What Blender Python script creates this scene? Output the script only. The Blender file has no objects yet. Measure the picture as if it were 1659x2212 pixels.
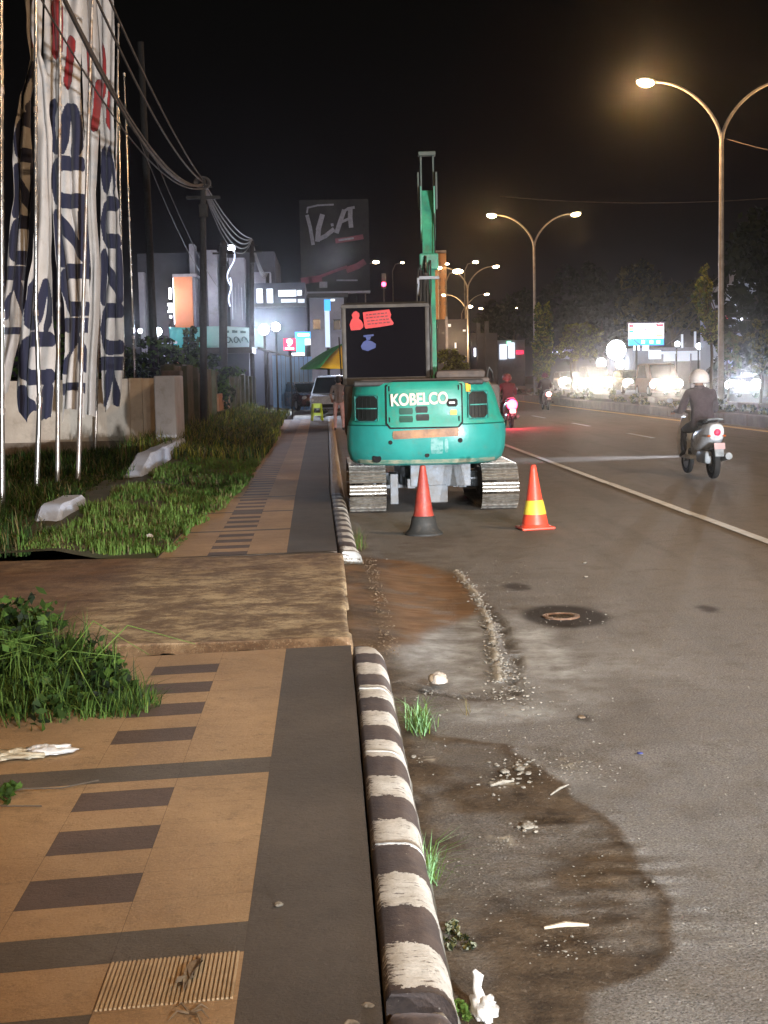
import bpy, bmesh, math, random
import numpy as np
from mathutils import Vector, Matrix, Euler, noise
random.seed(7)
RG = np.random.default_rng(7)
SC = bpy.context.scene
COL = SC.collection
R = math.radians

# ---------------------------------------------------------------- camera
FPX = 3000.0            # focal length in units of a 1659 x 2212 picture
ROLL = R(1.2)
EYE = Vector((0, 0, 1.70))
_p = Matrix.Rotation(-ROLL, 3, 'Z') @ Vector((-130, 291, -FPX))
PITCH = -math.atan2(_p.y, -_p.z)
YAW = math.asin(-_p.x / _p.length)
CR = Matrix.Rotation(-YAW, 3, 'Z') @ Matrix.Rotation(math.pi / 2 + PITCH, 3, 'X') @ Matrix.Rotation(-ROLL, 3, 'Z')
cam = bpy.data.cameras.new('camera')
cam.sensor_fit = 'HORIZONTAL'
cam.sensor_width = 36
cam.lens = 36 * FPX / 1659
cam.clip_start = 0.05
cam.clip_end = 3000
camo = bpy.data.objects.new('camera', cam)
COL.objects.link(camo)
camo.matrix_world = Matrix.Translation(EYE) @ CR.to_4x4()
SC.camera = camo

# ---------------------------------------------------------------- night sky
w = bpy.data.worlds.new('World')
SC.world = w
w.use_nodes = True
wn = w.node_tree
wn.nodes.clear()
_o = wn.nodes.new('ShaderNodeOutputWorld')
_b = wn.nodes.new('ShaderNodeBackground')
_t = wn.nodes.new('ShaderNodeTexCoord')
_s = wn.nodes.new('ShaderNodeSeparateXYZ')
_r = wn.nodes.new('ShaderNodeValToRGB')
wn.links.new(_t.outputs['Generated'], _s.inputs[0])
wn.links.new(_s.outputs['Z'], _r.inputs[0])
wn.links.new(_r.outputs[0], _b.inputs[0])
wn.links.new(_b.outputs[0], _o.inputs[0])
cr = _r.color_ramp
cr.elements[0].position = 0.0
cr.elements[0].color = (0.0048, 0.0034, 0.0052, 1)
cr.elements[1].position = 0.30
cr.elements[1].color = (0.0010, 0.0010, 0.0008, 1)
e = cr.elements.new(0.09)
e.color = (0.0020, 0.0016, 0.0019, 1)
_b.inputs[1].default_value = 1.0

SC.view_settings.view_transform = 'Standard'
SC.view_settings.look = 'None'
SC.view_settings.exposure = 0.88
SC.view_settings.gamma = 1.0


# pixel (1659 x 2212 picture) to a world point
def ray(px, py):
    return CR @ Vector((px - 829.5, 1106 - py, -FPX))


def W(px, py, Y):
    d = ray(px, py)
    return EYE + d * (Y / d.y)


def G(px, py, z=0.0):
    d = ray(px, py)
    return EYE + d * ((z - EYE.z) / d.z)


# ---------------------------------------------------------------- materials
def nn(nt, typ, **kw):
    n = nt.nodes.new(typ)
    for k, v in kw.items():
        if k.startswith('i_'):
            k2 = k[2:]
            key = int(k2) if k2.isdigit() else k2.replace('_', ' ')
            if hasattr(v, 'is_output') or isinstance(v, bpy.types.NodeSocket):
                nt.links.new(v, n.inputs[key])
            else:
                n.inputs[key].default_value = v
        else:
            setattr(n, k, v)
    return n


def c4(c):
    return (c[0], c[1], c[2], 1)


def mixc(nt, fac, a, b, typ='MIX'):
    n = nt.nodes.new('ShaderNodeMix')
    n.data_type = 'RGBA'
    n.blend_type = typ
    for sock, v in ((n.inputs[0], fac), (n.inputs[6], a), (n.inputs[7], b)):
        if isinstance(v, bpy.types.NodeSocket):
            nt.links.new(v, sock)
        else:
            sock.default_value = c4(v) if isinstance(v, (tuple, list)) else v
    return n.outputs[2]


def mth(nt, op, a, b=0.0, clamp=False):
    n = nt.nodes.new('ShaderNodeMath')
    n.operation = op
    n.use_clamp = clamp
    for i, v in enumerate((a, b)):
        if isinstance(v, bpy.types.NodeSocket):
            nt.links.new(v, n.inputs[i])
        else:
            n.inputs[i].default_value = v
    return n.outputs[0]


def ramp(nt, v, lo, hi):
    n = nt.nodes.new('ShaderNodeMapRange')
    n.clamp = True
    nt.links.new(v, n.inputs[0])
    n.inputs[1].default_value = lo
    n.inputs[2].default_value = hi
    return n.outputs[0]


def noi(nt, vec, scale, detail=4, rough=.6, dist=0):
    n = nn(nt, 'ShaderNodeTexNoise')
    if vec is not None:
        nt.links.new(vec, n.inputs['Vector'])
    n.inputs['Scale'].default_value = scale
    n.inputs['Detail'].default_value = detail
    n.inputs['Roughness'].default_value = rough
    n.inputs['Distortion'].default_value = dist
    return n.outputs[0]


def base(name):
    m = bpy.data.materials.new(name)
    m.use_nodes = True
    nt = m.node_tree
    b = nt.nodes['Principled BSDF']
    return m, nt, b


def vec_scale(nt, v, s):
    n = nt.nodes.new('ShaderNodeMapping')
    nt.links.new(v, n.inputs[0])
    n.inputs['Scale'].default_value = s
    return n.outputs[0]


def mat(name, col, rough=.6, metal=0.0, col2=None, scale=6.0, bump=0.0, bscale=60.0, dirt=0.0, dcol=(.09, .065, .04),
        emit=None, estr=0.0, spec=None, lo=.35, hi=.65, coat=0):
    m, nt, b = base(name)
    tc = nt.nodes.new('ShaderNodeTexCoord').outputs['Object']
    if col2 is None:
        col2 = tuple(c * .72 for c in col)
    f = ramp(nt, noi(nt, tc, scale, 5, .6), lo, hi)
    c = mixc(nt, f, col, col2)
    if dirt > 0:
        d = ramp(nt, noi(nt, tc, scale * 2.3, 8, .7), .62 - dirt * .3, .72)
        c = mixc(nt, mth(nt, 'MULTIPLY', d, min(1, dirt * 1.3)), c, dcol)
    nt.links.new(c, b.inputs['Base Color'])
    b.inputs['Metallic'].default_value = metal
    rr = ramp(nt, noi(nt, tc, scale * 3, 4), .3, .7)
    r2 = mth(nt, 'ADD', mth(nt, 'MULTIPLY', rr, .18), max(.03, rough - .09), True)
    nt.links.new(r2, b.inputs['Roughness'])
    if spec is not None:
        b.inputs['Specular IOR Level'].default_value = spec
    if coat:
        b.inputs['Coat Weight'].default_value = coat
    if bump:
        bn = nt.nodes.new('ShaderNodeBump')
        bn.inputs['Strength'].default_value = min(1, bump)
        bn.inputs['Distance'].default_value = .01 * max(1, bump)
        nt.links.new(noi(nt, tc, bscale, 6, .65), bn.inputs['Height'])
        nt.links.new(bn.outputs[0], b.inputs['Normal'])
    if emit:
        b.inputs['Emission Color'].default_value = c4(emit)
        b.inputs['Emission Strength'].default_value = estr
        m.cycles.emission_sampling = 'NONE'
    return m


def glow(name, col, s):
    m, nt, b = base(name)
    b.inputs['Base Color'].default_value = c4(tuple(min(.8, c) for c in col))
    b.inputs['Emission Color'].default_value = c4(col)
    b.inputs['Emission Strength'].default_value = s
    m.cycles.emission_sampling = 'NONE'
    return m


def leafmat(name, col, tr=.45):
    m, nt, b = base(name)
    tc = nt.nodes.new('ShaderNodeTexCoord').outputs['Object']
    c = mixc(nt, ramp(nt, noi(nt, tc, 3.0, 4), .35, .65), col, tuple(v * .55 for v in col))
    c = mixc(nt, ramp(nt, noi(nt, tc, 30.0, 2), .6, .75), c, (col[0] * 1.5 + .01, col[1] * 1.05, col[2] * .9))
    nt.links.new(c, b.inputs['Base Color'])
    b.inputs['Roughness'].default_value = .65
    b.inputs['Specular IOR Level'].default_value = .2
    t = nt.nodes.new('ShaderNodeBsdfTranslucent')
    nt.links.new(c, t.inputs[0])
    x = nt.nodes.new('ShaderNodeMixShader')
    x.inputs[0].default_value = tr
    nt.links.new(b.outputs[0], x.inputs[1])
    nt.links.new(t.outputs[0], x.inputs[2])
    nt.links.new(x.outputs[0], nt.nodes['Material Output'].inputs[0])
    return m


# ---------------------------------------------------------------- mesh builder
class MB:
    def __init__(s):
        s.v = []
        s.f = []
        s.mi = []

    def add(s, vs, fs, mi=0, M=None):
        o = len(s.v)
        s.v += [tuple(M @ Vector(v)) if M is not None else tuple(v) for v in vs]
        s.f += [tuple(i + o for i in f) for f in fs]
        s.mi += [mi] * len(fs)
        return s

    def box(s, c, d, mi=0, rot=None, bev=0.0, M=None):
        x, y, z = d[0] / 2, d[1] / 2, d[2] / 2
        if bev > 0:
            b = min(bev, x * .9, y * .9, z * .9)
            bm = bmesh.new()
            bmesh.ops.create_cube(bm, size=1)
            for v in bm.verts:
                v.co = Vector((v.co.x * 2 * x, v.co.y * 2 * y, v.co.z * 2 * z))
            bmesh.ops.bevel(bm, geom=bm.edges[:], offset=b, segments=2, affect='EDGES', profile=.5)
            bm.verts.ensure_lookup_table()
            vs = [v.co.copy() for v in bm.verts]
            fs = [tuple(v.index for v in f.verts) for f in bm.faces]
            bm.free()
        else:
            vs = [Vector((i, j, k)) for i in (-x, x) for j in (-y, y) for k in (-z, z)]
            fs = [(0, 1, 3, 2), (4, 6, 7, 5), (0, 4, 5, 1), (2, 3, 7, 6), (0, 2, 6, 4), (1, 5, 7, 3)]
        T = Matrix.Translation(Vector(c))
        if rot is not None:
            T = T @ Euler(rot).to_matrix().to_4x4()
        if M is not None:
            T = M @ T
        return s.add(vs, fs, mi, T)

    def b2(s, lo, hi, mi=0, bev=0.0):
        return s.box([(a + b) / 2 for a, b in zip(lo, hi)], [abs(b - a) for a, b in zip(lo, hi)], mi, None, bev)

    def tube(s, pts, r, n=8, mi=0, caps=True, closed=False):
        pts = [Vector(p) for p in pts]
        k = len(pts)
        rs = r if isinstance(r, (list, tuple)) else [r] * k
        vs = []
        up = None
        for i, p in enumerate(pts):
            if closed:
                t = pts[(i + 1) % k] - pts[i - 1]
            else:
                t = pts[min(i + 1, k - 1)] - pts[max(i - 1, 0)]
            if t.length < 1e-9:
                t = Vector((0, 0, 1))
            t.normalize()
            if up is None:
                up = Vector((0, 0, 1)) if abs(t.z) < .9 else Vector((1, 0, 0))
            a = t.cross(up)
            if a.length < 1e-4:
                a = t.cross(Vector((0, 1, 0)))
            a.normalize()
            b = a.cross(t).normalized()
            up = b
            for j in range(n):
                an = 2 * math.pi * j / n
                vs.append(p + (a * math.cos(an) + b * math.sin(an)) * rs[i])
        fs = []
        for i in range(k if closed else k - 1):
            i2 = (i + 1) % k
            for j in range(n):
                j2 = (j + 1) % n
                fs.append((i * n + j, i * n + j2, i2 * n + j2, i2 * n + j))
        if caps and not closed:
            fs.append(tuple(range(n))[::-1])
            fs.append(tuple((k - 1) * n + j for j in range(n)))
        return s.add(vs, fs, mi)

    def lathe(s, prof, c=(0, 0, 0), n=24, mi=0, M=None):
        vs = []
        for (r, z) in prof:
            for j in range(n):
                a = 2 * math.pi * j / n
                vs.append(Vector((c[0] + r * math.cos(a), c[1] + r * math.sin(a), c[2] + z)))
        fs = []
        for i in range(len(prof) - 1):
            for j in range(n):
                j2 = (j + 1) % n
                fs.append((i * n + j, i * n + j2, (i + 1) * n + j2, (i + 1) * n + j))
        fs.append(tuple(range(n))[::-1])
        fs.append(tuple((len(prof) - 1) * n + j for j in range(n)))
        return s.add(vs, fs, mi, M)

    def ball(s, c, r, n=12, mi=0, M=None):
        if not isinstance(r, (tuple, list)):
            r = (r, r, r)
        m = n // 2 + 1
        vs, fs = [], []
        for i in range(m + 1):
            th = math.pi * i / m
            for j in range(n):
                a = 2 * math.pi * j / n
                vs.append(Vector((c[0] + r[0] * math.sin(th) * math.cos(a), c[1] + r[1] * math.sin(th) * math.sin(a), c[2] + r[2] * math.cos(th))))
        for i in range(m):
            for j in range(n):
                j2 = (j + 1) % n
                fs.append((i * n + j, (i + 1) * n + j, (i + 1) * n + j2, i * n + j2))
        return s.add(vs, fs, mi, M)

    def loft(s, loops, mi=0, caps=True, M=None):
        n = len(loops[0])
        vs = [Vector(p) for l in loops for p in l]
        fs = []
        for i in range(len(loops) - 1):
            for j in range(n):
                j2 = (j + 1) % n
                fs.append((i * n + j, i * n + j2, (i + 1) * n + j2, (i + 1) * n + j))
        if caps:
            fs.append(tuple(range(n))[::-1])
            fs.append(tuple((len(loops) - 1) * n + j for j in range(n)))
        return s.add(vs, fs, mi, M)

    def prism(s, poly, axis, a, b, mi=0, M=None):
        """poly of 2-D points extruded along axis 0/1/2 from a to b"""
        def P(p, t):
            q = [0, 0, 0]
            r = [i for i in range(3) if i != axis]
            q[r[0]], q[r[1]], q[axis] = p[0], p[1], t
            return Vector(q)
        return s.loft([[P(p, a) for p in poly], [P(p, b) for p in poly]], mi, True, M)

    def build(s, name, mats, parent=None, smooth=False, fix=True):
        me = bpy.data.meshes.new(name)
        me.from_pydata(s.v, [], s.f)
        if not isinstance(mats, (list, tuple)):
            mats = [mats]
        for m in mats:
            me.materials.append(m)
        if len(mats) > 1:
            me.polygons.foreach_set('material_index', s.mi)
        if fix:
            bm = bmesh.new()
            bm.from_mesh(me)
            bmesh.ops.recalc_face_normals(bm, faces=bm.faces[:])
            bm.to_mesh(me)
            bm.free()
        if smooth:
            me.polygons.foreach_set('use_smooth', [True] * len(me.polygons))
            try:
                me.set_sharp_from_angle(angle=R(38))
            except Exception:
                pass
        me.update()
        o = bpy.data.objects.new(name, me)
        COL.objects.link(o)
        if parent is not None:
            o.parent = parent
        return o


def tag(o, label=None, cat=None, group=None, kind=None):
    if label:
        o['label'] = label
    if cat:
        o['category'] = cat
    if group:
        o['group'] = group
    if kind:
        o['kind'] = kind
    return o


def empty(name, loc=(0, 0, 0), rz=0.0, label=None, cat=None, group=None, scale=1.0):
    o = bpy.data.objects.new(name, None)
    COL.objects.link(o)
    o.location = loc
    o.rotation_euler = (0, 0, rz)
    o.scale = (scale,) * 3
    o.empty_display_size = .2
    return tag(o, label, cat, group)


def copy_tree(o, parent=None):
    c = o.copy()
    COL.objects.link(c)
    if parent is not None:
        c.parent = parent
    for ch in list(o.children):
        copy_tree(ch, c)
    return c


def light(name, loc, col, power, size=.1, parent=None, typ='POINT', spot=None, target=None, blend=.5):
    l = bpy.data.lights.new(name, typ)
    l.color = col
    l.energy = power
    l.shadow_soft_size = size
    o = bpy.data.objects.new(name, l)
    COL.objects.link(o)
    o.location = loc
    if typ == 'SPOT':
        l.spot_size = R(spot)
        l.spot_blend = blend
        d = Vector(target) - Vector(loc)
        o.rotation_euler = d.to_track_quat('-Z', 'Y').to_euler()
    if parent is not None:
        o.parent = parent
    return o


FONT_MESH = {}


def text(name, s, size, M, m, parent=None, depth=.004, bold=.0, sx=1.0, center=True, spacing=1.0, shear=0.0):
    cu = bpy.data.curves.new(name + '_curve', 'FONT')
    cu.body = s
    cu.size = size
    cu.extrude = depth
    cu.offset = bold
    cu.shear = shear
    cu.space_character = spacing
    if center:
        cu.align_x = 'CENTER'
        cu.align_y = 'CENTER'
    t = bpy.data.objects.new(name + '_tmp', cu)
    COL.objects.link(t)
    dg = bpy.context.evaluated_depsgraph_get()
    me = bpy.data.meshes.new_from_object(t.evaluated_get(dg))
    bpy.data.objects.remove(t)
    bpy.data.curves.remove(cu)
    me.transform(M @ Matrix.Diagonal((sx, 1, 1, 1)))
    me.name = name
    me.materials.clear()
    me.materials.append(m)
    o = bpy.data.objects.new(name, me)
    COL.objects.link(o)
    if parent is not None:
        o.parent = parent
    return o


# text plane facing the camera side (-Y): x right, y up
def face_M(x, y, z, rz=0.0, tilt=0.0):
    return Matrix.Translation((x, y, z)) @ Matrix.Rotation(rz, 4, 'Z') @ Matrix.Rotation(math.pi / 2, 4, 'X') @ Matrix.Rotation(tilt, 4, 'Z')


# ---------------------------------------------------------------- numpy noise
def vnoise(x, y, seed=0):
    xi = np.floor(x).astype(np.int64)
    yi = np.floor(y).astype(np.int64)
    xf = x - xi
    yf = y - yi
    u = xf * xf * (3 - 2 * xf)
    v = yf * yf * (3 - 2 * yf)

    def h(a, b):
        n = (a * 374761393 + b * 668265263 + seed * 974634777) & 0xffffffff
        n = ((n ^ (n >> 13)) * 1274126177) & 0xffffffff
        return ((n ^ (n >> 16)) & 0xffff) / 65535.0
    return (h(xi, yi) * (1 - u) + h(xi + 1, yi) * u) * (1 - v) + (h(xi, yi + 1) * (1 - u) + h(xi + 1, yi + 1) * u) * v


def fbm(x, y, sc, octv=4, seed=0):
    t = 0
    a = 1
    s = 0
    for i in range(octv):
        t = t + a * vnoise(x * sc, y * sc, seed + i)
        s += a
        a *= .5
        sc *= 2.1
    return t / s


def sdf(x, y, poly):
    """signed distance to polygon, negative inside"""
    P = [(p[0], p[1]) for p in poly]
    d = np.full(x.shape, 1e9)
    ins = np.zeros(x.shape, bool)
    for i in range(len(P)):
        ax, ay = P[i]
        bx, by = P[(i + 1) % len(P)]
        ex, ey = bx - ax, by - ay
        t = np.clip(((x - ax) * ex + (y - ay) * ey) / (ex * ex + ey * ey + 1e-12), 0, 1)
        d = np.minimum(d, np.hypot(x - ax - t * ex, y - ay - t * ey))
        c = ((ay > y) != (by > y)) & (x < (bx - ax) * (y - ay) / (by - ay + 1e-12) + ax)
        ins ^= c
    return np.where(ins, -d, d)


def pdist(x, y, pts):
    d = np.full(x.shape, 1e9)
    for (ax, ay), (bx, by) in zip(pts[:-1], pts[1:]):
        ex, ey = bx - ax, by - ay
        t = np.clip(((x - ax) * ex + (y - ay) * ey) / (ex * ex + ey * ey + 1e-12), 0, 1)
        d = np.minimum(d, np.hypot(x - ax - t * ex, y - ay - t * ey))
    return d


def sm(v, a, b):
    t = np.clip((v - a) / (b - a), 0, 1)
    return t * t * (3 - 2 * t)


def grid_obj(name, xs, ys, Z, attrs, m, smooth=True, parent=None):
    nx, ny = len(xs), len(ys)
    X, Y = np.meshgrid(xs, ys)
    co = np.stack([X, Y, Z], -1).reshape(-1, 3)
    idx = np.arange(nx * ny).reshape(ny, nx)
    f = np.stack([idx[:-1, :-1], idx[:-1, 1:], idx[1:, 1:], idx[1:, :-1]], -1).reshape(-1, 4)
    me = bpy.data.meshes.new(name)
    me.vertices.add(len(co))
    me.vertices.foreach_set('co', co.ravel())
    me.loops.add(f.size)
    me.loops.foreach_set('vertex_index', f.ravel())
    me.polygons.add(len(f))
    me.polygons.foreach_set('loop_start', np.arange(0, f.size, 4))
    me.polygons.foreach_set('use_smooth', np.full(len(f), smooth))
    me.update(calc_edges=True)
    for k, a in attrs.items():
        at = me.attributes.new(k, 'FLOAT', 'POINT')
        at.data.foreach_set('value', np.asarray(a, dtype=np.float32).ravel())
    me.materials.append(m)
    me.validate()
    o = bpy.data.objects.new(name, me)
    COL.objects.link(o)
    if parent is not None:
        o.parent = parent
    return o


def quads_obj(name, V, F, mats, parent=None, mi=None, smooth=False):
    me = bpy.data.meshes.new(name)
    me.from_pydata(V, [], F)
    for m in (mats if isinstance(mats, list) else [mats]):
        me.materials.append(m)
    if mi is not None:
        me.polygons.foreach_set('material_index', mi)
    if smooth:
        me.polygons.foreach_set('use_smooth', [True] * len(me.polygons))
    me.update()
    o = bpy.data.objects.new(name, me)
    COL.objects.link(o)
    if parent is not None:
        o.parent = parent
    return o


def blades(name, P, H, Wd, lean, mats, parent=None, mi=None):
    """curved grass blades rooted at P (n x 3)"""
    n = len(P)
    an = RG.uniform(0, 2 * math.pi, n)
    ln = RG.uniform(.1, 1, n) * lean
    d = np.stack([np.cos(an), np.sin(an), np.zeros(n)], -1)
    s = np.stack([-np.sin(an), np.cos(an), np.zeros(n)], -1) * (np.asarray(Wd) * .5).reshape(-1, 1)
    H = np.asarray(H).reshape(-1, 1)
    ln = ln.reshape(-1, 1)
    up = np.array([[0, 0, 1.]])
    m1 = P + up * H * .55 + d * H * ln * .3
    tp = P + up * H * (1 - .35 * ln) + d * H * ln
    V = np.stack([P - s, P + s, m1 + s * .8, m1 - s * .8, tp], 1).reshape(-1, 3)
    F = []
    for i in range(n):
        o = i * 5
        F.append((o, o + 1, o + 2, o + 3))
        F.append((o + 3, o + 2, o + 4))
    m2 = None
    if isinstance(mats, list):
        k = RG.integers(0, len(mats), n) if mi is None else mi
        m2 = np.repeat(k, 2).tolist()
    return quads_obj(name, V.tolist(), F, mats, parent, m2)


def leaves_geo(C, size, n_aspect=1.8):
    n = len(C)
    a = RG.normal(size=(n, 3))
    a /= np.linalg.norm(a, axis=1, keepdims=True)
    b = RG.normal(size=(n, 3))
    b -= a * (a * b).sum(1, keepdims=True)
    b /= np.linalg.norm(b, axis=1, keepdims=True)
    sz = (size * RG.uniform(.6, 1.4, n)).reshape(-1, 1)
    a = a * sz * n_aspect * .5
    b = b * sz * .5
    V = np.stack([C - a, C + b, C + a, C - b], 1).reshape(-1, 3)
    F = [(4 * i, 4 * i + 1, 4 * i + 2, 4 * i + 3) for i in range(n)]
    return V, F


def crown(name, blobs, n, size, mats, parent=None, gap=.15):
    """foliage: leaves in the shells of many small clumps inside the given ellipsoids"""
    C = []
    tot = sum(b[3] * b[4] * b[5] for b in blobs)
    for (cx, cy, cz, rx, ry, rz) in blobs:
        k = max(6, int(n * rx * ry * rz / tot))
        nc = max(5, k // 40)
        cc = RG.normal(size=(nc, 3))
        cc /= np.linalg.norm(cc, axis=1, keepdims=True)
        cc *= RG.uniform(.35, 1.0, (nc, 1)) ** .6
        cs = RG.uniform(.12, .34, nc)
        w_ = RG.integers(0, nc, k)
        p = RG.normal(size=(k, 3))
        p /= np.linalg.norm(p, axis=1, keepdims=True)
        p *= RG.uniform(.5, 1, (k, 1))
        q = cc[w_] + p * cs[w_].reshape(-1, 1)
        C.append(q * np.array([rx, ry, rz]) + np.array([cx, cy, cz]))
    C = np.concatenate(C)
    V, F = leaves_geo(C, size)
    mi = RG.integers(0, len(mats), len(F)).tolist() if isinstance(mats, list) else None
    return quads_obj(name, V.tolist(), F, mats, parent, mi)
# ================================================================ LIGHTING of the place (lamp rows on the median, made below)
WARM = (1.0, .67, .39)
SODIUM = (1.0, .57, .25)
COOL = (.70, .80, 1.0)
LAMP_H = 11.5
LAMP_X = 13.35

# ---------------------------------------------------------------- ground, road
M_soil = mat('soil', (.075, .055, .035), .95, col2=(.045, .04, .022), scale=1.2, bump=1, bscale=8)


def road_material():
    m, nt, b = base('asphalt')
    tc = nt.nodes.new('ShaderNodeTexCoord').outputs['Object']

    def at(n):
        a = nt.nodes.new('ShaderNodeAttribute')
        a.attribute_name = n
        return a.outputs['Fac']
    fine = noi(nt, tc, 110, 4, .75)
    mid = noi(nt, tc, 9, 6, .65)
    big = noi(nt, tc, .8, 4, .6)
    streak = noi(nt, vec_scale(nt, tc, (1.6, .12, 1)), 1.4, 4, .6)
    c = mixc(nt, ramp(nt, big, .35, .65), (.25, .232, .218), (.19, .175, .164))
    c = mixc(nt, mth(nt, 'MULTIPLY', ramp(nt, mid, .45, .62), .6), c, (.25, .225, .19))
    c = mixc(nt, mth(nt, 'MULTIPLY', ramp(nt, noi(nt, tc, 4.5, 7, .7), .52, .68), .5), c, (.095, .078, .062))
    c = mixc(nt, mth(nt, 'MULTIPLY', ramp(nt, streak, .5, .72), .45), c, (.085, .08, .074))
    f2 = noi(nt, tc, 42, 5, .8)
    c = mixc(nt, mth(nt, 'MULTIPLY', ramp(nt, fine, .53, .66), .8), c, (.42, .40, .37))
    c = mixc(nt, mth(nt, 'MULTIPLY', ramp(nt, fine, .47, .35), .9), c, (.035, .032, .03))
    c = mixc(nt, mth(nt, 'MULTIPLY', ramp(nt, f2, .50, .36), .5), c, (.085, .078, .07))
    c = mixc(nt, mth(nt, 'MULTIPLY', ramp(nt, f2, .60, .70), .5), c, (.30, .27, .23))
    # pale cement and painted cool light pool, mud, dirt, damp stains: where they lie is stored on the mesh
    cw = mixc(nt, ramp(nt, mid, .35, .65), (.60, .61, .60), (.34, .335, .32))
    c = mixc(nt, at('cement_lightpool'), c, cw)
    md = mixc(nt, ramp(nt, noi(nt, vec_scale(nt, tc, (.5, 2.2, 1)), 7, 6, .7), .35, .65), (.19, .095, .042), (.29, .18, .10))
    c = mixc(nt, at('mud'), c, md)
    dd = mixc(nt, ramp(nt, noi(nt, tc, 5, 7, .7), .38, .62), (.045, .029, .017), (.125, .086, .052))
    dd = mixc(nt, mth(nt, 'MULTIPLY', ramp(nt, noi(nt, tc, 48, 6, .8), .55, .68), .7), dd, (.24, .19, .14))
    dd = mixc(nt, mth(nt, 'MULTIPLY', ramp(nt, noi(nt, tc, 60, 6, .8), .46, .36), .7), dd, (.02, .015, .01))
    c = mixc(nt, at('dirt'), c, dd)
    c = mixc(nt, at('stain'), c, (.022, .014, .010))
    c = mixc(nt, at('rubble'), c, (.42, .37, .29))
    nt.links.new(c, b.inputs['Base Color'])
    rg = mth(nt, 'ADD', mth(nt, 'MULTIPLY', at('stain'), .05), .90)
    rg = mth(nt, 'ADD', rg, mth(nt, 'MULTIPLY', ramp(nt, big, .3, .7), -.14))
    nt.links.new(rg, b.inputs['Roughness'])
    b.inputs['Specular IOR Level'].default_value = .22
    bn = nt.nodes.new('ShaderNodeBump')
    bn.inputs['Strength'].default_value = 1.0
    bn.inputs['Distance'].default_value = .010
    nt.links.new(mth(nt, 'ADD', fine, mth(nt, 'MULTIPLY', noi(nt, tc, 45, 4, .7), 1.3)), bn.inputs['Height'])
    nt.links.new(bn.outputs[0], b.inputs['Normal'])
    return m


M_road = road_material()


def gx(pts, z=0):
    return [(G(a, b, z).x, G(a, b, z).y) for a, b in pts]


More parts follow.
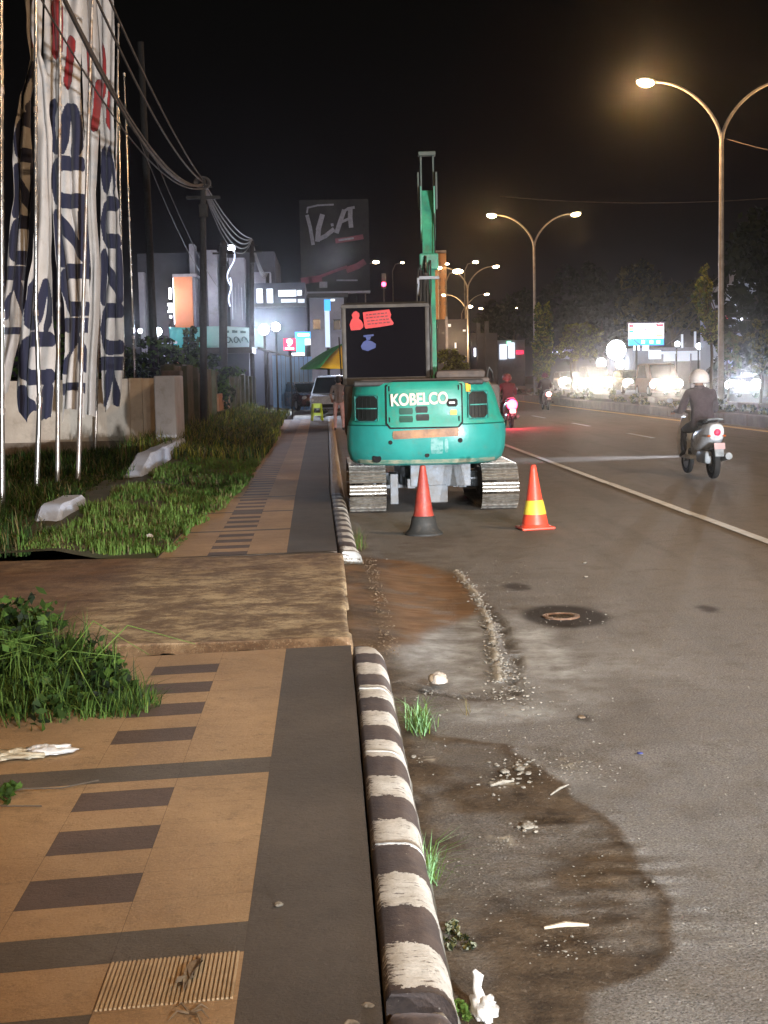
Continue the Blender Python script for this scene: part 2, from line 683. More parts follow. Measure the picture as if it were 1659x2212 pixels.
def build_road():
    xs = np.concatenate([np.arange(.02, 3.0, .022), np.arange(3.0, 4.6, .05), np.linspace(4.62, 12.9, 60)])
    ys = np.concatenate([np.linspace(-40, 2.6, 30), np.arange(2.7, 14.6, .024), np.arange(14.6, 22, .09), np.linspace(22.1, 60, 120), np.linspace(61, 420, 90)])
    X, Y = np.meshgrid(xs, ys)
    wx = X + .10 * (fbm(X, Y, 2.2, 4, 5) - .5) * 2
    wy = Y + .30 * (fbm(X, Y, 1.1, 4, 9) - .5) * 2
    near = sm(Y, 16, 14)
    dirt_p = gx([(870, 1480), (960, 1590), (1120, 1600), (1290, 1760), (1450, 1950), (1430, 2070), (1320, 2140), (1340, 2400), (900, 2400)])
    d = sdf(wx, wy, dirt_p)
    n1 = fbm(X, Y, 3.5, 5, 21)
    dirt = sm(-d, -.02, .03) * np.maximum(.45 + .55 * sm(n1, .32, .6), sm(-d, .16, .03))
    dirt = np.maximum(dirt, sm(X, .62, .30) * near * sm(fbm(X, Y, 2, 4, 3), .25, .5) * .85)
    dirt = np.maximum(dirt, .30 * sm(X, 2.6, 1.0) * sm(n1, .42, .62) * near)
    mud_p = gx([(740, 1200), (860, 1212), (1000, 1245), (1050, 1320), (990, 1345), (900, 1390), (820, 1430), (745, 1440)])
    md = sdf(X + .05 * (n1 - .5) * 2, wy, mud_p)
    mud = sm(-md, -.10, .10) * (.5 + .5 * sm(fbm(X, Y, 5, 4, 8), .25, .5))
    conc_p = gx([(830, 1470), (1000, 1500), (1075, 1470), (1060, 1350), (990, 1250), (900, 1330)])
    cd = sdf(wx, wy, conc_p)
    cement_lightpool = sm(-cd, -.08, .15) * .75 * (1 - mud) * (.45 + .55 * sm(fbm(X * .5, Y, 7, 4, 33), .35, .6))
    for (px, py, rx, ry, a) in ((1165, 1400, .24, 1.1, 1.0), (1085, 1530, .32, .30, 1.0), (1180, 1470, .38, .7, .55), (990, 1540, .3, .16, .6), (1235, 1700, .28, .35, .4), (1000, 1440, .35, .5, .45), (1300, 1420, .5, .9, .3)):  # pale ovals: cement patches and the pool of cool light painted in
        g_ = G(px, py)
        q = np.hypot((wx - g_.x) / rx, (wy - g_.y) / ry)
        cement_lightpool = np.maximum(cement_lightpool, a * sm(q, 1.25, .3) * (.4 + .6 * sm(fbm(X, Y, 6, 4, 31), .3, .6)))
    g_ = G(1220, 1331)
    q = np.hypot((X - g_.x) / .33, (Y - g_.y) / .52) + .10 * (fbm(X, Y, 7, 3, 2) - .5)
    stain = sm(q, 1.05, .72) * .9
    for (px, py, r) in ((1118, 1268, .12), (1530, 1315, .09), (1262, 1550, .05), (890, 1740, .04)):
        g_ = G(px, py)
        q = np.hypot((X - g_.x) / r, (Y - g_.y) / (r * 2.2)) + .6 * (fbm(X, Y, 12, 3, 4) - .5)
        stain = np.maximum(stain, sm(q, 1.1, .4) * .75)
    # dark broken groove beside the pale strip
    gr = gx([(1000, 1262), (1075, 1340), (1110, 1420), (1105, 1500), (1040, 1510), (930, 1495), (860, 1478)])
    gd = pdist(wx * .5 + X * .5, wy * .2 + Y * .8, gr)
    grv = sm(gd, .055, .01) * sm(fbm(X, Y, 14, 4, 77), .3, .6)
    stain = np.maximum(stain, grv * .55)
    rb = gx([(985, 1235), (1030, 1290), (1058, 1350), (1070, 1420), (1078, 1475)])
    rd = pdist(X, Y, rb)
    rubble = sm(rd, .035, .012) * sm(fbm(X, Y, 16, 4, 55), .36, .52) * .9
    for (px, py, r) in ((1120, 1655, .06), (1090, 1692, .07), (1230, 1650, .06), (1140, 1785, .04), (1080, 1820, .06), (1180, 1000, .0), (930, 1640, .03)):
        g_ = G(px, py)
        q = np.hypot((X - g_.x) / max(r, 1e-3), (Y - g_.y) / max(r * 1.6, 1e-3))
        rubble = np.maximum(rubble, sm(q, 1.2, .3) * sm(fbm(X, Y, 30, 3, 12), .5, .62))
    # traces of earth all along the kerb and traffic grime
    Z = np.zeros_like(X)
    Z += near * (.005 * (fbm(X, Y, 2, 3, 40) - .5) * sm(X, 3.2, 2.0))
    Z += dirt * near * (.003 * fbm(X, Y, 14, 4, 60) + .003)
    Z += near * .010 * np.where(fbm(X * .35, Y, 9, 3, 62) > .6, fbm(X, Y, 26, 3, 6), 0) * .35 * sm(-d, 0, .2)
    ramp_ = np.exp(-((X - .1) / .42) ** 2) * sm(Y, 7.9, 8.5) * sm(Y, 12.6, 11.8)
    Z += .085 * ramp_
    Z += near * mud * .007 * fbm(X, Y, 9, 4, 70)
    Z -= grv * .025
    Z += rubble * .020 * sm(rd, .10, .04) + rubble * .006 * fbm(X, Y, 40, 3, 5)
    wave = sm(X, .5, .75) * sm(X, 1.35, 1.0) * sm(Y, 3.8, 4.1) * sm(Y, 5.4, 4.9)
    Z += .006 * wave * (np.sin(Y * 46 + 5 * fbm(X, Y, 3, 3, 90)) > .2) * sm(fbm(X, Y, 5, 3, 91), .4, .55)
    Z = np.where(X < .1, Z - .03, Z)
    o = grid_obj('road', xs, ys, Z, dict(dirt=np.clip(dirt, 0, 1), mud=np.clip(mud, 0, 1), cement_lightpool=np.clip(cement_lightpool, 0, 1), stain=np.clip(stain, 0, 1), rubble=np.clip(rubble, 0, 1)), M_road)
    tag(o, kind='structure')


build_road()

mb = MB()
mb.box((0, 250, -.12), (900, 1000, .1))
tag(mb.build('ground', M_soil), kind='structure')

# opposite carriageway, a little higher than ours
M_road2 = mat('far_asphalt', (.13, .12, .11), .75, col2=(.10, .095, .09), scale=2, bump=.4, bscale=60)
mb = MB()
mb.b2((14.6, -40, -.05), (25.5, 420, .30))
tag(mb.build('opposite_road', M_road2), kind='structure')

# painted lines
M_line = mat('line_paint', (.60, .69, .80), .6, col2=(.44, .50, .56), scale=3, dirt=.35, dcol=(.2, .18, .16))
M_yel = mat('kerb_line_paint', (.62, .42, .15), .6, col2=(.5, .34, .14), scale=2, dirt=.3)
mb = MB()
for i in range(-4, 40):
    mb.b2((4.22 + (.10 if i < 3 else 0) * (3 - i) / 6, i * 5 + 6, .004), (4.34 + (.10 if i < 3 else 0) * (3 - i) / 6, i * 5 + 11, .008))
tag(mb.build('edge_line', M_line), kind='structure')
mb = MB()
for y0 in (21, 29, 36.3 - 1.6, 43.2, 52, 61, 70, 79, 88, 97):
    mb.b2((8.20, y0, .004), (8.32, y0 + (2.9 if y0 < 50 else 3.2), .008))
tag(mb.build('lane_line', M_line), kind='structure')
mb = MB()
mb.b2((11.75, -20, .004), (12.0, 160, .008))
tag(mb.build('median_line', M_yel), kind='structure')

# median with its kerb
M_medk = mat('median_kerb_concrete', (.17, .13, .10), .85, col2=(.10, .08, .06), scale=1.5, bump=.6, bscale=20, dirt=.3)
mb = MB()
for i in range(-10, 85):
    y = i * 2.4
    mb.box((12.62, y + 1.19, .16), (.22, 2.37, .36), 0, None, .04)
    mb.box((14.48, y + 1.19, .30), (.22, 2.37, .5), 0, None, .04)
tag(mb.build('median_kerb', M_medk), kind='structure')
mb = MB()
mb.b2((12.73, -24, -.02), (14.37, 205, .30))
tag(mb.build('median_soil', mat('median_soil', (.05, .045, .025), .95, bump=1, bscale=10)), kind='structure')

# ---------------------------------------------------------------- pavement
def paving(name, c1, c2, joint=True, sc=3.0, ribs=False):
    m, nt, b = base(name)
    tc = nt.nodes.new('ShaderNodeTexCoord').outputs['Object']
    big = noi(nt, tc, sc, 6, .65)
    fine = noi(nt, tc, 130, 4, .75)
    c = mixc(nt, ramp(nt, big, .35, .68), c1, c2)
    blot = ramp(nt, noi(nt, tc, 9, 9, .8), .53, .68)
    wear = ramp(nt, noi(nt, tc, .9, 5, .6), .38, .66)
    c = mixc(nt, mth(nt, 'MULTIPLY', wear, .55), c, tuple(v * .55 for v in c2))
    spot = ramp(nt, noi(nt, tc, 21, 8, .8), .60, .68)
    c = mixc(nt, mth(nt, 'MULTIPLY', spot, .75), c, tuple(v * .35 for v in c1))
    c = mixc(nt, mth(nt, 'MULTIPLY', blot, .75), c, tuple(v * .45 for v in c1))
    pale = ramp(nt, noi(nt, tc, 27, 6, .75), .62, .75)
    c = mixc(nt, mth(nt, 'MULTIPLY', pale, .28), c, tuple(min(.7, v * 1.5) for v in c1))
    c = mixc(nt, mth(nt, 'MULTIPLY', ramp(nt, fine, .54, .68), .55), c, tuple(v * .45 for v in c1))
    c = mixc(nt, mth(nt, 'MULTIPLY', ramp(nt, fine, .44, .33), .35), c, tuple(min(.7, v * 1.5) for v in c1))
    nt.links.new(c, b.inputs['Base Color'])
    b.inputs['Roughness'].default_value = .8
    bn = nt.nodes.new('ShaderNodeBump')
    bn.inputs['Strength'].default_value = .9
    bn.inputs['Distance'].default_value = .006
    h = mth(nt, 'ADD', fine, mth(nt, 'MULTIPLY', noi(nt, tc, 30, 4, .7), 1.5))
    nt.links.new(h, bn.inputs['Height'])
    nt.links.new(bn.outputs[0], b.inputs['Normal'])
    return m


M_tan = paving('tan_paving', (.43, .28, .145), (.33, .205, .105))
M_bar = paving('brown_tactile_paving', (.125, .080, .062), (.09, .06, .045))
M_dk = paving('dark_paving', (.108, .085, .066), (.075, .060, .048))
M_band = paving('grey_band_paving', (.125, .100, .078), (.09, .072, .055))
M_joint = mat('paving_side', (.08, .06, .045), .95, bump=.6)


def xe(y):      # the border between tan paving and dark strip
    return float(np.interp(y, [3, 8, 12.4, 19, 52], [-.255, -.255, -.37, -.42, -.52]))


def xk(y):      # inner edge of the kerb
    return float(np.interp(y, [3, 6, 8, 12, 19, 52], [.105, .115, .12, .085, .04, .12]))


def xl(y):      # left border of the pavement
    return float(np.interp(y, [-2, 8, 12, 18, 52], [-1.62, -1.62, -1.50, -1.45, -1.85]))


def build_pavement():
    Z = .15
    V, F, MI = [], [], []

    def quad(x00, x10, x11, x01, y0, y1, mi, sk=.13, z=Z):
        o = len(V)
        r = lambda x: sk * (x + .26)
        for x, y in ((x00, y0), (x10, y0), (x11, y1), (x01, y1)):
            V.append((x, y + r(x), z))
        F.append((o, o + 1, o + 2, o + 3))
        MI.append(mi)

    g = .0012

    def row(y0, y1, kind, far=False):
        a0, a1 = xe(y0), xe(y1)
        k0, k1 = xk(y0) - .002, xk(y1) - .002
        l0, l1 = xl(y0), xl(y1)
        t0, t1 = a0 - .355, a1 - .355     # tactile right edge
        s0, s1 = a0 - .70, a1 - .70       # tactile left edge
        quad(l0, s0 - g, s1 - g, l1, y0, y1, 3 if kind == 'band' else (3 if kind == 'leftband' else 0))
        quad(s0, t0 - g, t1 - g, s1, y0, y1, 3 if kind == 'band' else {'bar': 1, 'leftband': 3}.get(kind, 0))
        quad(t0, a0 - g * .6, a1 - g * .6, t1, y0, y1, 3 if kind == 'band' else 0)
        quad(a0, k0, k1, a1, y0, y1, 2)

    # near piece, from behind the camera to the concrete crossing
    y = -2.0
    seq = [(-2, 1.9, 'tan'), (1.9, 2.4, 'bar'), (2.4, 2.9, 'tan'), (2.9, 3.36, 'leftband'), (3.36, 3.66, 'tan'), (3.66, 3.87, 'band'),
           (3.87, 4.10, 'tan'), (4.10, 4.345, 'bar'), (4.345, 4.575, 'tan'), (4.575, 4.82, 'bar'), (4.82, 5.04, 'tan'),
           (5.04, 5.27, 'bar'), (5.27, 5.39, 'tan'), (5.39, 5.61, 'band'), (5.61, 5.97, 'tan'), (5.97, 6.20, 'bar'), (6.20, 6.44, 'tan'),
           (6.44, 6.68, 'bar'), (6.68, 6.90, 'tan'), (6.90, 7.14, 'bar'), (7.14, 7.36, 'tan'), (7.36, 7.58, 'bar'), (7.58, 7.90, 'tan')]
    for (a, b, k) in seq:
        row(a + .0005, b - .0005, k)
    # far piece
    y = 12.35
    i = 0
    while y < 52:
        if i % 9 == 8 and y < 20:
            row(y, y + .10, 'band')
            y += .104
        else:
            row(y, y + .236, 'bar' if i % 2 == 0 else 'tan')
            y += .239
        i += 1
    o = quads_obj('pavement', V, F, [M_tan, M_bar, M_dk, M_band], None, MI)
    tag(o, kind='structure')
    # slab under the tiles
    m = MB()
    for (ya, yb) in ((-2.2, 7.91), (12.33, 52.3)):
        n = 12
        top = []
        for j in range(n):
            y0 = ya + (yb - ya) * j / n
            y1 = ya + (yb - ya) * (j + 1) / n
            pts = [(xl(y0) - .02, y0), (xk(y0) - .002, y0), (xk(y1) - .002, y1), (xl(y1) - .02, y1)]
            m.loft([[(p[0], p[1] + .13 * (p[0] + .26), zz) for p in pts] for zz in (-.05, .1465)], 0)
    tag(m.build('pavement_bed', M_joint), kind='structure')


build_pavement()

# ribbed tile in the foreground
M_rib = mat('ribbed_tile', (.44, .32, .19), .8, col2=(.33, .23, .13), scale=8, bump=.4, bscale=90, dirt=.3)
mb = MB()
nr = 30
x0, x1 = -.255 - .35, -.262
for i in range(nr):
    xa = x0 + (x1 - x0) * i / nr
    xb = xa + (x1 - x0) / nr * .55
    mb.b2((xa, 3.37 + .13 * (xa + .26), .151), (xb, 3.652 + .13 * (xa + .26), .1565), 0)
tag(mb.build('ribbed_tile', M_rib), kind='structure')

# concrete crossing over the pavement
def slab_material():
    m, nt, b = base('worn_concrete')
    tc = nt.nodes.new('ShaderNodeTexCoord').outputs['Object']
    st = noi(nt, vec_scale(nt, tc, (1.3, 1.5, 1)), 3.0, 10, .76, .1)
    c = mixc(nt, ramp(nt, st, .40, .56), (.44, .34, .20), (.14, .088, .046))
    c = mixc(nt, ramp(nt, noi(nt, tc, 16, 7, .75), .54, .70), c, (.085, .055, .032))
    a = nt.nodes.new('ShaderNodeAttribute')
    a.attribute_name = 'mud'
    c = mixc(nt, a.outputs['Fac'], c, mixc(nt, ramp(nt, st, .4, .6), (.17, .085, .04), (.085, .042, .02)))
    c = mixc(nt, mth(nt, 'MULTIPLY', ramp(nt, noi(nt, tc, 110, 4, .75), .52, .66), .7), c, (.05, .036, .022))
    c = mixc(nt, mth(nt, 'MULTIPLY', ramp(nt, noi(nt, tc, 60, 6, .8), .56, .66), .5), c, (.5, .4, .26))
    nt.links.new(c, b.inputs['Base Color'])
    b.inputs['Roughness'].default_value = .88
    bn = nt.nodes.new('ShaderNodeBump')
    bn.inputs['Strength'].default_value = .8
    bn.inputs['Distance'].default_value = .008
    nt.links.new(noi(nt, tc, 35, 6, .7), bn.inputs['Height'])
    nt.links.new(bn.outputs[0], b.inputs['Normal'])
    return m


xs = np.concatenate([np.linspace(-9, -2.6, 40), np.arange(-2.55, .17, .02)])
ys = np.arange(8.14, 12.28, .022)
X, Y = np.meshgrid(xs, ys)
mudm = sm(X, -1.3, -1.9) * .9
mudm = np.maximum(mudm, sm(Y + .25 * fbm(X, Y, 2, 3, 3), 10.9, 11.9) * .45)
mudm = np.maximum(mudm, sm(np.minimum(Y - 8.14, 12.27 - Y) + .06 * (fbm(X, Y, 6, 4, 17) - .5), .13, .02) * .85)
mudm = np.clip(mudm + (fbm(X, Y, 1.6, 4, 8) - .5) * .7 * sm(X, -.3, -1.6), 0, 1)
Z = .150 + .022 * (fbm(X, Y, 1.3, 4, 1) - .5) + .007 * (fbm(X * .7, Y * 1.2, 8, 4, 2) - .5)
edge = .13 + .03 * (fbm(X * 0 + 3, Y, 2.2, 4, 6) - .5) * 2
Z = np.where(X > edge - .0, Z - .13, Z) - sm(X, edge - .03, edge) * .02
dd_ = np.minimum(Y - 8.14, 12.27 - Y)
Z -= sm(dd_, .045, 0) * (.02 + .07 * fbm(X, Y, 8, 3, 3))
X2 = np.clip(X, None, edge)
o = grid_obj('driveway_slab', xs, ys, Z, dict(mud=mudm), slab_material())
co = np.empty(len(o.data.vertices) * 3, dtype=np.float32)
o.data.vertices.foreach_get('co', co)
co = co.reshape(-1, 3)
co[:, 0] = np.minimum(co[:, 0], (edge + .012).ravel())
o.data.vertices.foreach_set('co', co.ravel())
o.data.update()
tag(o, kind='structure')
mb = MB()
mb.b2((-9, 7.85, -.06), (.10, 12.4, .070))
tag(mb.build('driveway_bed', M_joint), kind='structure')

# verge to the left of the pavement
M_verge = mat('verge_soil', (.065, .055, .028), .95, col2=(.04, .045, .015), scale=3, bump=1, bscale=14)
for nm, ya, yb in (('verge_soil', 12.28, 70), ('verge_soil', -3, 8.0)):
    xs = np.linspace(-3.3, -1.47, 24)
    ys = np.linspace(ya, yb, 90)
    X, Y = np.meshgrid(xs, ys)
    Z = .10 + .10 * (fbm(X, Y, 1.2, 4, 4)) + .08 * sm(X, -1.7, -2.6) - .06 * sm(X, -1.62, -1.47)
    tag(grid_obj(nm, xs, ys, Z, {}, M_verge), kind='structure')
xs = np.linspace(-14, -3.3, 40)
ys = np.linspace(12.28, 34, 60)
X, Y = np.meshgrid(xs, ys)
tag(grid_obj('lot_soil', xs, ys, .02 + .12 * fbm(X, Y, .9, 4, 5) + .10 * sm(Y, 13.6, 12.4), {}, M_verge), kind='structure')

# ---------------------------------------------------------------- kerb
def kerb_material():
    m, nt, b = base('striped_kerb_paint')
    tc = nt.nodes.new('ShaderNodeTexCoord').outputs['Object']
    sp = nt.nodes.new('ShaderNodeSeparateXYZ')
    nt.links.new(tc, sp.inputs[0])
    n1 = noi(nt, tc, 26, 4, .7)
    n2 = noi(nt, tc, 90, 4, .7)
    y = mth(nt, 'ADD', sp.outputs['Y'], mth(nt, 'MULTIPLY', mth(nt, 'SUBTRACT', n1, .5), .11))
    y = mth(nt, 'ADD', y, mth(nt, 'MULTIPLY', sp.outputs['X'], .12))
    t = mth(nt, 'FRACT', mth(nt, 'DIVIDE', mth(nt, 'ADD', y, 40.0 + .10), .527))
    isw = mth(nt, 'GREATER_THAN', t, .5)
    wc = mixc(nt, ramp(nt, noi(nt, tc, 14, 6, .7), .4, .7), (.60, .58, .54), (.42, .39, .34))
    inner = ramp(nt, sp.outputs['X'], .155, .125)
    peel = ramp(nt, mth(nt, 'ADD', noi(nt, vec_scale(nt, tc, (.55, 2.2, 1)), 34, 7, .75), mth(nt, 'MULTIPLY', inner, .13)), .58, .61)
    wc = mixc(nt, peel, wc, (.10, .075, .06))
    bc = mixc(nt, ramp(nt, noi(nt, tc, 9, 6, .7), .4, .65), (.055, .042, .042), (.095, .068, .058))
    bc = mixc(nt, ramp(nt, noi(nt, tc, 24, 6, .75), .64, .70), bc, (.3, .26, .22))
    c = mixc(nt, isw, bc, wc)
    # unpainted, earth-covered kerb farther on
    far = ramp(nt, sp.outputs['Y'], 18.2, 18.5)
    c = mixc(nt, far, c, mixc(nt, ramp(nt, n1, .4, .6), (.42, .31, .18), (.22, .15, .085)))
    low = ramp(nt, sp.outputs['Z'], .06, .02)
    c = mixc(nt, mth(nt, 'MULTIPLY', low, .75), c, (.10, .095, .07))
    c = mixc(nt, mth(nt, 'MULTIPLY', ramp(nt, n2, .58, .72), .4), c, (.12, .09, .07))
    nt.links.new(c, b.inputs['Base Color'])
    b.inputs['Roughness'].default_value = .72
    bn = nt.nodes.new('ShaderNodeBump')
    bn.inputs['Strength'].default_value = .7
    bn.inputs['Distance'].default_value = .005
    nt.links.new(mth(nt, 'ADD', noi(nt, tc, 40, 6, .7), mth(nt, 'MULTIPLY', n2, .5)), bn.inputs['Height'])
    nt.links.new(bn.outputs[0], b.inputs['Normal'])
    return m


M_kerb = kerb_material()


def kerb(ya, yb, name='kerb', flare0=0.0, flare1=0.0, top=.175):
    ny = int((yb - ya) / .03)
    rows = []
    prof = []       # (x, z) round-shouldered section
    wd = .178
    prof.append((0, .0))
    prof.append((0, top - .02))
    prof.append((.012, top))
    prof.append((.06, top + .002))
    for k in range(9):
        a = math.pi / 2 * (1 - k / 8)
        prof.append((wd - .075 + .075 * math.cos(a), top - .095 + .095 * math.sin(a)))
    prof.append((wd + .012, .03))
    prof.append((wd + .035, -.04))
    V, F = [], []
    for j in range(ny + 1):
        y = ya + (yb - ya) * j / ny
        e1 = max(0, 1 - (yb - y) / .35) ** 2 if flare1 else 0
        e0 = max(0, 1 - (y - ya) / .30) ** 2 if flare0 else 0
        for (px, pz) in prof:
            x = px * (1 - .55 * e1) + flare0 * e0
            z = pz * (1 - .25 * e0 - .2 * e1)
            nz = noise.noise(Vector((px * 6, y * 7, pz * 9)))
            n2 = noise.noise(Vector((px * 25, y * 25, 3)))
            x += .006 * nz * (1 if px > .02 else 0)
            z += (.005 * nz + .003 * n2) if pz > .05 else 0
            V.append((xk(y) + .010 + x, y, z))
    n = len(prof)
    for j in range(ny):
        for k in range(n - 1):
            F.append((j * n + k, j * n + k + 1, (j + 1) * n + k + 1, (j + 1) * n + k))
    F.append(tuple(range(n)))
    F.append(tuple(ny * n + k for k in range(n))[::-1])
    o = quads_obj(name, V, F, M_kerb, None, None, True)
    tag(o, kind='structure')


for (ya, yb) in ((-2, -.1), (-.097, 1.1), (1.103, 2.2), (2.203, 3.20), (3.31, 4.42), (4.424, 5.55), (5.554, 6.72)):
    kerb(ya, yb, top=.175 + RG.uniform(-.002, .002))
kerb(6.724, 7.95, flare1=1)
M_raw = mat('broken_kerb_concrete', (.33, .28, .22), .95, col2=(.10, .08, .06), scale=22, bump=1, bscale=50, dirt=.4)
for k, (x, y, z, r) in enumerate(((.16, 3.245, .12, .045), (.23, 3.26, .10, .05), (.20, 3.22, .07, .06), (.28, 3.25, .03, .045), (.07, 3.30, .152, .016), (.03, 3.21, .150, .020))):
    V, F = [], []
    for i in range(7):
        th = math.pi * i / 6
        for j in range(9):
            a = 2 * math.pi * j / 9
            d_ = Vector((math.sin(th) * math.cos(a), math.sin(th) * math.sin(a), math.cos(th)))
            q_ = 1 + .5 * noise.noise(d_ * 1.7 + Vector((k * 3.3, 0, 0)))
            V.append((d_.x * r * q_, d_.y * r * .8 * q_, d_.z * r * q_ * (.7 if k < 4 else .35)))
    for i in range(6):
        for j in range(9):
            F.append((i * 9 + j, (i + 1) * 9 + j, (i + 1) * 9 + (j + 1) % 9, i * 9 + (j + 1) % 9))
    o = quads_obj('kerb_fragment', V, F, M_raw)
    o.location = (x, y, z)
    tag(o, ['broken kerb lump wedged at the top of the kerb gap', 'largest broken kerb lump in the gap at the bottom', 'broken lump deep in the kerb gap', 'broken lump at the foot of the kerb gap', 'pale flake on the pavement edge beside the kerb gap', 'lower pale flake on the pavement edge at the kerb gap'][k], 'concrete fragment', 'fragments of the broken kerb')
kerb(12.45, 14.2, flare0=.03)
kerb(14.21, 16.2, top=.172)
kerb(16.21, 18.3, top=.178)
kerb(18.35, 52, top=.17)

# added unseen floodlight behind the camera, puts cool light on kerb and apron
e_ = empty('floodlight', (4.6, -6.4, 0), 0, 'added white floodlight on a thin pole, unseen behind the camera', 'floodlight')
mb = MB()
mb.tube([(0, 0, 0), (0, 0, 5.2)], .05, 10)
mb.build('post', M_joint, e_)
mb = MB()
mb.box((-.05, .18, 5.1), (.4, .12, .3), 0, (R(-25), 0, 0), .02)
mb.build('lamp_glass', glow('added_floodlight_glass', (.85, .95, 1), 20), e_)
light('floodlight_light', (4.5, -6.0, 5.0), (.86, .96, 1.0), 6500, .12, None, 'SPOT', 34, (1.35, 6.9, 0), 1.0)
# ================================================================ EXCAVATOR
EX, EY = 1.345, 18.5
M_teal = mat('teal_machine_paint', (.028, .29, .25), .38, col2=(.022, .22, .19), scale=2.2, dirt=.22, dcol=(.16, .13, .08), bump=.15, bscale=30, coat=.25)
M_grn = mat('green_boom_paint', (.04, .26, .14), .5, col2=(.02, .13, .085), scale=3, dirt=.4, dcol=(.07, .06, .035), bump=.3, bscale=30)
M_rub = mat('rubbed_light_teal', (.10, .34, .29), .4, col2=(.03, .24, .2), scale=12)
M_gap = mat('black_rubber', (.008, .008, .008), .8)
M_blk = mat('black_grille', (.014, .016, .014), .6, bump=.3, bscale=50)
M_slot = mat('green_vent_louvre', (.006, .07, .045), .5)
M_cabf = mat('dusty_cab_frame', (.028, .023, .019), .6, col2=(.05, .042, .034), scale=4, dirt=.5, dcol=(.09, .075, .055), bump=.2)
M_gls, _nt, _b = base('dark_glass')
_b.inputs['Base Color'].default_value = (.006, .005, .006, 1)
_b.inputs['Roughness'].default_value = .04
_b.inputs['Specular IOR Level'].default_value = .35
M_trk = mat('muddy_track_steel', (.18, .155, .125), .62, metal=.25, col2=(.10, .085, .065), scale=7, dirt=.45, dcol=(.17, .125, .08), bump=1, bscale=40)
M_stl = mat('worn_bright_steel', (.48, .46, .42), .38, metal=.7, col2=(.22, .19, .16), scale=22)
M_und = mat('grey_undercarriage_paint', (.20, .225, .26), .55, col2=(.16, .16, .16), scale=5, dirt=.5, dcol=(.12, .09, .06), bump=.5, bscale=30)
M_hose = mat('hose_rubber', (.02, .018, .016), .6)
M_chr = mat('chrome_rod', (.6, .6, .6), .2, metal=1)
M_strip = mat('rusty_orange_strip', (.42, .22, .10), .55, col2=(.16, .09, .065), scale=4, dirt=.4, bump=.3)
M_let = mat('cream_letters', (.66, .58, .46), .5, col2=(.5, .42, .33), scale=12)
M_yst = mat('yellow_sticker', (.75, .42, .05), .5, dirt=.2)
M_wht = mat('white_sticker', (.6, .6, .58), .5)
M_cream = mat('dusty_cream_edge', (.42, .40, .28), .8, col2=(.10, .26, .19), scale=9, bump=.5)
M_reds = mat('red_reflective_sticker_glow', (.40, .008, .006), .5, col2=(.32, .006, .005), emit=(.6, .01, .008), estr=.10)  # faint glow added in place of light thrown back by the sticker
M_redl = mat('dull_red_sticker_print', (.12, .004, .004), .6)
M_blus = mat('blue_reflective_sticker', (.008, .022, .13), .5)
M_dko = mat('brown_deck_grime', (.10, .075, .06), .75, col2=(.05, .04, .035), scale=5, bump=.5, bscale=30)

exc = empty('excavator', (EX, EY, 0), 0, 'teal tracked mini excavator parked by the kerb, seen from behind, boom raised', 'excavator')
UR = R(-4)


def ex(px):
    return (px - 921.5) / 179


def ez(py):
    return 1.7 - (py - 810.4) / 179


CWL = [(.60, .84, .80, 1.56), (.63, .91, .87, 1.66), (.68, .955, .93, 1.71), (.80, .985, .965, 1.76), (.98, .985, .98, 1.775),
       (1.12, .975, .975, 1.765), (1.20, .94, .93, 1.745), (1.30, .925, .90, 1.74), (1.45, .92, .86, 1.735), (1.56, .91, .81, 1.72), (1.61, .885, .785, 1.70), (1.635, .84, .74, 1.64)]


def cwp(z):
    zz = [l[0] for l in CWL]
    return [float(np.interp(z, zz, [l[i] for l in CWL])) for i in (1, 2, 3)]


def ysurf(x, z):
    l, r, yt = cwp(z)
    u = abs(x) / (l if x < 0 else r)
    return -yt + .46 * min(1, u) ** 3.4


def up(o):
    o.rotation_euler.z = UR
    return o


mb = MB()
def cwloop(z, l, r, yt):
    lp = []
    for k in range(33):
        u = -1 + 2 * k / 32
        x = (l if u < 0 else r) * u
        lp.append((x, -yt + .46 * abs(u) ** 3.4, z))
    lp += [(r * .98, -.75, z), (r * .5, -.70, z), (-l * .5, -.70, z), (-l * .98, -.75, z)]
    return lp


def cwl(z, dd=0.0):
    l, r, yt = cwp(z)
    return cwloop(z, l - dd, r - dd, yt - dd)


mb.loft([cwl(z) for z in (.60, .63, .68, .80, .98, 1.095)] + [cwl(1.102, .012)])
cw = up(mb.build('counterweight', M_teal, exc, True))


mb = MB()
mb.loft([cwl(1.105, .014), cwl(1.112, .006)] + [cwl(z, .005) for z in (1.12, 1.20, 1.30, 1.45, 1.56, 1.61, 1.635)])
M_tup = mat('upper_green_machine_paint', (.024, .29, .21), .42, col2=(.018, .22, .16), scale=2.6, dirt=.3, dcol=(.13, .12, .07), bump=.15, bscale=30, coat=.15)
up(mb.build('engine_cover', M_tup, exc, True))


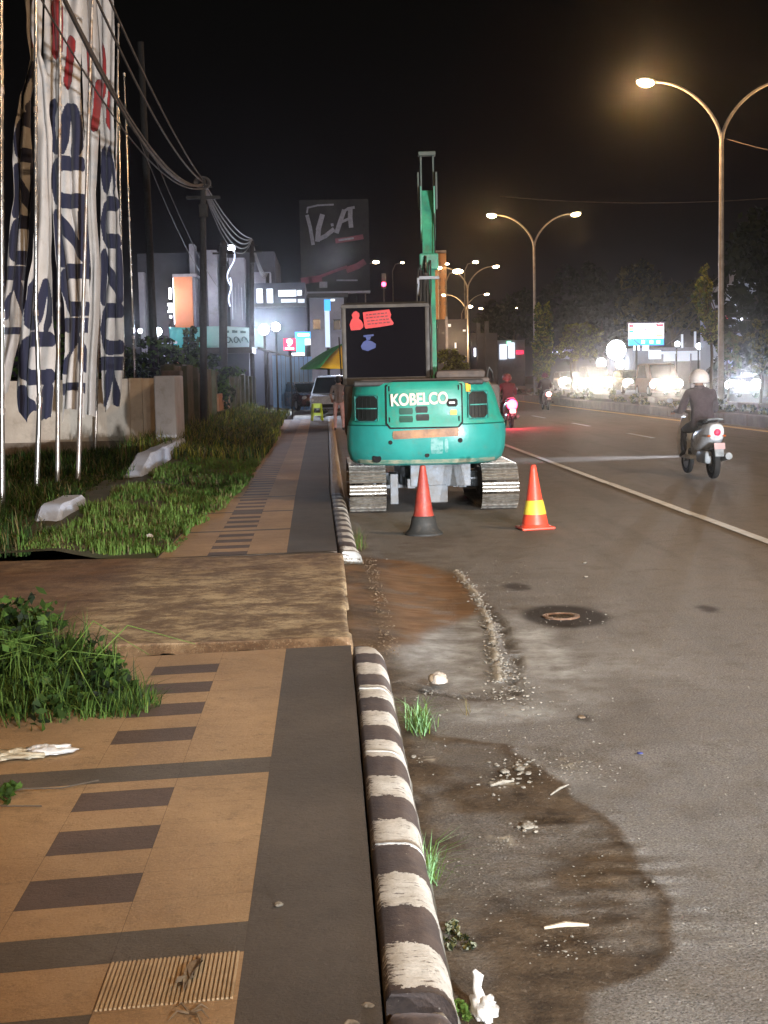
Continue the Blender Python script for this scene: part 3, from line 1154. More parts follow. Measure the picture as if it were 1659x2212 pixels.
def patch(mb, x0, x1, z0, z1, d, rad=.03, mi=0, nx=18, nz=10, skew=0.0, back=.02):
    V = []
    for j in range(nz + 1):
        t = j / nz
        z = z0 + (z1 - z0) * t
        dz = min(z - z0, z1 - z)
        ins = rad - math.sqrt(max(0, rad * rad - (rad - dz) ** 2)) if dz < rad else 0
        xa, xb = x0 + ins, x1 - ins
        for i in range(nx + 1):
            x = xa + (xb - xa) * i / nx
            zz = z + skew * (x - (x0 + x1) / 2)
            V.append((x, ysurf(x, zz) - d, zz))
    F = []
    n = nx + 1
    for j in range(nz):
        for i in range(nx):
            F.append((j * n + i, j * n + i + 1, (j + 1) * n + i + 1, (j + 1) * n + i))
    # skirt
    bd = [j * n for j in range(nz, 0, -1)] + [i for i in range(nx)] + [j * n + nx for j in range(nz)] + [nz * n + i for i in range(nx, 0, -1)]
    o = len(V)
    for b in bd:
        V.append((V[b][0], V[b][1] + d + back, V[b][2]))
    k = len(bd)
    for i in range(k):
        F.append((bd[i], bd[(i + 1) % k], o + (i + 1) % k, o + i))
    mb.add(V, F, mi)


# rear engine door with its dark gap, vents and lettering
mb = MB()
patch(mb, ex(833), ex(1001), ez(925), ez(821), .006, .05)
up(mb.build('door_gap', M_gap, exc))
mb = MB()
patch(mb, ex(836.5), ex(997.5), ez(921.5), ez(824), .020, .045)
door = up(mb.build('engine_door', M_tup, exc, True))
mb = MB()
for (a, b, c, d_) in ((863, 893, 894, 880), (899, 925, 891, 877), (863, 893, 911, 897), (899, 928, 908, 894)):
    patch(mb, ex(a), ex(b), ez(c), ez(d_), .026, .008, 0, 4, 3)
vm = mb.build('vent', M_slot, exc)
up(vm)
mb = MB()
for (a, b, c, d_) in ((899, 925, 891, 877), (900, 928, 908, 894)):
    patch(mb, ex(a), ex(b), ez(c), ez(d_), .030, .006, 0, 4, 3)
up(mb.build('vent', M_blk, exc))
text('lettering', 'KOBELCO', .195, face_M(ex(907), ysurf(ex(906), ez(862)) - .028, ez(862.5), 0, R(1.5)), M_let, door, .006, .0065, .80, True, .97)
mb = MB()
patch(mb, ex(966), ex(990), ez(879), ez(862), .028, .02, 0, 4, 4)
up(mb.build('door_latch', M_gap, door))
for c in door.children:
    c.rotation_euler.z = 0
mb = MB()
patch(mb, ex(973), ex(988), ez(897), ez(886), .028, .004, 0, 3, 3)
up(mb.build('yellow_sticker', M_yst, exc))
mb = MB()
patch(mb, ex(1008), ex(1019), ez(848), ez(822), .010, .004, 0, 3, 3, -.2)
up(mb.build('yellow_sticker', M_yst, exc))
mb = MB()
patch(mb, ex(971), ex(984), ez(873), ez(868), .034, .003, 0, 3, 3)
up(mb.build('white_sticker', M_wht, exc))
mb = MB()
patch(mb, ex(848), ex(992), ez(945), ez(927), .012, .012, 0, 14, 3, .035)
up(mb.build('lower_strip', M_strip, exc))
# side grilles
for (a, b, c, d_, rr) in ((763, 819, 911, 850, .05), (1011, 1059, 908, 844, .05)):
    mb = MB()
    patch(mb, ex(a), ex(b), ez(c), ez(d_), .005, rr, 0, 8, 8)
    patch(mb, ex(a) + .02, ex(b) - .02, ez(c) + .02, ez(d_) - .02, .012, rr * .8, 1, 8, 8)
    gr = mb.build('side_grille', [M_teal, M_blk], exc)
    up(gr)
    mb = MB()
    for q in range(1, 3):
        z = ez(c) + (ez(d_) - ez(c)) * q / 2 - (.0 if q < 2 else .02)
        if q == 1:
            x_0, x_1 = ex(a) + .03, ex(b) - .03
            mb.tube([(x_0 + (x_1 - x_0) * i / 6, ysurf(x_0 + (x_1 - x_0) * i / 6, z) - .018, z) for i in range(7)], .008, 6)
        for xe_ in (x_0 - .02, x_1 + .02):
            mb.tube([(xe_, ysurf(xe_, zz) - .014, zz) for zz in (ez(c) + .02, (ez(c) + ez(d_)) / 2, ez(d_) - .02)], .007, 6)
        for ze_ in (ez(c) + .012, ez(d_) - .012):
            mb.tube([(x_0 + (x_1 - x_0) * i / 6, ysurf(x_0 + (x_1 - x_0) * i / 6, ze_) - .014, ze_) for i in range(7)], .006, 6)
        up(mb.build('grille_bar', M_rub, exc))
        mb = MB()
    for q in range(1, 6):
        x = ex(a) + (ex(b) - ex(a)) * q / 6
        mb.tube([(x, ysurf(x, zz) - .014, zz) for zz in (ez(c) + .03, (ez(c) + ez(d_)) / 2, ez(d_) - .03)], .0025, 4)
    up(mb.build('grille_mesh', M_gap, exc))
for (a, b) in ((842, 838), (842, 905), (992, 838), (992, 905)):
    mb = MB()
    x, z = ex(a), ez(b)
    mb.tube([(x, ysurf(x, z) - .024, z - .03), (x, ysurf(x, z) - .024, z + .03)], .008, 8)
    up(mb.build('hinge', M_gap, exc))
# holes, bright scrape, dusty bottom lip
for (a, b, r_) in ((812, 988, .062), (930, 962, 0), (843, 954, .026), (994, 952, .030), (922, 983, .028)):
    if r_:
        x, z = ex(a), ez(b)
        y = ysurf(x, z)
        an = math.atan(.46 * 3.4 * (abs(x) / .98) ** 2.4 / .98) * (1 if x > 0 else -1)
        mb = MB()
        mb.lathe([(r_, -.01), (r_, .006), (r_ * .8, .008)], (0, 0, 0), 16, 0, Matrix.Translation((x, y, z)) @ Matrix.Rotation(an, 4, 'Z') @ Matrix.Rotation(math.pi / 2, 4, 'X'))
        up(mb.build('bolt_hole', M_gap, exc))
mb = MB()
for lo, hi, d_ in ((.632, .682, .006),):
    patch(mb, -.86, .84, lo, hi, d_, .008, 0, 40, 3)
up(mb.build('bottom_lip', M_cream, exc, True))
mb = MB()
patch(mb, ex(930), ex(957), ez(980), ez(946), .003, .01, 0, 4, 4)
patch(mb, ex(960), ex(968), ez(978), ez(948), .003, .01, 0, 3, 4)
up(mb.build('polished_patch', mat('rubbed_teal', (.20, .38, .36), .3, col2=(.05, .26, .22), scale=14), exc))

# upper deck, hood right of the cab, handrail
mb = MB()
mb.b2((-.80, -1.55, 1.60), (.78, -.60, 1.66), 0, .03)
mb.b2((.12, -1.30, 1.62), (.76, -.3, 1.76), 0, .06)
mb.b2((-.95, -1.05, .72), (.95, .9, 1.0), 0, .02)
mb.b2((.10, -.8, .95), (.95, .95, 1.58), 0, .06)
up(mb.build('deck', M_dko, exc, True))
mb = MB()
mb.tube([(.74, -1.35, 1.6), (.78, -1.30, 1.78), (.86, -.5, 1.72), (.9, .1, 1.62)], .014, 8)
mb.b2((-.88, -1.62, 1.575), (.70, -1.56, 1.645), 0, .02)
up(mb.build('handrail', M_hose, exc))


# cab
def cx(px):
    return (px - 829.5) / 171 - .54


def cz(py):
    return 1.7 - (py - 811) / 171


X0, X1, Z0, Z1 = cx(744), cx(932), cz(826), cz(656)
Y0, Y1 = -.95, .60
mb = MB()
mb.b2((X0 + .005, Y0 + .02, .95), (X1 - .005, Y1 - .02, Z0), 0, .05)           # lower panels
mb.loft([[(X0 - .01, Y0 - .02, Z1 - .05), (X1 + .01, Y0 - .02, Z1 - .05), (X1 + .01, Y1 + .05, Z1 - .05), (X0 - .01, Y1 + .05, Z1 - .05)],
         [(X0, Y0 - .015, Z1 - .01), (X1, Y0 - .015, Z1 - .01), (X1, Y1 + .04, Z1 - .01), (X0, Y1 + .04, Z1 - .01)],
         [(X0 + .06, Y0 + .05, Z1 + .02), (X1 - .06, Y0 + .05, Z1 + .02), (X1 - .06, Y1 - .04, Z1 + .02), (X0 + .06, Y1 - .04, Z1 + .02)]])
for (x, y) in ((X0 + .025, Y0 + .025), (X1 - .025, Y0 + .025), (X0 + .025, Y1 - .03), (X1 - .025, Y1 - .03), (X0 + .025, -.15)):
    mb.b2((x - .028, y - .028, Z0 - .02), (x + .028, y + .028, Z1 - .04), 0, .012)
mb.b2((X0 + .03, Y0, Z0 - .02), (X1 - .03, Y0 + .05, Z0 + .075), 0, .01)
cab = up(mb.build('cab', M_cabf, exc, True))
mb = MB()
mb.b2((X0 + .05, Y0 + .012, Z0 + .07), (X1 - .05, Y0 + .024, Z1 - .045))
rw = mb.build('rear_window', M_gls, cab)
mb = MB()
mb.b2((X0 + .004, Y0 + .06, Z0), (X0 + .014, Y1 - .06, Z1 - .05))
mb.b2((X1 - .014, Y0 + .06, Z0), (X1 - .004, Y1 - .06, Z1 - .05))
mb.b2((X0 + .06, Y1 - .03, Z0 - .4), (X1 - .06, Y1 - .015, Z1 - .05))
mb.build('side_window', M_gls, cab)
mb = MB()
mb.tube([(X1 + .02, Y0 + .0, Z0 + .05), (X1 + .03, Y0 - .02, Z1 - .3), (X1 + .02, Y0, Z1 - .05)], .012, 6)
mb.build('grab_rail', M_cabf, cab)
mb = MB()
mb.tube([(X0 - .03, Y0 + .2, Z0 + .1), (X0 - .05, Y0 + .2, Z1 - .4)], .01, 6)
mb.build('grab_rail', M_cabf, cab)

# red warning sticker and small blue sticker on the rear window
ys = Y0 - .0235
mb = MB()


def sk(px, py):
    return (cx(px), cz(py))


fig = [(764, 712), (761, 700), (765, 690), (768, 686), (766, 679), (770, 673), (776, 671), (782, 675), (783, 681), (781, 687), (787, 692), (791, 700), (790, 706), (784, 711)]
tri = [(762, 712), (759, 704), (766, 692), (785, 691), (791, 703), (786, 711)]
mb.prism([sk(*p) for p in fig], 1, ys, ys + .012)
body = [(790, 674), (847, 669), (851, 680), (849, 687), (856, 698), (854, 702), (826, 706), (795, 709), (793, 704)]
mb.prism([sk(*p) for p in body], 1, ys, ys + .012)
st = mb.build('warning_sticker', M_reds, rw)
mb = MB()
for q, (a, b, n_) in enumerate(((797, 843, 5), (797, 842, 6), (799, 846, 6), (800, 849, 5))):
    yy = 678.5 + 6.6 * q
    x = a
    k = 0
    while x < b:
        wdt = 4 + (k * 37 + q * 11) % 5
        sl = -.075
        y1_ = yy + (x - a) * sl
        mb.prism([sk(x, y1_), sk(x + wdt, y1_ + wdt * sl), sk(x + wdt, y1_ + 2.6 + wdt * sl), sk(x, y1_ + 2.6)], 1, ys - .003, ys - .0005)
        x += wdt + 2.2
        k += 1
mb.build('sticker_print', M_redl, rw)
mb = MB()
mb.prism([sk(*p) for p in ((787, 753), (784, 746), (790, 737), (798, 733), (808, 736), (817, 742), (816, 750), (806, 754), (799, 757))], 1, ys, ys + .012)
mb.prism([sk(*p) for p in ((790, 723), (812, 721), (813, 725), (791, 727))], 1, ys, ys + .012)
mb.prism([sk(*p) for p in ((795, 727), (807, 726), (804, 733), (797, 733))], 1, ys, ys + .012)
mb.build('blue_sticker', M_blus, rw)


# boom
def slab_path(mb, pts, th, x0, x1, mi=0):
    """box beam along (y,z) points with thickness th(list)"""
    L, Rr = [], []
    for i, p in enumerate(pts):
        a = pts[max(i - 1, 0)]
        b = pts[min(i + 1, len(pts) - 1)]
        t = Vector((b[0] - a[0], b[1] - a[1])).normalized()
        n = Vector((-t.y, t.x)) * th[i] / 2
        L.append((p[0] + n.x, p[1] + n.y))
        Rr.append((p[0] - n.x, p[1] - n.y))
    loops = [[(x0, l[0], l[1]), (x1, l[0], l[1]), (x1, r_[0], r_[1]), (x0, r_[0], r_[1])] for l, r_ in zip(L, Rr)]
    mb.loft(loops, mi)


mb = MB()
slab_path(mb, [(.20, 1.15), (.30, 1.8), (.42, 2.35), (.62, 2.85), (.86, 3.35), (1.05, 3.8), (1.2, 4.22)], [.26, .34, .36, .38, .34, .28, .20], .0, .160)
mb.b2((-.05, .50, 3.12), (.21, .62, 3.34), 0, .02)
mb.b2((-.022, .86, 3.55), (-.002, 1.3, 4.28))
mb.b2((.162, .86, 3.55), (.182, 1.3, 4.28))
boom = up(mb.build('boom', M_grn, exc))
mb = MB()
mb.tube([(.03, .12, 2.35), (.03, .40, 3.05)], .055, 12)
up(mb.build('arm_cylinder', M_hose, boom))
mb = MB()
mb.tube([(.03, .40, 3.05), (.03, .52, 3.30)], .028, 10)
up(mb.build('cylinder_rod', M_chr, boom))
for c in boom.children:
    c.rotation_euler.z = 0
mb = MB()
for k, xx in enumerate((-.06, -.035, .08, .10)):
    mb.tube([(xx, .10 - .02 * k, 1.7), (xx - .03, .06, 2.3), (xx - .03 + .03 * (k % 2), .24, 2.85), (xx, .46, 3.15 + .03 * k)], .012, 6)
mb.tube([(.165, .56, 3.3), (.17, .80, 3.75), (.165, .95, 4.1)], .010, 6)
up(mb.build('hydraulic_hose', M_hose, exc))
mb = MB()
mb.b2((-.055, .30, 2.98), (.215, .36, 3.02))
mb.b2((-.085, .28, 2.78), (-.055, .34, 3.0))
up(mb.build('hose_clamp', M_und, exc))
# arm with fork plates standing above the boom end, bucket in front
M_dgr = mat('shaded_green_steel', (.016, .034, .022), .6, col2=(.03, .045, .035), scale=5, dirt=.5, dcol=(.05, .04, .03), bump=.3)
mb = MB()
for xa in (-.015, .155):
    mb.prism([(1.02, 4.76), (1.14, 4.78), (1.30, 4.45), (1.36, 4.1), (1.16, 4.05), (1.10, 4.35)], 0, xa, xa + .022)
mb.b2((-.04, .98, 4.71), (.20, 1.10, 4.77), 0, .01)
slab_path(mb, [(1.25, 4.25), (1.55, 3.5), (1.95, 2.5), (2.25, 1.6)], [.2, .28, .24, .16], .0, .16)
for xa in (-.045, .205):
    mb.prism([(.95, 4.48), (1.03, 4.50), (1.08, 4.2), (1.16, 4.0), (1.00, 3.98), (.95, 4.2)], 0, xa - .012, xa + .012)
up(mb.build('arm', M_dgr, exc))
mb = MB()
mb.prism([(2.0, .35), (2.15, .15), (2.5, .08), (2.85, .3), (2.75, .42), (2.5, .28), (2.28, .36), (2.2, .7), (2.3, 1.5), (2.15, 1.55), (2.0, .8)], 0, -.22, .38)
up(mb.build('bucket', M_trk, exc))

# undercarriage
mb = MB()
mb.b2((-.40, -.75, .30), (.42, .75, .56), 0, .03)
mb.b2((-.30, -1.32, .32), (.45, -1.26, .60), 0, .01)
mb.b2((-.34, -1.30, .30), (-.24, -.5, .42), 0, .01)
mb.b2((.30, -1.30, .30), (.40, -.5, .42), 0, .01)
mb.lathe([(.42, 0), (.42, .12), (.36, .14)], (0, 0, .57), 28)
mb.b2((-.62, -.55, .25), (-.3, -.35, .45))
mb.b2((.3, -.55, .25), (.62, -.35, .45))
mb.b2((-.55, -1.22, .10), (-.45, -1.15, .48), 0, .01)
mb.b2((-.12, -1.34, .12), (.16, -1.32, .34), 0, .01)
mb.build('undercarriage_frame', M_und, exc)


def make_track():
    mb = MB()
    rad, half = .245, 1.02
    per = 4 * half + 2 * math.pi * rad
    n = 40
    for i in range(n):
        s_ = (i + .3) / n * per
        if s_ < 2 * half:
            y, z, a = -half + s_, rad, 0
        elif s_ < 2 * half + math.pi * rad:
            t = (s_ - 2 * half) / rad
            y, z, a = half + math.sin(t) * rad, math.cos(t) * rad, -t
        elif s_ < 4 * half + math.pi * rad:
            y, z, a = half - (s_ - 2 * half - math.pi * rad), -rad, math.pi
        else:
            t = (s_ - 4 * half - math.pi * rad) / rad
            y, z, a = -half - math.sin(t) * rad, -math.cos(t) * rad, math.pi - t
        M = Matrix.Translation((0, y, z)) @ Matrix.Rotation(a, 4, 'X')
        mb.box((0, 0, .012), (.46, .128, .016), 0, None, 0, M)
        mb.box((0, -.045, .028), (.455, .016, .028), 1, None, 0, M)
        mb.box((0, 0, .026), (.455, .012, .022), 1, None, 0, M)
        mb.box((0, .045, .028), (.455, .016, .028), 1, None, 0, M)
        mb.box((0, 0, -.02), (.10, .12, .05), 0, None, 0, M)
    return mb


tr = None
for sx in (-.83, .83):
    if tr is None:
        tr = make_track().build('track', [M_trk, M_stl], exc)
    else:
        tr = tr.copy()
        COL.objects.link(tr)
    tr.location = (sx, 0, .287)
    mb = MB()
    mb.b2((-.12, -.85, -.10), (.12, .85, .12), 0, .03)
    tf = mb.build('track_frame', M_und, tr)
    mb = MB()
    Mx = Matrix.Rotation(math.pi / 2, 4, 'Y')
    mb.lathe([(.20, -.05), (.22, 0), (.20, .05)], (0, 0, 0), 18, 0, Matrix.Translation((0, -1.02, 0)) @ Mx)
    mb.build('sprocket', M_trk, tr)
    mb = MB()
    mb.lathe([(.20, -.06), (.21, 0), (.20, .06)], (0, 0, 0), 18, 0, Matrix.Translation((0, 1.02, 0)) @ Mx)
    mb.build('idler', M_trk, tr)
    for k in range(4):
        mb = MB()
        mb.lathe([(.07, -.1), (.09, 0), (.07, .1)], (0, 0, 0), 12, 0, Matrix.Translation((0, -.6 + .4 * k, -.14)) @ Mx)
        mb.build('roller', M_trk, tr)

# ================================================================ CONES
M_cor = mat('faded_orange_plastic', (.40, .052, .03), .5, col2=(.26, .035, .026), scale=9, dirt=.35, dcol=(.25, .12, .09), bump=.2)
M_crd = mat('bright_orange_plastic', (.85, .085, .035), .42, col2=(.62, .06, .035), scale=5, dirt=.4, dcol=(.35, .09, .06))
M_cbk = mat('black_cone_rubber', (.028, .028, .026), .7, bump=.4, dirt=.35, dcol=(.09, .075, .06))
M_cyl = mat('yellow_reflective_band', (.78, .62, .06), .4, col2=(.7, .52, .05), scale=20)

c1 = empty('traffic_cone', (1.03, 14.78, 0), .3, 'faded orange traffic cone with a black rubber foot, standing behind the excavator', 'traffic cone', 'traffic cones behind the excavator')
mb = MB()
mb.lathe([(.118, .19), (.100, .25), (.085, .36), (.066, .50), (.048, .62), (.036, .70), (.030, .735), (.018, .742)], (0, 0, 0), 28)
mb.build('cone_body', M_cor, c1, True)
mb = MB()
mb.lathe([(.205, .0), (.205, .018), (.19, .03), (.16, .06), (.140, .12), (.128, .19), (.112, .205)], (0, 0, 0), 28)
mb.build('cone_foot', M_cbk, c1, True)
c2 = empty('traffic_cone', (2.27, 15.03, 0), .12, 'bright orange traffic cone with a yellow band, standing on the asphalt beside the excavator track', 'traffic cone', 'traffic cones behind the excavator')
c2.rotation_euler = (0, R(-1.2), .12)
mb = MB()
mb.lathe([(.145, .035), (.137, .10), (.118, .18), (.083, .36), (.052, .56), (.036, .66), (.031, .695), (.022, .705)], (0, 0, 0), 28)
mb.build('cone_body', M_crd, c2, True)
mb = MB()
mb.lathe([(.127, .168), (.100, .300), (.093, .318)], (0, 0, 0), 28)
mb.build('yellow_band', M_cyl, c2, True)
mb = MB()
mb.box((0, 0, .018), (.37, .33, .03), 0, None, .012)
mb.lathe([(.165, .03), (.150, .05), (.140, .06)], (0, 0, 0), 28)
mb.build('cone_foot', M_crd, c2)
# ================================================================ STREET LAMPS on the median
M_pole = mat('galvanised_lamp_pole', (.36, .33, .28), .5, metal=.3, col2=(.24, .21, .18), scale=3, dirt=.2)
M_hd = mat('lamp_housing', (.2, .19, .18), .5, metal=.4)
M_lamp = glow('sodium_lamp_glass', (1, .74, .44), 16)
M_lampw = glow('weak_lamp_glass', (1, .76, .46), 22)


def make_street_lamp():
    r = empty('street_lamp', (LAMP_X, 48, .25), 0)
    mb = MB()
    mb.tube([(0, 0, 0), (0, 0, 4), (0, 0, 9.5)], [.115, .10, .075], 12)
    mb.lathe([(.2, 0), (.2, .03), (.13, .05), (.12, .5)], (0, 0, 0), 12)
    mb.tube([(0, 0, 5.0), (0, 0, 5.08)], .108, 12)
    mb.build('pole', M_pole, r, True)
    for s_ in (-1, 1):
        mb = MB()
        pts, rs = [], []
        for k in range(17):
            t = k / 16
            x = 2.30 * (1 - math.cos(t * math.pi * .5)) ** .9
            z = 9.3 + 1.92 * math.sin(t * math.pi * .5) ** 1.15
            pts.append((s_ * (x + .02), 0, z))
            rs.append(.068 - .028 * t)
        mb.tube(pts, rs, 10)
        mb.build('arm', M_pole, r, True)
        mb = MB()
        M = Matrix.Translation((s_ * 2.62, 0, 11.25)) @ Matrix.Rotation(-s_ * R(6), 4, 'Y')
        mb.ball((0, 0, .03), (.36, .15, .085), 14, 0, M)
        h = mb.build('lamp_head', M_hd, r, True)
        mb = MB()
        mb.ball((0, 0, -.05), (.31, .19, .15), 14, 0, M)
        mb.build('lamp_glass', M_lamp, h, True)
    return r


lamp = make_street_lamp()
spec = [(LAMP_X + .45, 48, 'twin-arm street lamp tallest in view, its bright left lamp at the upper right'),
        (LAMP_X - .1, 87, 'twin-arm street lamp second along the median, above the columnar tree'),
        (LAMP_X - .0, 128, 'twin-arm street lamp third along the median, just right of the excavator boom'),
        (LAMP_X + 4.3, 172, 'far twin-arm street lamp on the median beyond the third one'),
        (LAMP_X + 13, 209, 'farthest twin-arm street lamp, two small lights low over the traffic')]
LAMPS = []
for i, (x, y, lb) in enumerate(spec):
    o = lamp if i == 0 else copy_tree(lamp)
    o.location = (x, y, .25)
    tag(o, lb, 'street lamp', 'twin-arm street lamps along the median')
    LAMPS.append(o)
# assumed lamps continuing the same row, unseen behind and beside the camera
for (x, y, lb) in ((LAMP_X + .1, 9.2, 'assumed twin-arm street lamp beside the camera, just outside the picture'), (LAMP_X, -30, 'assumed twin-arm street lamp, unseen behind the camera')):
    o = copy_tree(lamp)
    o.location = (x, y, .25)
    tag(o, lb, 'street lamp', 'twin-arm street lamps along the median')
    LAMPS.append(o)
for o in LAMPS:
    y = o.location.y
    for s_ in (-1, 1):
        far = y > 100
        if y > 150:
            continue
        p = (o.location.x + s_ * 2.62, y, 11.33)
        pw = {48: 4200, 87: 1700, 128: 1300}.get(int(y), 3000)
        if int(y) == 9:
            pw = 5600
        if s_ > 0:
            pw *= .22
        light('street_lamp_light', p, WARM if y < 40 else SODIUM, pw, .16)


# an assumed lamp, added unseen at left behind the camera, warms flags and pavement
sl = copy_tree(lamp)
sl.location = (-4.2, -9.0, 0)
sl.rotation_euler.z = R(0)
tag(sl, 'assumed twin-arm street lamp on the left roadside, unseen behind the camera', 'street lamp', 'twin-arm street lamps along the median')
light('street_lamp_light', (-1.6, -9, 11.1), SODIUM, 9000, .16)
light('street_lamp_light', (-6.8, -9, 11.1), WARM, 600, .16)

# small distant lamps on the left side of the far street
M_lsm = glow('far_lamp_glass', (1, .78, .5), 26)


def far_lamp(x, y, h, lb, arm=1.2, r=.2, m=M_lsm):
    e_ = empty('far_street_lamp', (x, y, 0), 0, lb, 'street lamp', 'small far street lamps')
    mb = MB()
    mb.tube([(0, 0, 0), (0, 0, h - 1), (arm * .3, 0, h - .2), (arm, 0, h)], [.09, .07, .05, .04], 8)
    mb.build('pole', M_pole, e_, True)
    mb = MB()
    mb.ball((arm, 0, h - .02), (r * 1.6, r * .8, r * .7), 10)
    mb.build('lamp_glass', m, e_, True)


for (px, py, y, lb, r) in ((812, 566, 150, 'small dim street lamp over the left of the billboard end', .22), (869, 567, 170, 'tiny pale street lamp just left of the excavator boom', .14),
                        (989, 586, 140, 'bright single street lamp between the boom and the third median lamp', .34), (1027, 566, 150, 'dim shaded street lamp beside the third median lamp fork', .2),
                        (966, 570, 180, 'tiny street lamp just right of the orange tower', .16), (1015, 662, 200, 'small low street lamp above the far traffic near the third lamp pole', .26),
                        (1345, 694, 190, 'small low street lamp left of the convenience store sign', .28)):
    p = W(px, py, y)
    far_lamp(p.x - 1.2, y, p.z, lb, 1.2, r, M_lamp if r > .3 else M_lsm)

# red signal light
p = W(829, 614, 120)
e_ = empty('signal_light', (p.x, 120, 0), 0, 'small red signal light glowing over the road left of the boom', 'traffic light')
mb = MB()
mb.tube([(0, .3, 0), (0, .3, p.z - .3)], .06, 8)
mb.b2((-.2, .0, p.z - .35), (.2, .3, p.z + .95), 0, .05)
mb.build('signal_post', M_hd, e_)
mb = MB()
mb.ball((0, 0, p.z), (.19, .08, .19), 12)
mb.build('red_lamp', glow('red_signal_glass', (1, .03, .10), 14), e_, True)

# ================================================================ FLAG POLES and BANNERS
M_fp = mat('stainless_flag_pole', (.62, .60, .57), .22, metal=.85, col2=(.45, .40, .34), scale=2)
M_fpr = mat('rusty_flag_pole', (.50, .49, .47), .35, metal=.6, col2=(.26, .18, .12), scale=4, dirt=.4, dcol=(.16, .07, .03))
fl = [(4, 1118, -2, .0, 12.0), (78, 1072, 0, .0, 10.5), (124, 1048, 0, .0, 10.2), (168, 1046, 0, .0, 9.6), (205, 988, 0, .0, 9.8), (240, 980, 0, .0, 9.6), (270, 972, 0, .0, 8.0), (296, 952, 0, .0, 8.5)]
flb = ['leftmost flag pole at the picture edge, standing in the weeds', 'kinked flag pole second from the left with a narrow white banner', 'third flag pole from the left, rusty joints, standing before the wall',
       'thin flag pole fourth from the left, mostly hidden behind banners', 'short-footed flag pole fifth from the left under the middle banner', 'flag pole sixth from the left below the right banner',
       'bare bright flag pole second from the right, its top just under the cables', 'bare bright flag pole nearest the white pillar, rightmost of the row']
tops = [(2, -400), (76, -300), (132, -300), (208, -300), (240, -300), (262, -300), (254, 128), (268, 163)]
for i, (px, py, _, _, h) in enumerate(fl):
    g_ = G(px, py, .05)
    if g_.y > 36:
        g_ = W(px, py, 36)
        g_.z = .05
    tx, ty = tops[i]
    tpt = W(tx, ty, g_.y)
    b_ = Vector((g_.x, g_.y, .02))
    e_ = empty('flag_pole', b_, 0, flb[i], 'flag pole', 'flag poles in a row before the wall')
    T = tpt - b_
    # keep poles near vertical, 9 to 12 m high
    if T.z > h + 1.5:
        T = T * ((h) / T.z)
    mb = MB()
    sects = [0, .16, .30, .62, 1]
    rr = [.040, .036, .030, .026, .020]
    kink = Vector((.05, 0, 0)) if i == 1 else Vector((0, 0, 0))
    mb.tube([T * s_ + (kink if s_ == .16 else Vector()) * 1.0 for s_ in sects], rr, 10)
    mb.build('shaft', M_fp if i in (0, 1, 6, 7) else M_fpr, e_, True)
    mb = MB()
    for s_, r_ in ((.16, .046), (.30, .040), (.62, .034)):
        c_ = T * s_ + (kink if s_ == .16 else Vector())
        mb.tube([c_ - Vector((0, 0, .04)), c_ + Vector((0, 0, .04))], r_, 10)
    mb.tube([T + Vector((0, 0, 0)), T + Vector((0, 0, .06))], .03, 8)
    mb.build('joint', M_fpr, e_, True)

# banner cloth: the dye of the letters is a colour stored on the cloth
m_, nt, b_ = base('banner_cloth')
at_ = nt.nodes.new('ShaderNodeAttribute')
at_.attribute_name = 'ink'
tc = nt.nodes.new('ShaderNodeTexCoord').outputs['Object']
wcol = mixc(nt, ramp(nt, noi(nt, tc, 2.5, 6, .6), .3, .7), (.56, .53, .50), (.44, .40, .36))
wcol = mixc(nt, mth(nt, 'MULTIPLY', ramp(nt, noi(nt, tc, 7, 6, .7), .56, .74), .4), wcol, (.3, .22, .15))
c_ = mixc(nt, ramp(nt, at_.outputs['Fac'], .25, .75), wcol, (.016, .017, .042))
c_ = mixc(nt, ramp(nt, at_.outputs['Fac'], 1.3, 1.7), c_, (.26, .018, .018))
nt.links.new(c_, b_.inputs['Base Color'])
b_.inputs['Roughness'].default_value = .85
b_.inputs['Sheen Weight'].default_value = .2
M_cloth = m_


def letter_ink(U, V, ch):
    """U across 0..1 (reading: letter top is at U=1), V along 0..1 downwards: letters turned a quarter clockwise"""
    # unrotated letter coords: x along V (left to right = downwards), y = U
    x, y = V, U
    th = .145
    if ch == 'S':
        pts = [(.95, .78), (.80, .90), (.45, .92), (.16, .84), (.14, .66), (.40, .55), (.68, .46), (.88, .34), (.84, .14), (.55, .07), (.2, .09), (.05, .22)]
    elif ch == 'U':
        pts = [(.14, .95), (.13, .35), (.22, .14), (.5, .07), (.78, .14), (.87, .35), (.86, .95)]
    elif ch == 'Z':
        pts = [(.05, .92), (.93, .92), (.10, .09), (.97, .09)]
    elif ch == 'K':
        a = pdist(x, y, [(.13, .0), (.13, 1.0)])
        b2_ = pdist(x, y, [(.92, 1.0), (.22, .50), (.95, .0)])
        return np.minimum(a, b2_) < th
    elif ch == 'I':
        pts = [(.5, .0), (.5, 1.0)]
    return pdist(x, y, pts) < th


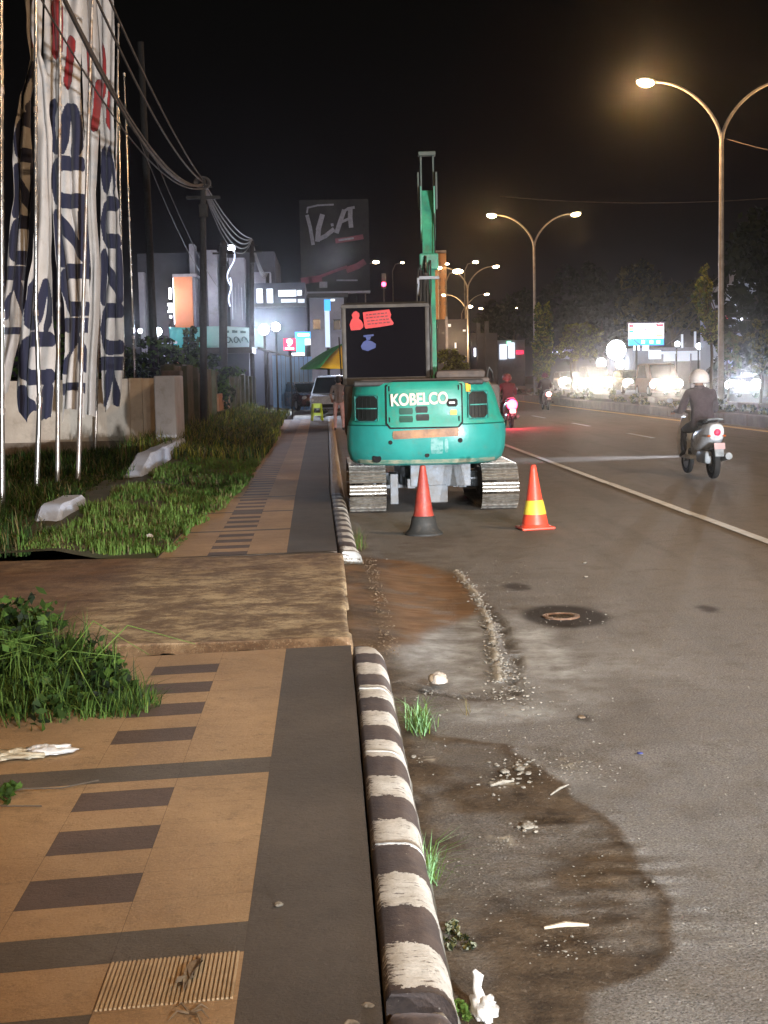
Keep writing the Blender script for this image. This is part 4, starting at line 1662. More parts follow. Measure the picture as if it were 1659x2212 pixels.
def banner(name, Y, pts, label, seed, letters=True, off=0.0, thick=0, emblem=True, L0=.24, fold=1.0, phase=0):
    """pts: list of (display y, left x, right x) measured outline at depth Y, from top to bottom"""
    ysd = [p[0] for p in pts]
    nv = 460
    nu = 60
    u = np.linspace(0, 1, nu)
    v = np.linspace(0, 1, nv)
    U, V = np.meshgrid(u, v)
    dy = ysd[0] + (ysd[-1] - ysd[0]) * v
    xl_ = np.interp(dy, ysd, [p[1] for p in pts])
    xr_ = np.interp(dy, ysd, [p[2] for p in pts])
    P = np.zeros((nv, nu, 3))
    for j in range(nv):
        a = W(float(xl_[j]), float(dy[j]), Y)
        b = W(float(xr_[j]), float(dy[j]), Y)
        P[j] = np.array(a)[None, :] * (1 - u[:, None]) + np.array(b)[None, :] * u[:, None]
    wid = (xr_ - xl_) / 3000 * Y
    full = .92
    slack = np.clip(1 - wid / full, .05, .85)[:, None]
    fr = 1.6 + seed % 3 * .4
    ph = 2.2 * fbm(U * .8, V * 3, 1.4, 3, seed) * 2 + 1.2 * V + phase
    amp = .13 * np.sqrt(slack) * fold
    f1 = np.sin(2 * math.pi * (fr * U) + ph * 1.6)
    P[:, :, 1] += amp * f1 + .03 * np.sin(2 * math.pi * (3.1 * U + V * 1.3) + ph) * slack
    P[:, :, 0] += .05 * slack * np.cos(2 * math.pi * (fr * U) + ph * 1.6)
    edge = sm(V, .93, 1.0)
    P[:, :, 2] -= edge * .35 * (fbm(U * 4, V * 0 + seed, 1.0, 3, seed) - .35) + edge * .25 * np.abs(U - .45)
    ink = np.zeros_like(U)
    if letters:
        seq = 'SUZUKI'
        LL = .118
        for k, ch in enumerate(seq):
            v0 = L0 + k * LL * 1.05 + off
            lv = (V - v0) / LL
            lu = (U - .06) / .88
            msk = (lv > -.1) & (lv < 1.1)
            if ch == 'I':
                lv = (lv) * 1.9 + .0
            ink = np.maximum(ink, np.where(msk & letter_ink(lu, lv, ch), 1.0, 0))
    if emblem:
        lv = (V - (L0 - .17 + off)) / .14
        lu = U
        e1 = pdist(lv, lu, [(-.35, .30), (.35, .32)]) < .16
        e2 = pdist(lv, lu, [(.25, .72), (.85, .66)]) < .14
        ink = np.maximum(ink, np.where((e1 | e2), 2.0, 0))
    me = bpy.data.meshes.new(name)
    idx = np.arange(nv * nu).reshape(nv, nu)
    f = np.stack([idx[:-1, :-1], idx[:-1, 1:], idx[1:, 1:], idx[1:, :-1]], -1).reshape(-1, 4)
    me.vertices.add(nv * nu)
    me.vertices.foreach_set('co', P.ravel())
    me.loops.add(f.size)
    me.loops.foreach_set('vertex_index', f.ravel())
    me.polygons.add(len(f))
    me.polygons.foreach_set('loop_start', np.arange(0, f.size, 4))
    me.polygons.foreach_set('use_smooth', np.full(len(f), True))
    me.update(calc_edges=True)
    at = me.attributes.new('ink', 'FLOAT', 'POINT')
    at.data.foreach_set('value', ink.astype(np.float32).ravel())
    me.materials.append(M_cloth)
    o = bpy.data.objects.new(name, me)
    COL.objects.link(o)
    tag(o, label, 'banner', 'dealership banners on the flag poles')
    return o


banner('banner', 25.5, [(-60, 56, 82), (60, 60, 82), (130, 66, 80), (210, 44, 66), (300, 34, 70), (430, 28, 72), (600, 18, 56), (700, 6, 48), (770, 0, 28), (830, -6, 12)], 'limp banner far left with navy letters, yellowish cloth, behind the second pole', 3, True, .02, L0=.20)
banner('banner', 21.6, [(-60, 74, 92), (60, 72, 90), (120, 74, 88), (170, 74, 100), (300, 74, 112), (430, 70, 116), (560, 66, 114), (650, 56, 116), (760, 42, 118), (830, 38, 114), (884, 42, 106)], 'plain white banner hanging straight from the kinked second pole', 4, True, .28, L0=.42, emblem=False, fold=.6)
banner('banner', 23.2, [(-60, 96, 172), (60, 98, 176), (180, 96, 172), (260, 98, 176), (340, 104, 182), (450, 110, 188), (560, 122, 196), (650, 136, 192), (760, 142, 188), (880, 128, 180)], 'widest white banner with slanting navy letters SUZUKI and a red emblem above', 5, True, .0, L0=.30, fold=.75)
banner('banner', 27.5, [(-60, 174, 206), (60, 178, 216), (180, 180, 228), (300, 184, 212), (420, 188, 206), (560, 196, 210), (680, 194, 210), (790, 186, 206), (880, 180, 204)], 'narrow twisted white banner between the two lettered banners, red mark near its top', 6, False, 0, L0=.40, emblem=True, fold=1.2)
banner('banner', 29.8, [(-60, 206, 246), (30, 206, 248), (130, 214, 246), (240, 214, 244), (340, 222, 246), (450, 220, 258), (600, 217, 264), (740, 216, 266), (830, 218, 262), (868, 222, 256)], 'rightmost white banner with navy letters, next to the bare bright poles', 8, True, .02, L0=.38, fold=.7)

# ================================================================ WALLS on the left
M_wall = mat('cream_render', (.62, .54, .44), .85, col2=(.48, .40, .32), scale=1.4, bump=.5, bscale=18, dirt=.35, dcol=(.20, .14, .09))
M_wlow = mat('stained_wall_foot', (.30, .24, .185), .9, col2=(.13, .10, .075), scale=2.5, bump=.6, bscale=20, dirt=.5)
M_pil = mat('pale_blue_pillar_paint', (.50, .55, .66), .8, col2=(.40, .44, .54), scale=2, bump=.4, bscale=22, dirt=.3, dcol=(.14, .12, .12))
wl = empty('boundary_wall', (-7.5, 31, 0), 0, 'cream rendered boundary wall behind the flag poles, stained at its foot', 'wall')
mb = MB()
mb.b2((-7.5, 0, .40), (3.80, .22, 1.76))
mb.build('wall_panel', M_wall, wl)
mb = MB()
mb.b2((-7.5, -.05, -.3), (3.80, .25, .40))
mb.build('wall_foot', M_wlow, wl)
for xx in (-4.2, -.55, 3.35):
    mb = MB()
    mb.b2((xx - .14, -.10, .39), (xx + .14, -.002, 1.77), 0, .01)
    mb.build('pier', M_wall, wl)
mb = MB()
mb.b2((-3.54, 29.2, -.2), (-3.10, 30.9, 1.80), 0, .03)
o = mb.build('wall_pillar', M_pil)
tag(o, 'pale blue-grey painted wall pillar at the end of the cream wall', 'wall pillar')
for (ya, yb, lb, h) in ((14.1, 16.6, 'short pale blue concrete wall end lying in the grass, nearest the pavement crossing', .27), (21.2, 29.1, 'low pale blue concrete wall running through the grass to the wall pillar', .40)):
    mb = MB()
    n = 14
    loops = []
    for k in range(n + 1):
        y = ya + (yb - ya) * k / n
        zz = .10 + h * (1 - .25 * (k == 0)) + .03 * noise.noise(Vector((y * .9, 3, 0))) - (.5 * max(0, 1 - (y - ya) / 1.3) if lb[0] == 's' else .32 * max(0, 1 - (y - ya) / 2.2))
        x0_ = -3.02 + .03 * noise.noise(Vector((y, 0, 0))) - (y - ya) * .006
        loops.append([(x0_ - .14, y, -.1), (x0_ + .18, y, -.1), (x0_ + .15, y, zz - .04), (x0_ + .11, y, zz), (x0_ - .10, y, zz), (x0_ - .14, y, zz - .04)])
    mb.loft(loops)
    o = mb.build('low_wall', M_pil, None, True)
    tag(o, lb, 'low wall')

# mossy old wall behind, along the pavement
M_moss = mat('mossy_concrete', (.085, .08, .05), .95, col2=(.035, .042, .014), scale=1.6, bump=1, bscale=12, dirt=.6, dcol=(.05, .045, .02), lo=.4, hi=.6)
M_brk = mat('bare_orange_brick', (.34, .16, .08), .9, col2=(.18, .10, .05), scale=4, bump=1)
wl = empty('mossy_wall', (-3.62, 32, 0), 0, 'old mossy concrete wall running away along the pavement past the cream wall', 'wall')
mb = MB()
for k in range(12):
    y = k * 2.9
    h = 2.05 - .30 * (k / 11) + .10 * math.sin(k * 2.3)
    mb.b2((-.10 + k * .012, y + .02, -.2), (.10 + k * .012, y + 2.86, h), 0, .02)
mb.build('wall_panel', M_moss, wl)
mb = MB()
for k in range(13):
    mb.b2((.0 + k * .012, k * 2.9 - .12, -.2), (.22 + k * .012, k * 2.9 + .12, 2.08 - .28 * k / 12), 0, .02)
mb.build('pier', M_moss, wl)
mb = MB()
mb.b2((.24, 12, .7), (.30, 17, 1.25))
mb.build('brick_patch', M_brk, wl)
mb = MB()
mb.b2((-3.6, 31.2, -.2), (-3.2, 31.9, 1.92), 0, .02)
tag(mb.build('dark_wall_end', mat('dark_stained_wall', (.10, .07, .05), .95, col2=(.05, .04, .03), bump=1)), 'dark stained stub of wall between the pale pillar and the mossy wall', 'wall')

# ================================================================ UTILITY POLES and CABLES
M_up = mat('weathered_utility_pole', (.020, .017, .015), .9, col2=(.012, .010, .009), scale=2, bump=.7, bscale=14)
M_cab = mat('grey_cable', (.075, .06, .05), .7, col2=(.04, .032, .028), scale=3)
poles = []


def utility_pole(px, y, top_py, lb, r=.105, extra=True, lean=0.0):
    b = W(px, 900, y)
    t = W(px + lean, top_py, y)
    e_ = empty('utility_pole', (b.x, y, 0), 0, lb, 'utility pole', 'utility poles along the left of the pavement')
    mb = MB()
    mb.tube([(0, 0, -.2), ((t.x - b.x) * .5, 0, t.z * .5), (t.x - b.x, 0, t.z)], [r, r * .9, r * .75], 14)
    mb.build('shaft', M_up, e_, True)
    if extra:
        mb = MB()
        q = t - Vector((b.x, y, 0))
        mb.b2((q.x - .45, -.06, q.z - .55), (q.x + .45, .02, q.z - .47))
        mb.b2((q.x - .12, -.25, q.z - 1.05), (q.x + .12, -.12, q.z - .7), 0, .03)
        mb.tube([(q.x - .2, -.12, q.z - .2), (q.x + .25, -.15, q.z - .25)], .03, 6)
        mb.build('bracket', M_up, e_)
    poles.append(Vector((t.x, y, t.z)))
    return e_


utility_pole(438, 38, 385, 'nearest dark utility pole in the weeds by the mossy wall, cables gathered at its top')
utility_pole(482, 58, 520, 'thick dark utility pole second in the row, before the teal banner', .19)
utility_pole(544, 66, 520, 'slim utility pole third in the row, its foot patched with paint', .14)
utility_pole(578, 92, 590, 'thin farthest utility pole of the row, next to the floodlights', .16, False)
b_ = W(293, 500, 34)
e_ = empty('utility_pole', (b_.x, 46, 0), 0, 'tall faint utility pole in the dark behind the bare flag poles', 'utility pole', 'utility poles along the left of the pavement')
e_.location.x = W(325, 500, 46).x
mb = MB()
mb.tube([(0, 0, 0), (-.1, 0, 12.5)], [.14, .10], 14)
mb.build('shaft', mat('nearly_black_pole', (.012, .011, .010), .9), e_, True)


def curve_cable(P0, P1, sag, n=26):
    pts = []
    for i in range(n + 1):
        t = i / n
        p = P0.lerp(P1, t)
        pts.append(p - Vector((0, 0, sag * 4 * t * (1 - t))))
    return pts


def cable(name, segs, r, label, cat='cable', group=None, m=None):
    mb = MB()
    for s_ in segs:
        mb.tube(s_, r, 6)
    return tag(mb.build(name, m or M_cab, None, True), label, cat, group)


P1 = poles[0]
P2 = poles[2] + Vector((0, 0, .1))
P3 = poles[3]
near = Vector((-3.3, 9.0, 9.3))          # an assumed pole, unseen at the left, carries the near end
e_ = empty('utility_pole', (-3.4, 8.9, 0), 0, 'assumed utility pole just outside the picture on the left', 'utility pole', 'utility poles along the left of the pavement')
mb = MB()
mb.tube([(0, 0, 0), (0, 0, 9.8)], [.18, .13], 14)
mb.build('shaft', M_up, e_, True)
cg = 'sagging cables along the left side'
clb = ['uppermost grey cable of the sagging bundle, ending at the nearest pole top', 'second cable of the upper pair, just under the uppermost', 'thick lower cable sagging deepest before the nearest pole',
       'twisted lower cable sagging beside the thick one', 'thin slack cable behind the bare flag poles']
for k, (dz, sag, r, dx) in enumerate(((.35, .75, .030, 0), (.15, 1.15, .030, .05), (-.35, 1.75, .042, -.05), (-.15, 1.6, .036, -.2), (-.9, 1.5, .02, -.35))):
    a = near + Vector((dx, 0, dz))
    b = P1 + Vector((0, -.1, -.05 - .06 * k))
    c = P2 + Vector((0, -.1, -.03 * k))
    cable('cable', [curve_cable(a, b, sag), curve_cable(b, c, .35 + .18 * k), curve_cable(c, P3, .5 + .1 * k)], r * .72, clb[k], 'cable', cg)
# coil of spare wire on the poles
mb = MB()
q = P1 + Vector((0, -.2, -.15))
for k in range(4):
    mb.tube([q + Vector((.22 * math.cos(a) * (1 - .1 * k), .04 * k, .16 * math.sin(a))) for a in [i * math.pi / 8 for i in range(16)]], .022, 6, 0, False, True)
tag(mb.build('cable_coil', M_cab), 'coil of spare cable knotted at the nearest utility pole top', 'cable coil')
# faint lines to the houses
for k, (a, b, sg, lb) in enumerate(((W(330, 330, 36), W(470, 620, 60), .3, 'faint drop wire left of the nearest utility pole'), (W(300, 300, 36), W(440, 600, 60), .3, 'faintest drop wire nearest the bare flag poles'))):
    cable('drop_wire', [curve_cable(a, b, sg)], .012, lb, 'cable', 'faint drop wires')
# line across the street
cable('span_wire', [curve_cable(W(1080, 424, 70), W(1760, 420, 62), .35)], .018, 'thin pale wire strung across the street at the level of the second lamp', 'cable')
cable('span_wire', [curve_cable(W(1570, 300, 48), W(1800, 345, 44), .1)], .014, 'short wire leaving the tallest lamp pole to the right', 'cable')
cable('span_wire', [curve_cable(W(1560, 590, 60), W(1270, 728, 110), 1.2), curve_cable(W(1560, 598, 60), W(1370, 735, 100), 1.6)], .02, 'slack wires dropping left from the right lamp pole toward the store sign', 'cable')
cable('span_wire', [curve_cable(W(1600, 690, 60), W(1760, 655, 60), .3)], .02, 'thin wire in front of the dark tree at the right edge', 'cable')
# ================================================================ PEOPLE
M_skin = mat('skin', (.30, .16, .10), .55)
M_jack = mat('dark_plum_jacket', (.050, .034, .040), .85, col2=(.035, .024, .028), scale=7, bump=.5, bscale=25)
M_trou = mat('dark_trousers', (.025, .022, .03), .85, bump=.3)
M_shoe = mat('dark_shoe', (.03, .028, .028), .6)
M_hair = mat('black_hair', (.010, .009, .008), .6)
M_brn = mat('brown_shirt', (.16, .11, .085), .85, bump=.4)
M_pnk = mat('faded_pink_trousers', (.42, .24, .20), .85, bump=.4)
M_redj = mat('dark_red_jacket', (.12, .03, .035), .8, bump=.4)
M_helw = mat('white_helmet', (.66, .62, .60), .3, col2=(.5, .47, .45), scale=9, coat=.5)
M_held = mat('dark_red_helmet', (.14, .03, .03), .3, coat=.4)
M_vis = mat('visor', (.02, .02, .02), .1)


def finger_chains(side, wrist, d, up_):
    """five finger chains rooted in the palm; d forward, up_ back-of-hand normal"""
    d = Vector(d).normalized()
    n = Vector(up_).normalized()
    s_ = d.cross(n).normalized() * side
    palm = Vector(wrist) + d * .055
    out = []
    for k, (ln, of) in enumerate(((.070, -.030), (.080, -.010), (.074, .010), (.058, .028))):
        b = palm + d * .03 + s_ * of
        out.append([b, b + d * ln * .5 - n * .012, b + d * ln * .75 - n * .035, b + d * ln * .7 - n * .055])
    t0 = palm - s_ * .028 - d * .02
    out.append([t0, t0 - s_ * .025 + d * .02 - n * .01, t0 - s_ * .028 + d * .045 - n * .025])
    return palm, out


def person(J, E, colour, mats, name='person', levels=2):
    """J: name -> (x,y,z,r). One continuous skinned body."""
    bm = bmesh.new()
    lay = bm.verts.layers.skin.verify()
    V = {}
    first = True
    for k, (x, y, z, r) in J.items():
        v = bm.verts.new((x, y, z))
        v[lay].radius = (r, r)
        v[lay].use_root = first
        first = False
        V[k] = v
    for a, b in E:
        bm.edges.new((V[a], V[b]))
    me = bpy.data.meshes.new('tmp')
    bm.to_mesh(me)
    bm.free()
    o = bpy.data.objects.new('tmp', me)
    COL.objects.link(o)
    sk_ = o.modifiers.new('skin', 'SKIN')
    sk_.branch_smoothing = .3
    ss = o.modifiers.new('sub', 'SUBSURF')
    ss.levels = ss.render_levels = levels
    dg = bpy.context.evaluated_depsgraph_get()
    m2 = bpy.data.meshes.new_from_object(o.evaluated_get(dg))
    bpy.data.objects.remove(o)
    m2.name = name
    m2.materials.clear()
    for m in mats:
        m2.materials.append(m)
    for v in m2.vertices:
        if v.co.z < 1.40 and abs(v.co.x) < .26:
            v.co += v.normal * (.016 * noise.noise(v.co * 7) + .010 * noise.noise(Vector((v.co.x * 9, v.co.y * 9, v.co.z * 26))))
    for p in m2.polygons:
        p.material_index = colour(p.center)
        p.use_smooth = True
    ob = bpy.data.objects.new(name, m2)
    COL.objects.link(ob)
    return ob


def body_joints(P, girth=1.0):
    """P gives the main joints; add radii, hands and face-side detail. Returns J, E."""
    g = girth
    J = {}
    rad = dict(pelvis=.135 * g, spine=.125 * g, chest=.150 * g, neck=.058, head=.088, crown=.080, nose=.020)
    for k in ('pelvis', 'spine', 'chest', 'neck', 'head', 'crown'):
        J[k] = (*P[k], rad[k])
    E = [('pelvis', 'spine'), ('spine', 'chest'), ('chest', 'neck'), ('neck', 'head'), ('head', 'crown')]
    for s_, q in ((-1, 'l'), (1, 'r')):
        for k, r in (('shoulder', .068), ('elbow', .048), ('wrist', .030), ('hip', .095 * g), ('knee', .062), ('ankle', .040), ('toe', .034)):
            J[k + q] = (*P[k + q], r * (1.0 + .9 * max(0, g - 1) if k in ('shoulder', 'elbow') else 1))
        E += [('chest', 'shoulder' + q), ('shoulder' + q, 'elbow' + q), ('elbow' + q, 'wrist' + q), ('pelvis', 'hip' + q), ('hip' + q, 'knee' + q), ('knee' + q, 'ankle' + q), ('ankle' + q, 'toe' + q)]
        w_ = Vector(P['wrist' + q])
        d = (w_ - Vector(P['elbow' + q])).normalized()
        n = Vector(P.get('handn', (0, 0, 1)))
        if abs(d.dot(n)) > .9:
            n = Vector((s_, 0, 0))
        n = (n - d * d.dot(n)).normalized()
        palm, fs = finger_chains(s_, w_, d, n)
        J['palm' + q] = (*palm, .028)
        E.append(('wrist' + q, 'palm' + q))
        for fi, ch in enumerate(fs):
            prev = 'palm' + q
            for ci, c in enumerate(ch):
                nm = 'f%d%d%s' % (fi, ci, q)
                J[nm] = (*c, .0095 if fi else .009)
                E.append((prev, nm))
                prev = nm
    return J, E


def face_parts(body, head, fwd, hair=True, hm=None):
    """nose, eyes, ears (and hair) as small meshes on the head"""
    f = Vector(fwd).normalized()
    s_ = f.cross(Vector((0, 0, 1))).normalized()
    h = Vector(head)
    mb = MB()
    mb.ball(h + f * .098 + Vector((0, 0, -.005)), (.016, .02, .024), 8, 0)
    mb.ball(h + s_ * .088, (.014, .024, .032), 8, 0)
    mb.ball(h - s_ * .088, (.014, .024, .032), 8, 0)
    mb.ball(h + f * .088 + Vector((0, 0, -.045)), (.026, .016, .008), 8, 1)
    for k in (-1, 1):
        mb.ball(h + f * .086 + s_ * (.032 * k) + Vector((0, 0, .022)), (.013, .010, .008), 8, 2)
    mb.build('face', [M_skin, mat('lips', (.25, .09, .07), .5), M_hair], body, True)
    if hair:
        mb = MB()
        mb.ball(h - f * .018 + Vector((0, 0, .055)), (.103, .108, .088), 14, 0)
        mb.ball(h - f * .045 + Vector((0, 0, .0)), (.09, .075, .085), 14, 0)
        mb.build('hair', hm or M_hair, body, True)


def rider(loc, rz, label, jm, hm, lean=0.0, hscale=1.0):
    P = dict(pelvis=(0, -.05, .84), spine=(0, -.03, 1.04), chest=(0, .06, 1.24), neck=(0, .10, 1.41), head=(0, .13, 1.52), crown=(0, .12, 1.59), handn=(0, 0, 1))
    for s_, q in ((-1, 'l'), (1, 'r')):
        P['shoulder' + q] = (s_ * .195, .07, 1.33)
        P['elbow' + q] = (s_ * .285, .16, 1.04)
        P['wrist' + q] = (s_ * .29, .43, 1.03)
        P['hip' + q] = (s_ * .11, -.02, .80)
        P['knee' + q] = (s_ * .17, .38, .74)
        P['ankle' + q] = (s_ * .17, .36, .36)
        P['toe' + q] = (s_ * .17, .52, .31)
    J, E = body_joints(P, 1.32)

    def colr(c):
        if c.z > 1.42 and abs(c.x) < .13:
            return 0
        if c.y > .46 and c.z > .9:
            return 0
        if c.z > .86 or (c.z > .80 and c.y < .0):
            return 1
        if c.z < .40:
            return 3
        return 2
    o = person(J, E, colr, [M_skin, jm, M_trou, M_shoe])
    o.location = loc
    o.rotation_euler = (0, lean, rz)
    tag(o, label, 'person')
    mb = MB()
    prof = []
    for k in range(11):
        a = -.45 + (math.pi / 2 + .45) * k / 10
        prof.append((.155 * math.cos(a), .155 * math.sin(a)))
    mb.lathe(prof + [(.001, .1555)], (0, .11, 1.545), 24)
    mb.tube([(.155 * math.cos(a), .11 + .155 * math.sin(a), 1.50) for a in [i * math.pi / 12 for i in range(24)]], .009, 6, 0, False, True)
    h = mb.build('helmet', hm, o, True)
    mb = MB()
    mb.ball((0, .165, 1.52), (.115, .105, .07), 14)
    mb.build('visor', M_vis, h, True)
    face_parts(o, (0, .13, 1.52), (0, 1, 0), False)
    # jacket hem and collar
    mb = MB()
    mb.lathe([(.085, 0), (.080, .05), (.072, .055)], (0, .09, 1.385), 18)
    mb.build('collar', jm, o, True)
    return o


# ================================================================ MOTORCYCLES
M_tyre = mat('tyre_rubber', (.018, .018, .018), .8, bump=.5)
M_rim = mat('wheel_rim', (.45, .46, .47), .35, metal=.7)
M_swh = mat('white_scooter_paint', (.62, .66, .70), .28, col2=(.52, .56, .60), scale=5, coat=.6)
M_sgr = mat('grey_scooter_plastic', (.34, .37, .39), .45, col2=(.16, .18, .19), scale=8, bump=.2)
M_seat = mat('black_seat', (.02, .018, .018), .6)
M_plate = mat('pale_number_plate', (.62, .42, .42), .5)
M_mdark = mat('dark_motorcycle_paint', (.045, .03, .035), .3, coat=.5)
M_tail0 = glow('dim_glowing_red_lens', (.55, .01, .06), .55)  # lens of a lamp that is off, given a faint glow of its own
M_tail1 = glow('red_brake_lens', (1, .03, .10), 14)
M_tail2 = glow('pink_tail_lens', (1, .42, .42), 6)


def wheel_mb(r, w, mb=None, c=(0, 0, 0)):
    mb = mb or MB()
    pr = [(r * .62, -w * .3), (r * .80, -w * .5), (r * .95, -w * .42), (r, -w * .15), (r, w * .15), (r * .95, w * .42), (r * .80, w * .5), (r * .62, w * .3), (r * .60, 0)]
    M = Matrix.Translation(c) @ Matrix.Rotation(math.pi / 2, 4, 'Y')
    mb.lathe(pr, (0, 0, 0), 28, 0, M)
    return mb


def scooter(loc, rz, label, body_m, low_m, tail_m, tail_r, group, plate_m=None, lean=0.0, box=False):
    e_ = empty('motorcycle', loc, rz, label, 'motorcycle', group)
    e_.rotation_euler.y = lean
    for (y, nm) in ((-.62, 'rear_wheel'), (.66, 'front_wheel')):
        wo = wheel_mb(.235, .10 if y < 0 else .085).build(nm, M_tyre, e_, True)
        wo.location = (0, y, .235)
        mb = MB()
        M = Matrix.Rotation(math.pi / 2, 4, 'Y')
        mb.lathe([(.145, -.03), (.15, 0), (.145, .03)], (0, 0, 0), 20, 0, M)
        mb.lathe([(.03, -.06), (.03, .06)], (0, 0, 0), 10, 0, M)
        mb.build('rim', M_rim, wo, True)
    # tail body: rounded shell swelling over the rear wheel
    mb = MB()
    loops = []
    for (y, hw, z0, z1) in ((-.80, .05, .70, .80), (-.77, .115, .60, .85), (-.68, .15, .54, .875), (-.50, .175, .46, .86), (-.25, .185, .40, .80), (.0, .16, .34, .74), (.12, .12, .32, .55)):
        lp = []
        for k in range(20):
            a = 2 * math.pi * k / 20
            cx_, sz = math.cos(a), math.sin(a)
            lp.append((hw * abs(cx_) ** .7 * (1 if cx_ > 0 else -1), y, (z0 + z1) / 2 + (z1 - z0) / 2 * abs(sz) ** .75 * (1 if sz > 0 else -1)))
        loops.append(lp)
    mb.loft(loops)
    mb.build('rear_body', body_m, e_, True)
    mb = MB()
    mb.ball((0, -.32, .84), (.135, .40, .075), 16)
    mb.build('seat', M_seat, e_, True)
    mb = MB()
    mb.tube([(-.10, -.45, .87), (-.11, -.72, .92), (0, -.80, .935), (.11, -.72, .92), (.10, -.45, .87)], .014, 8)
    mb.build('grab_rail', M_sgr, e_, True)
    mb = MB()
    mb.box((0, .28, .30), (.36, .56, .06), 0, None, .02)
    mb.loft([[(-.20, .50, .32), (.20, .50, .32), (.20, .54, .30), (-.20, .54, .30)], [(-.21, .56, .62), (.21, .56, .62), (.19, .62, .62), (-.19, .62, .62)], [(-.13, .56, .93), (.13, .56, .93), (.11, .63, .93), (-.11, .63, .93)]])
    mb.build('front_shield', body_m, e_, True)
    mb = MB()
    mb.tube([(-.33, .44, 1.02), (-.2, .52, 1.04), (0, .56, 1.0), (.2, .52, 1.04), (.33, .44, 1.02)], .016, 8)
    mb.tube([(0, .57, 1.0), (0, .66, .3)], .03, 8)
    mb.build('handlebar', M_sgr, e_, True)
    for s_ in (-1, 1):
        mb = MB()
        mb.tube([(s_ * .24, .50, 1.04), (s_ * .33, .46, 1.17)], .006, 6)
        mb.ball((s_ * .36, .45, 1.20), (.055, .012, .038), 10)
        mb.build('mirror', M_sgr, e_, True)
    mb = MB()
    mb.box((-.09, -.45, .33), (.13, .46, .20), 0, None, .05)
    mb.box((0, -.88, .46), (.15, .05, .22), 0, (R(-14), 0, 0), .02)
    mb.box((0, -.70, .50), (.11, .30, .03), 0, (R(-20), 0, 0), .01)
    mb.build('engine_cover', low_m, e_, True)
    mb = MB()
    mb.tube([(.15, -.15, .28), (.17, -.4, .30), (.17, -.85, .36)], [.03, .06, .055], 12)
    mb.build('exhaust', low_m, e_, True)
    mb = MB()
    M = Matrix.Translation((0, -.805, .725)) @ Matrix.Rotation(math.pi / 2, 4, 'X')
    mb.lathe([(tail_r, -.02), (tail_r, .012), (tail_r * .8, .03), (tail_r * .3, .038)], (0, 0, 0), 20, 0, M)
    mb.build('tail_light', tail_m, e_, True)
    for s_ in (-1, 1):
        mb = MB()
        mb.ball((s_ * .12, -.77, .67), (.035, .03, .02), 8)
        mb.build('indicator', mat('amber_lens', (.5, .12, .02), .3), e_, True)
    mb = MB()
    mb.box((0, -.915, .52), (.17, .006, .10), 0, (R(-14), 0, 0), .002)
    mb.build('number_plate', plate_m or M_plate, e_)
    return e_


mg = 'motorcycles riding away on the road'
s1 = (5.97, 21.9, .008)
scooter(s1, R(3), 'white scooter with a round dark red tail light, ridden away on the open asphalt', M_swh, M_sgr, M_tail0, .052, mg, lean=0)
rider((s1[0], s1[1] - .05, s1[2]), R(3), 'rider in a dark plum jacket and white helmet seated on the white scooter', M_jack, M_helw, 0)
s2 = (5.80, 43.9, .008)
scooter(s2, R(2), 'dark motorcycle with a glaring red brake light just right of the excavator', M_mdark, M_mdark, M_tail1, .16, mg, M_tail2)
rider((s2[0], s2[1], s2[2]), R(2), 'rider in a dark red jacket bent over the motorcycle with the glaring red light', M_redj, M_held)
light('brake_light', (s2[0], s2[1] - 1.05, .74), (1, .03, .10), 80, .1)
s3 = (10.05, 63, .008)
scooter(s3, R(1), 'distant dark motorcycle with a small pink tail light near the median', M_mdark, M_mdark, M_tail2, .11, mg)
rider((s3[0], s3[1], s3[2]), R(1), 'distant rider in dark clothes on the motorcycle near the median', M_jack, M_held)

# vendor standing under the umbrella beside the kerb
P = dict(pelvis=(0, 0, .92), spine=(0, .01, 1.12), chest=(0, .0, 1.32), neck=(0, .02, 1.47), head=(0, .03, 1.58), crown=(0, .03, 1.65), handn=(0, 1, 0))
for s_, q in ((-1, 'l'), (1, 'r')):
    P['shoulder' + q] = (s_ * .17, .0, 1.40)
    P['elbow' + q] = (s_ * .25, .04, 1.13)
    P['wrist' + q] = (s_ * .22, .24 if s_ < 0 else .12, 1.0)
    P['hip' + q] = (s_ * .10, 0, .88)
    P['knee' + q] = (s_ * .12, .04 + .05 * s_, .50)
    P['ankle' + q] = (s_ * .13, .0 + .06 * s_, .09)
    P['toe' + q] = (s_ * .15, .14 + .06 * s_, .04)
J, E = body_joints(P)


def vc(c):
    if c.z > 1.46 and abs(c.x) < .13:
        return 0
    if abs(c.x) > .16 and c.z < 1.16 and c.z > .8:
        return 0
    if c.z > .90:
        return 1
    return 2 if c.z > .10 else 3


b_ = W(733, 928, 44)
o = person(J, E, vc, [M_skin, M_brn, M_pnk, M_shoe])
o.location = (b_.x, 44, .008)
tag(o, 'person in a brown shirt and faded pink trousers standing under the green and yellow umbrella', 'person')
face_parts(o, (0, .03, 1.58), (0, 1, 0), True)

b_ = W(746, 928, 46)
o2 = person(J, E, vc, [M_skin, M_pnk, M_trou, M_shoe])
o2.location = (b_.x + .15, 45.6, .008)
o2.rotation_euler.z = R(40)
tag(o2, 'second person in a pinkish top half hidden by the excavator, beside the one in brown', 'person')
face_parts(o2, (0, .03, 1.58), (0, 1, 0), True)

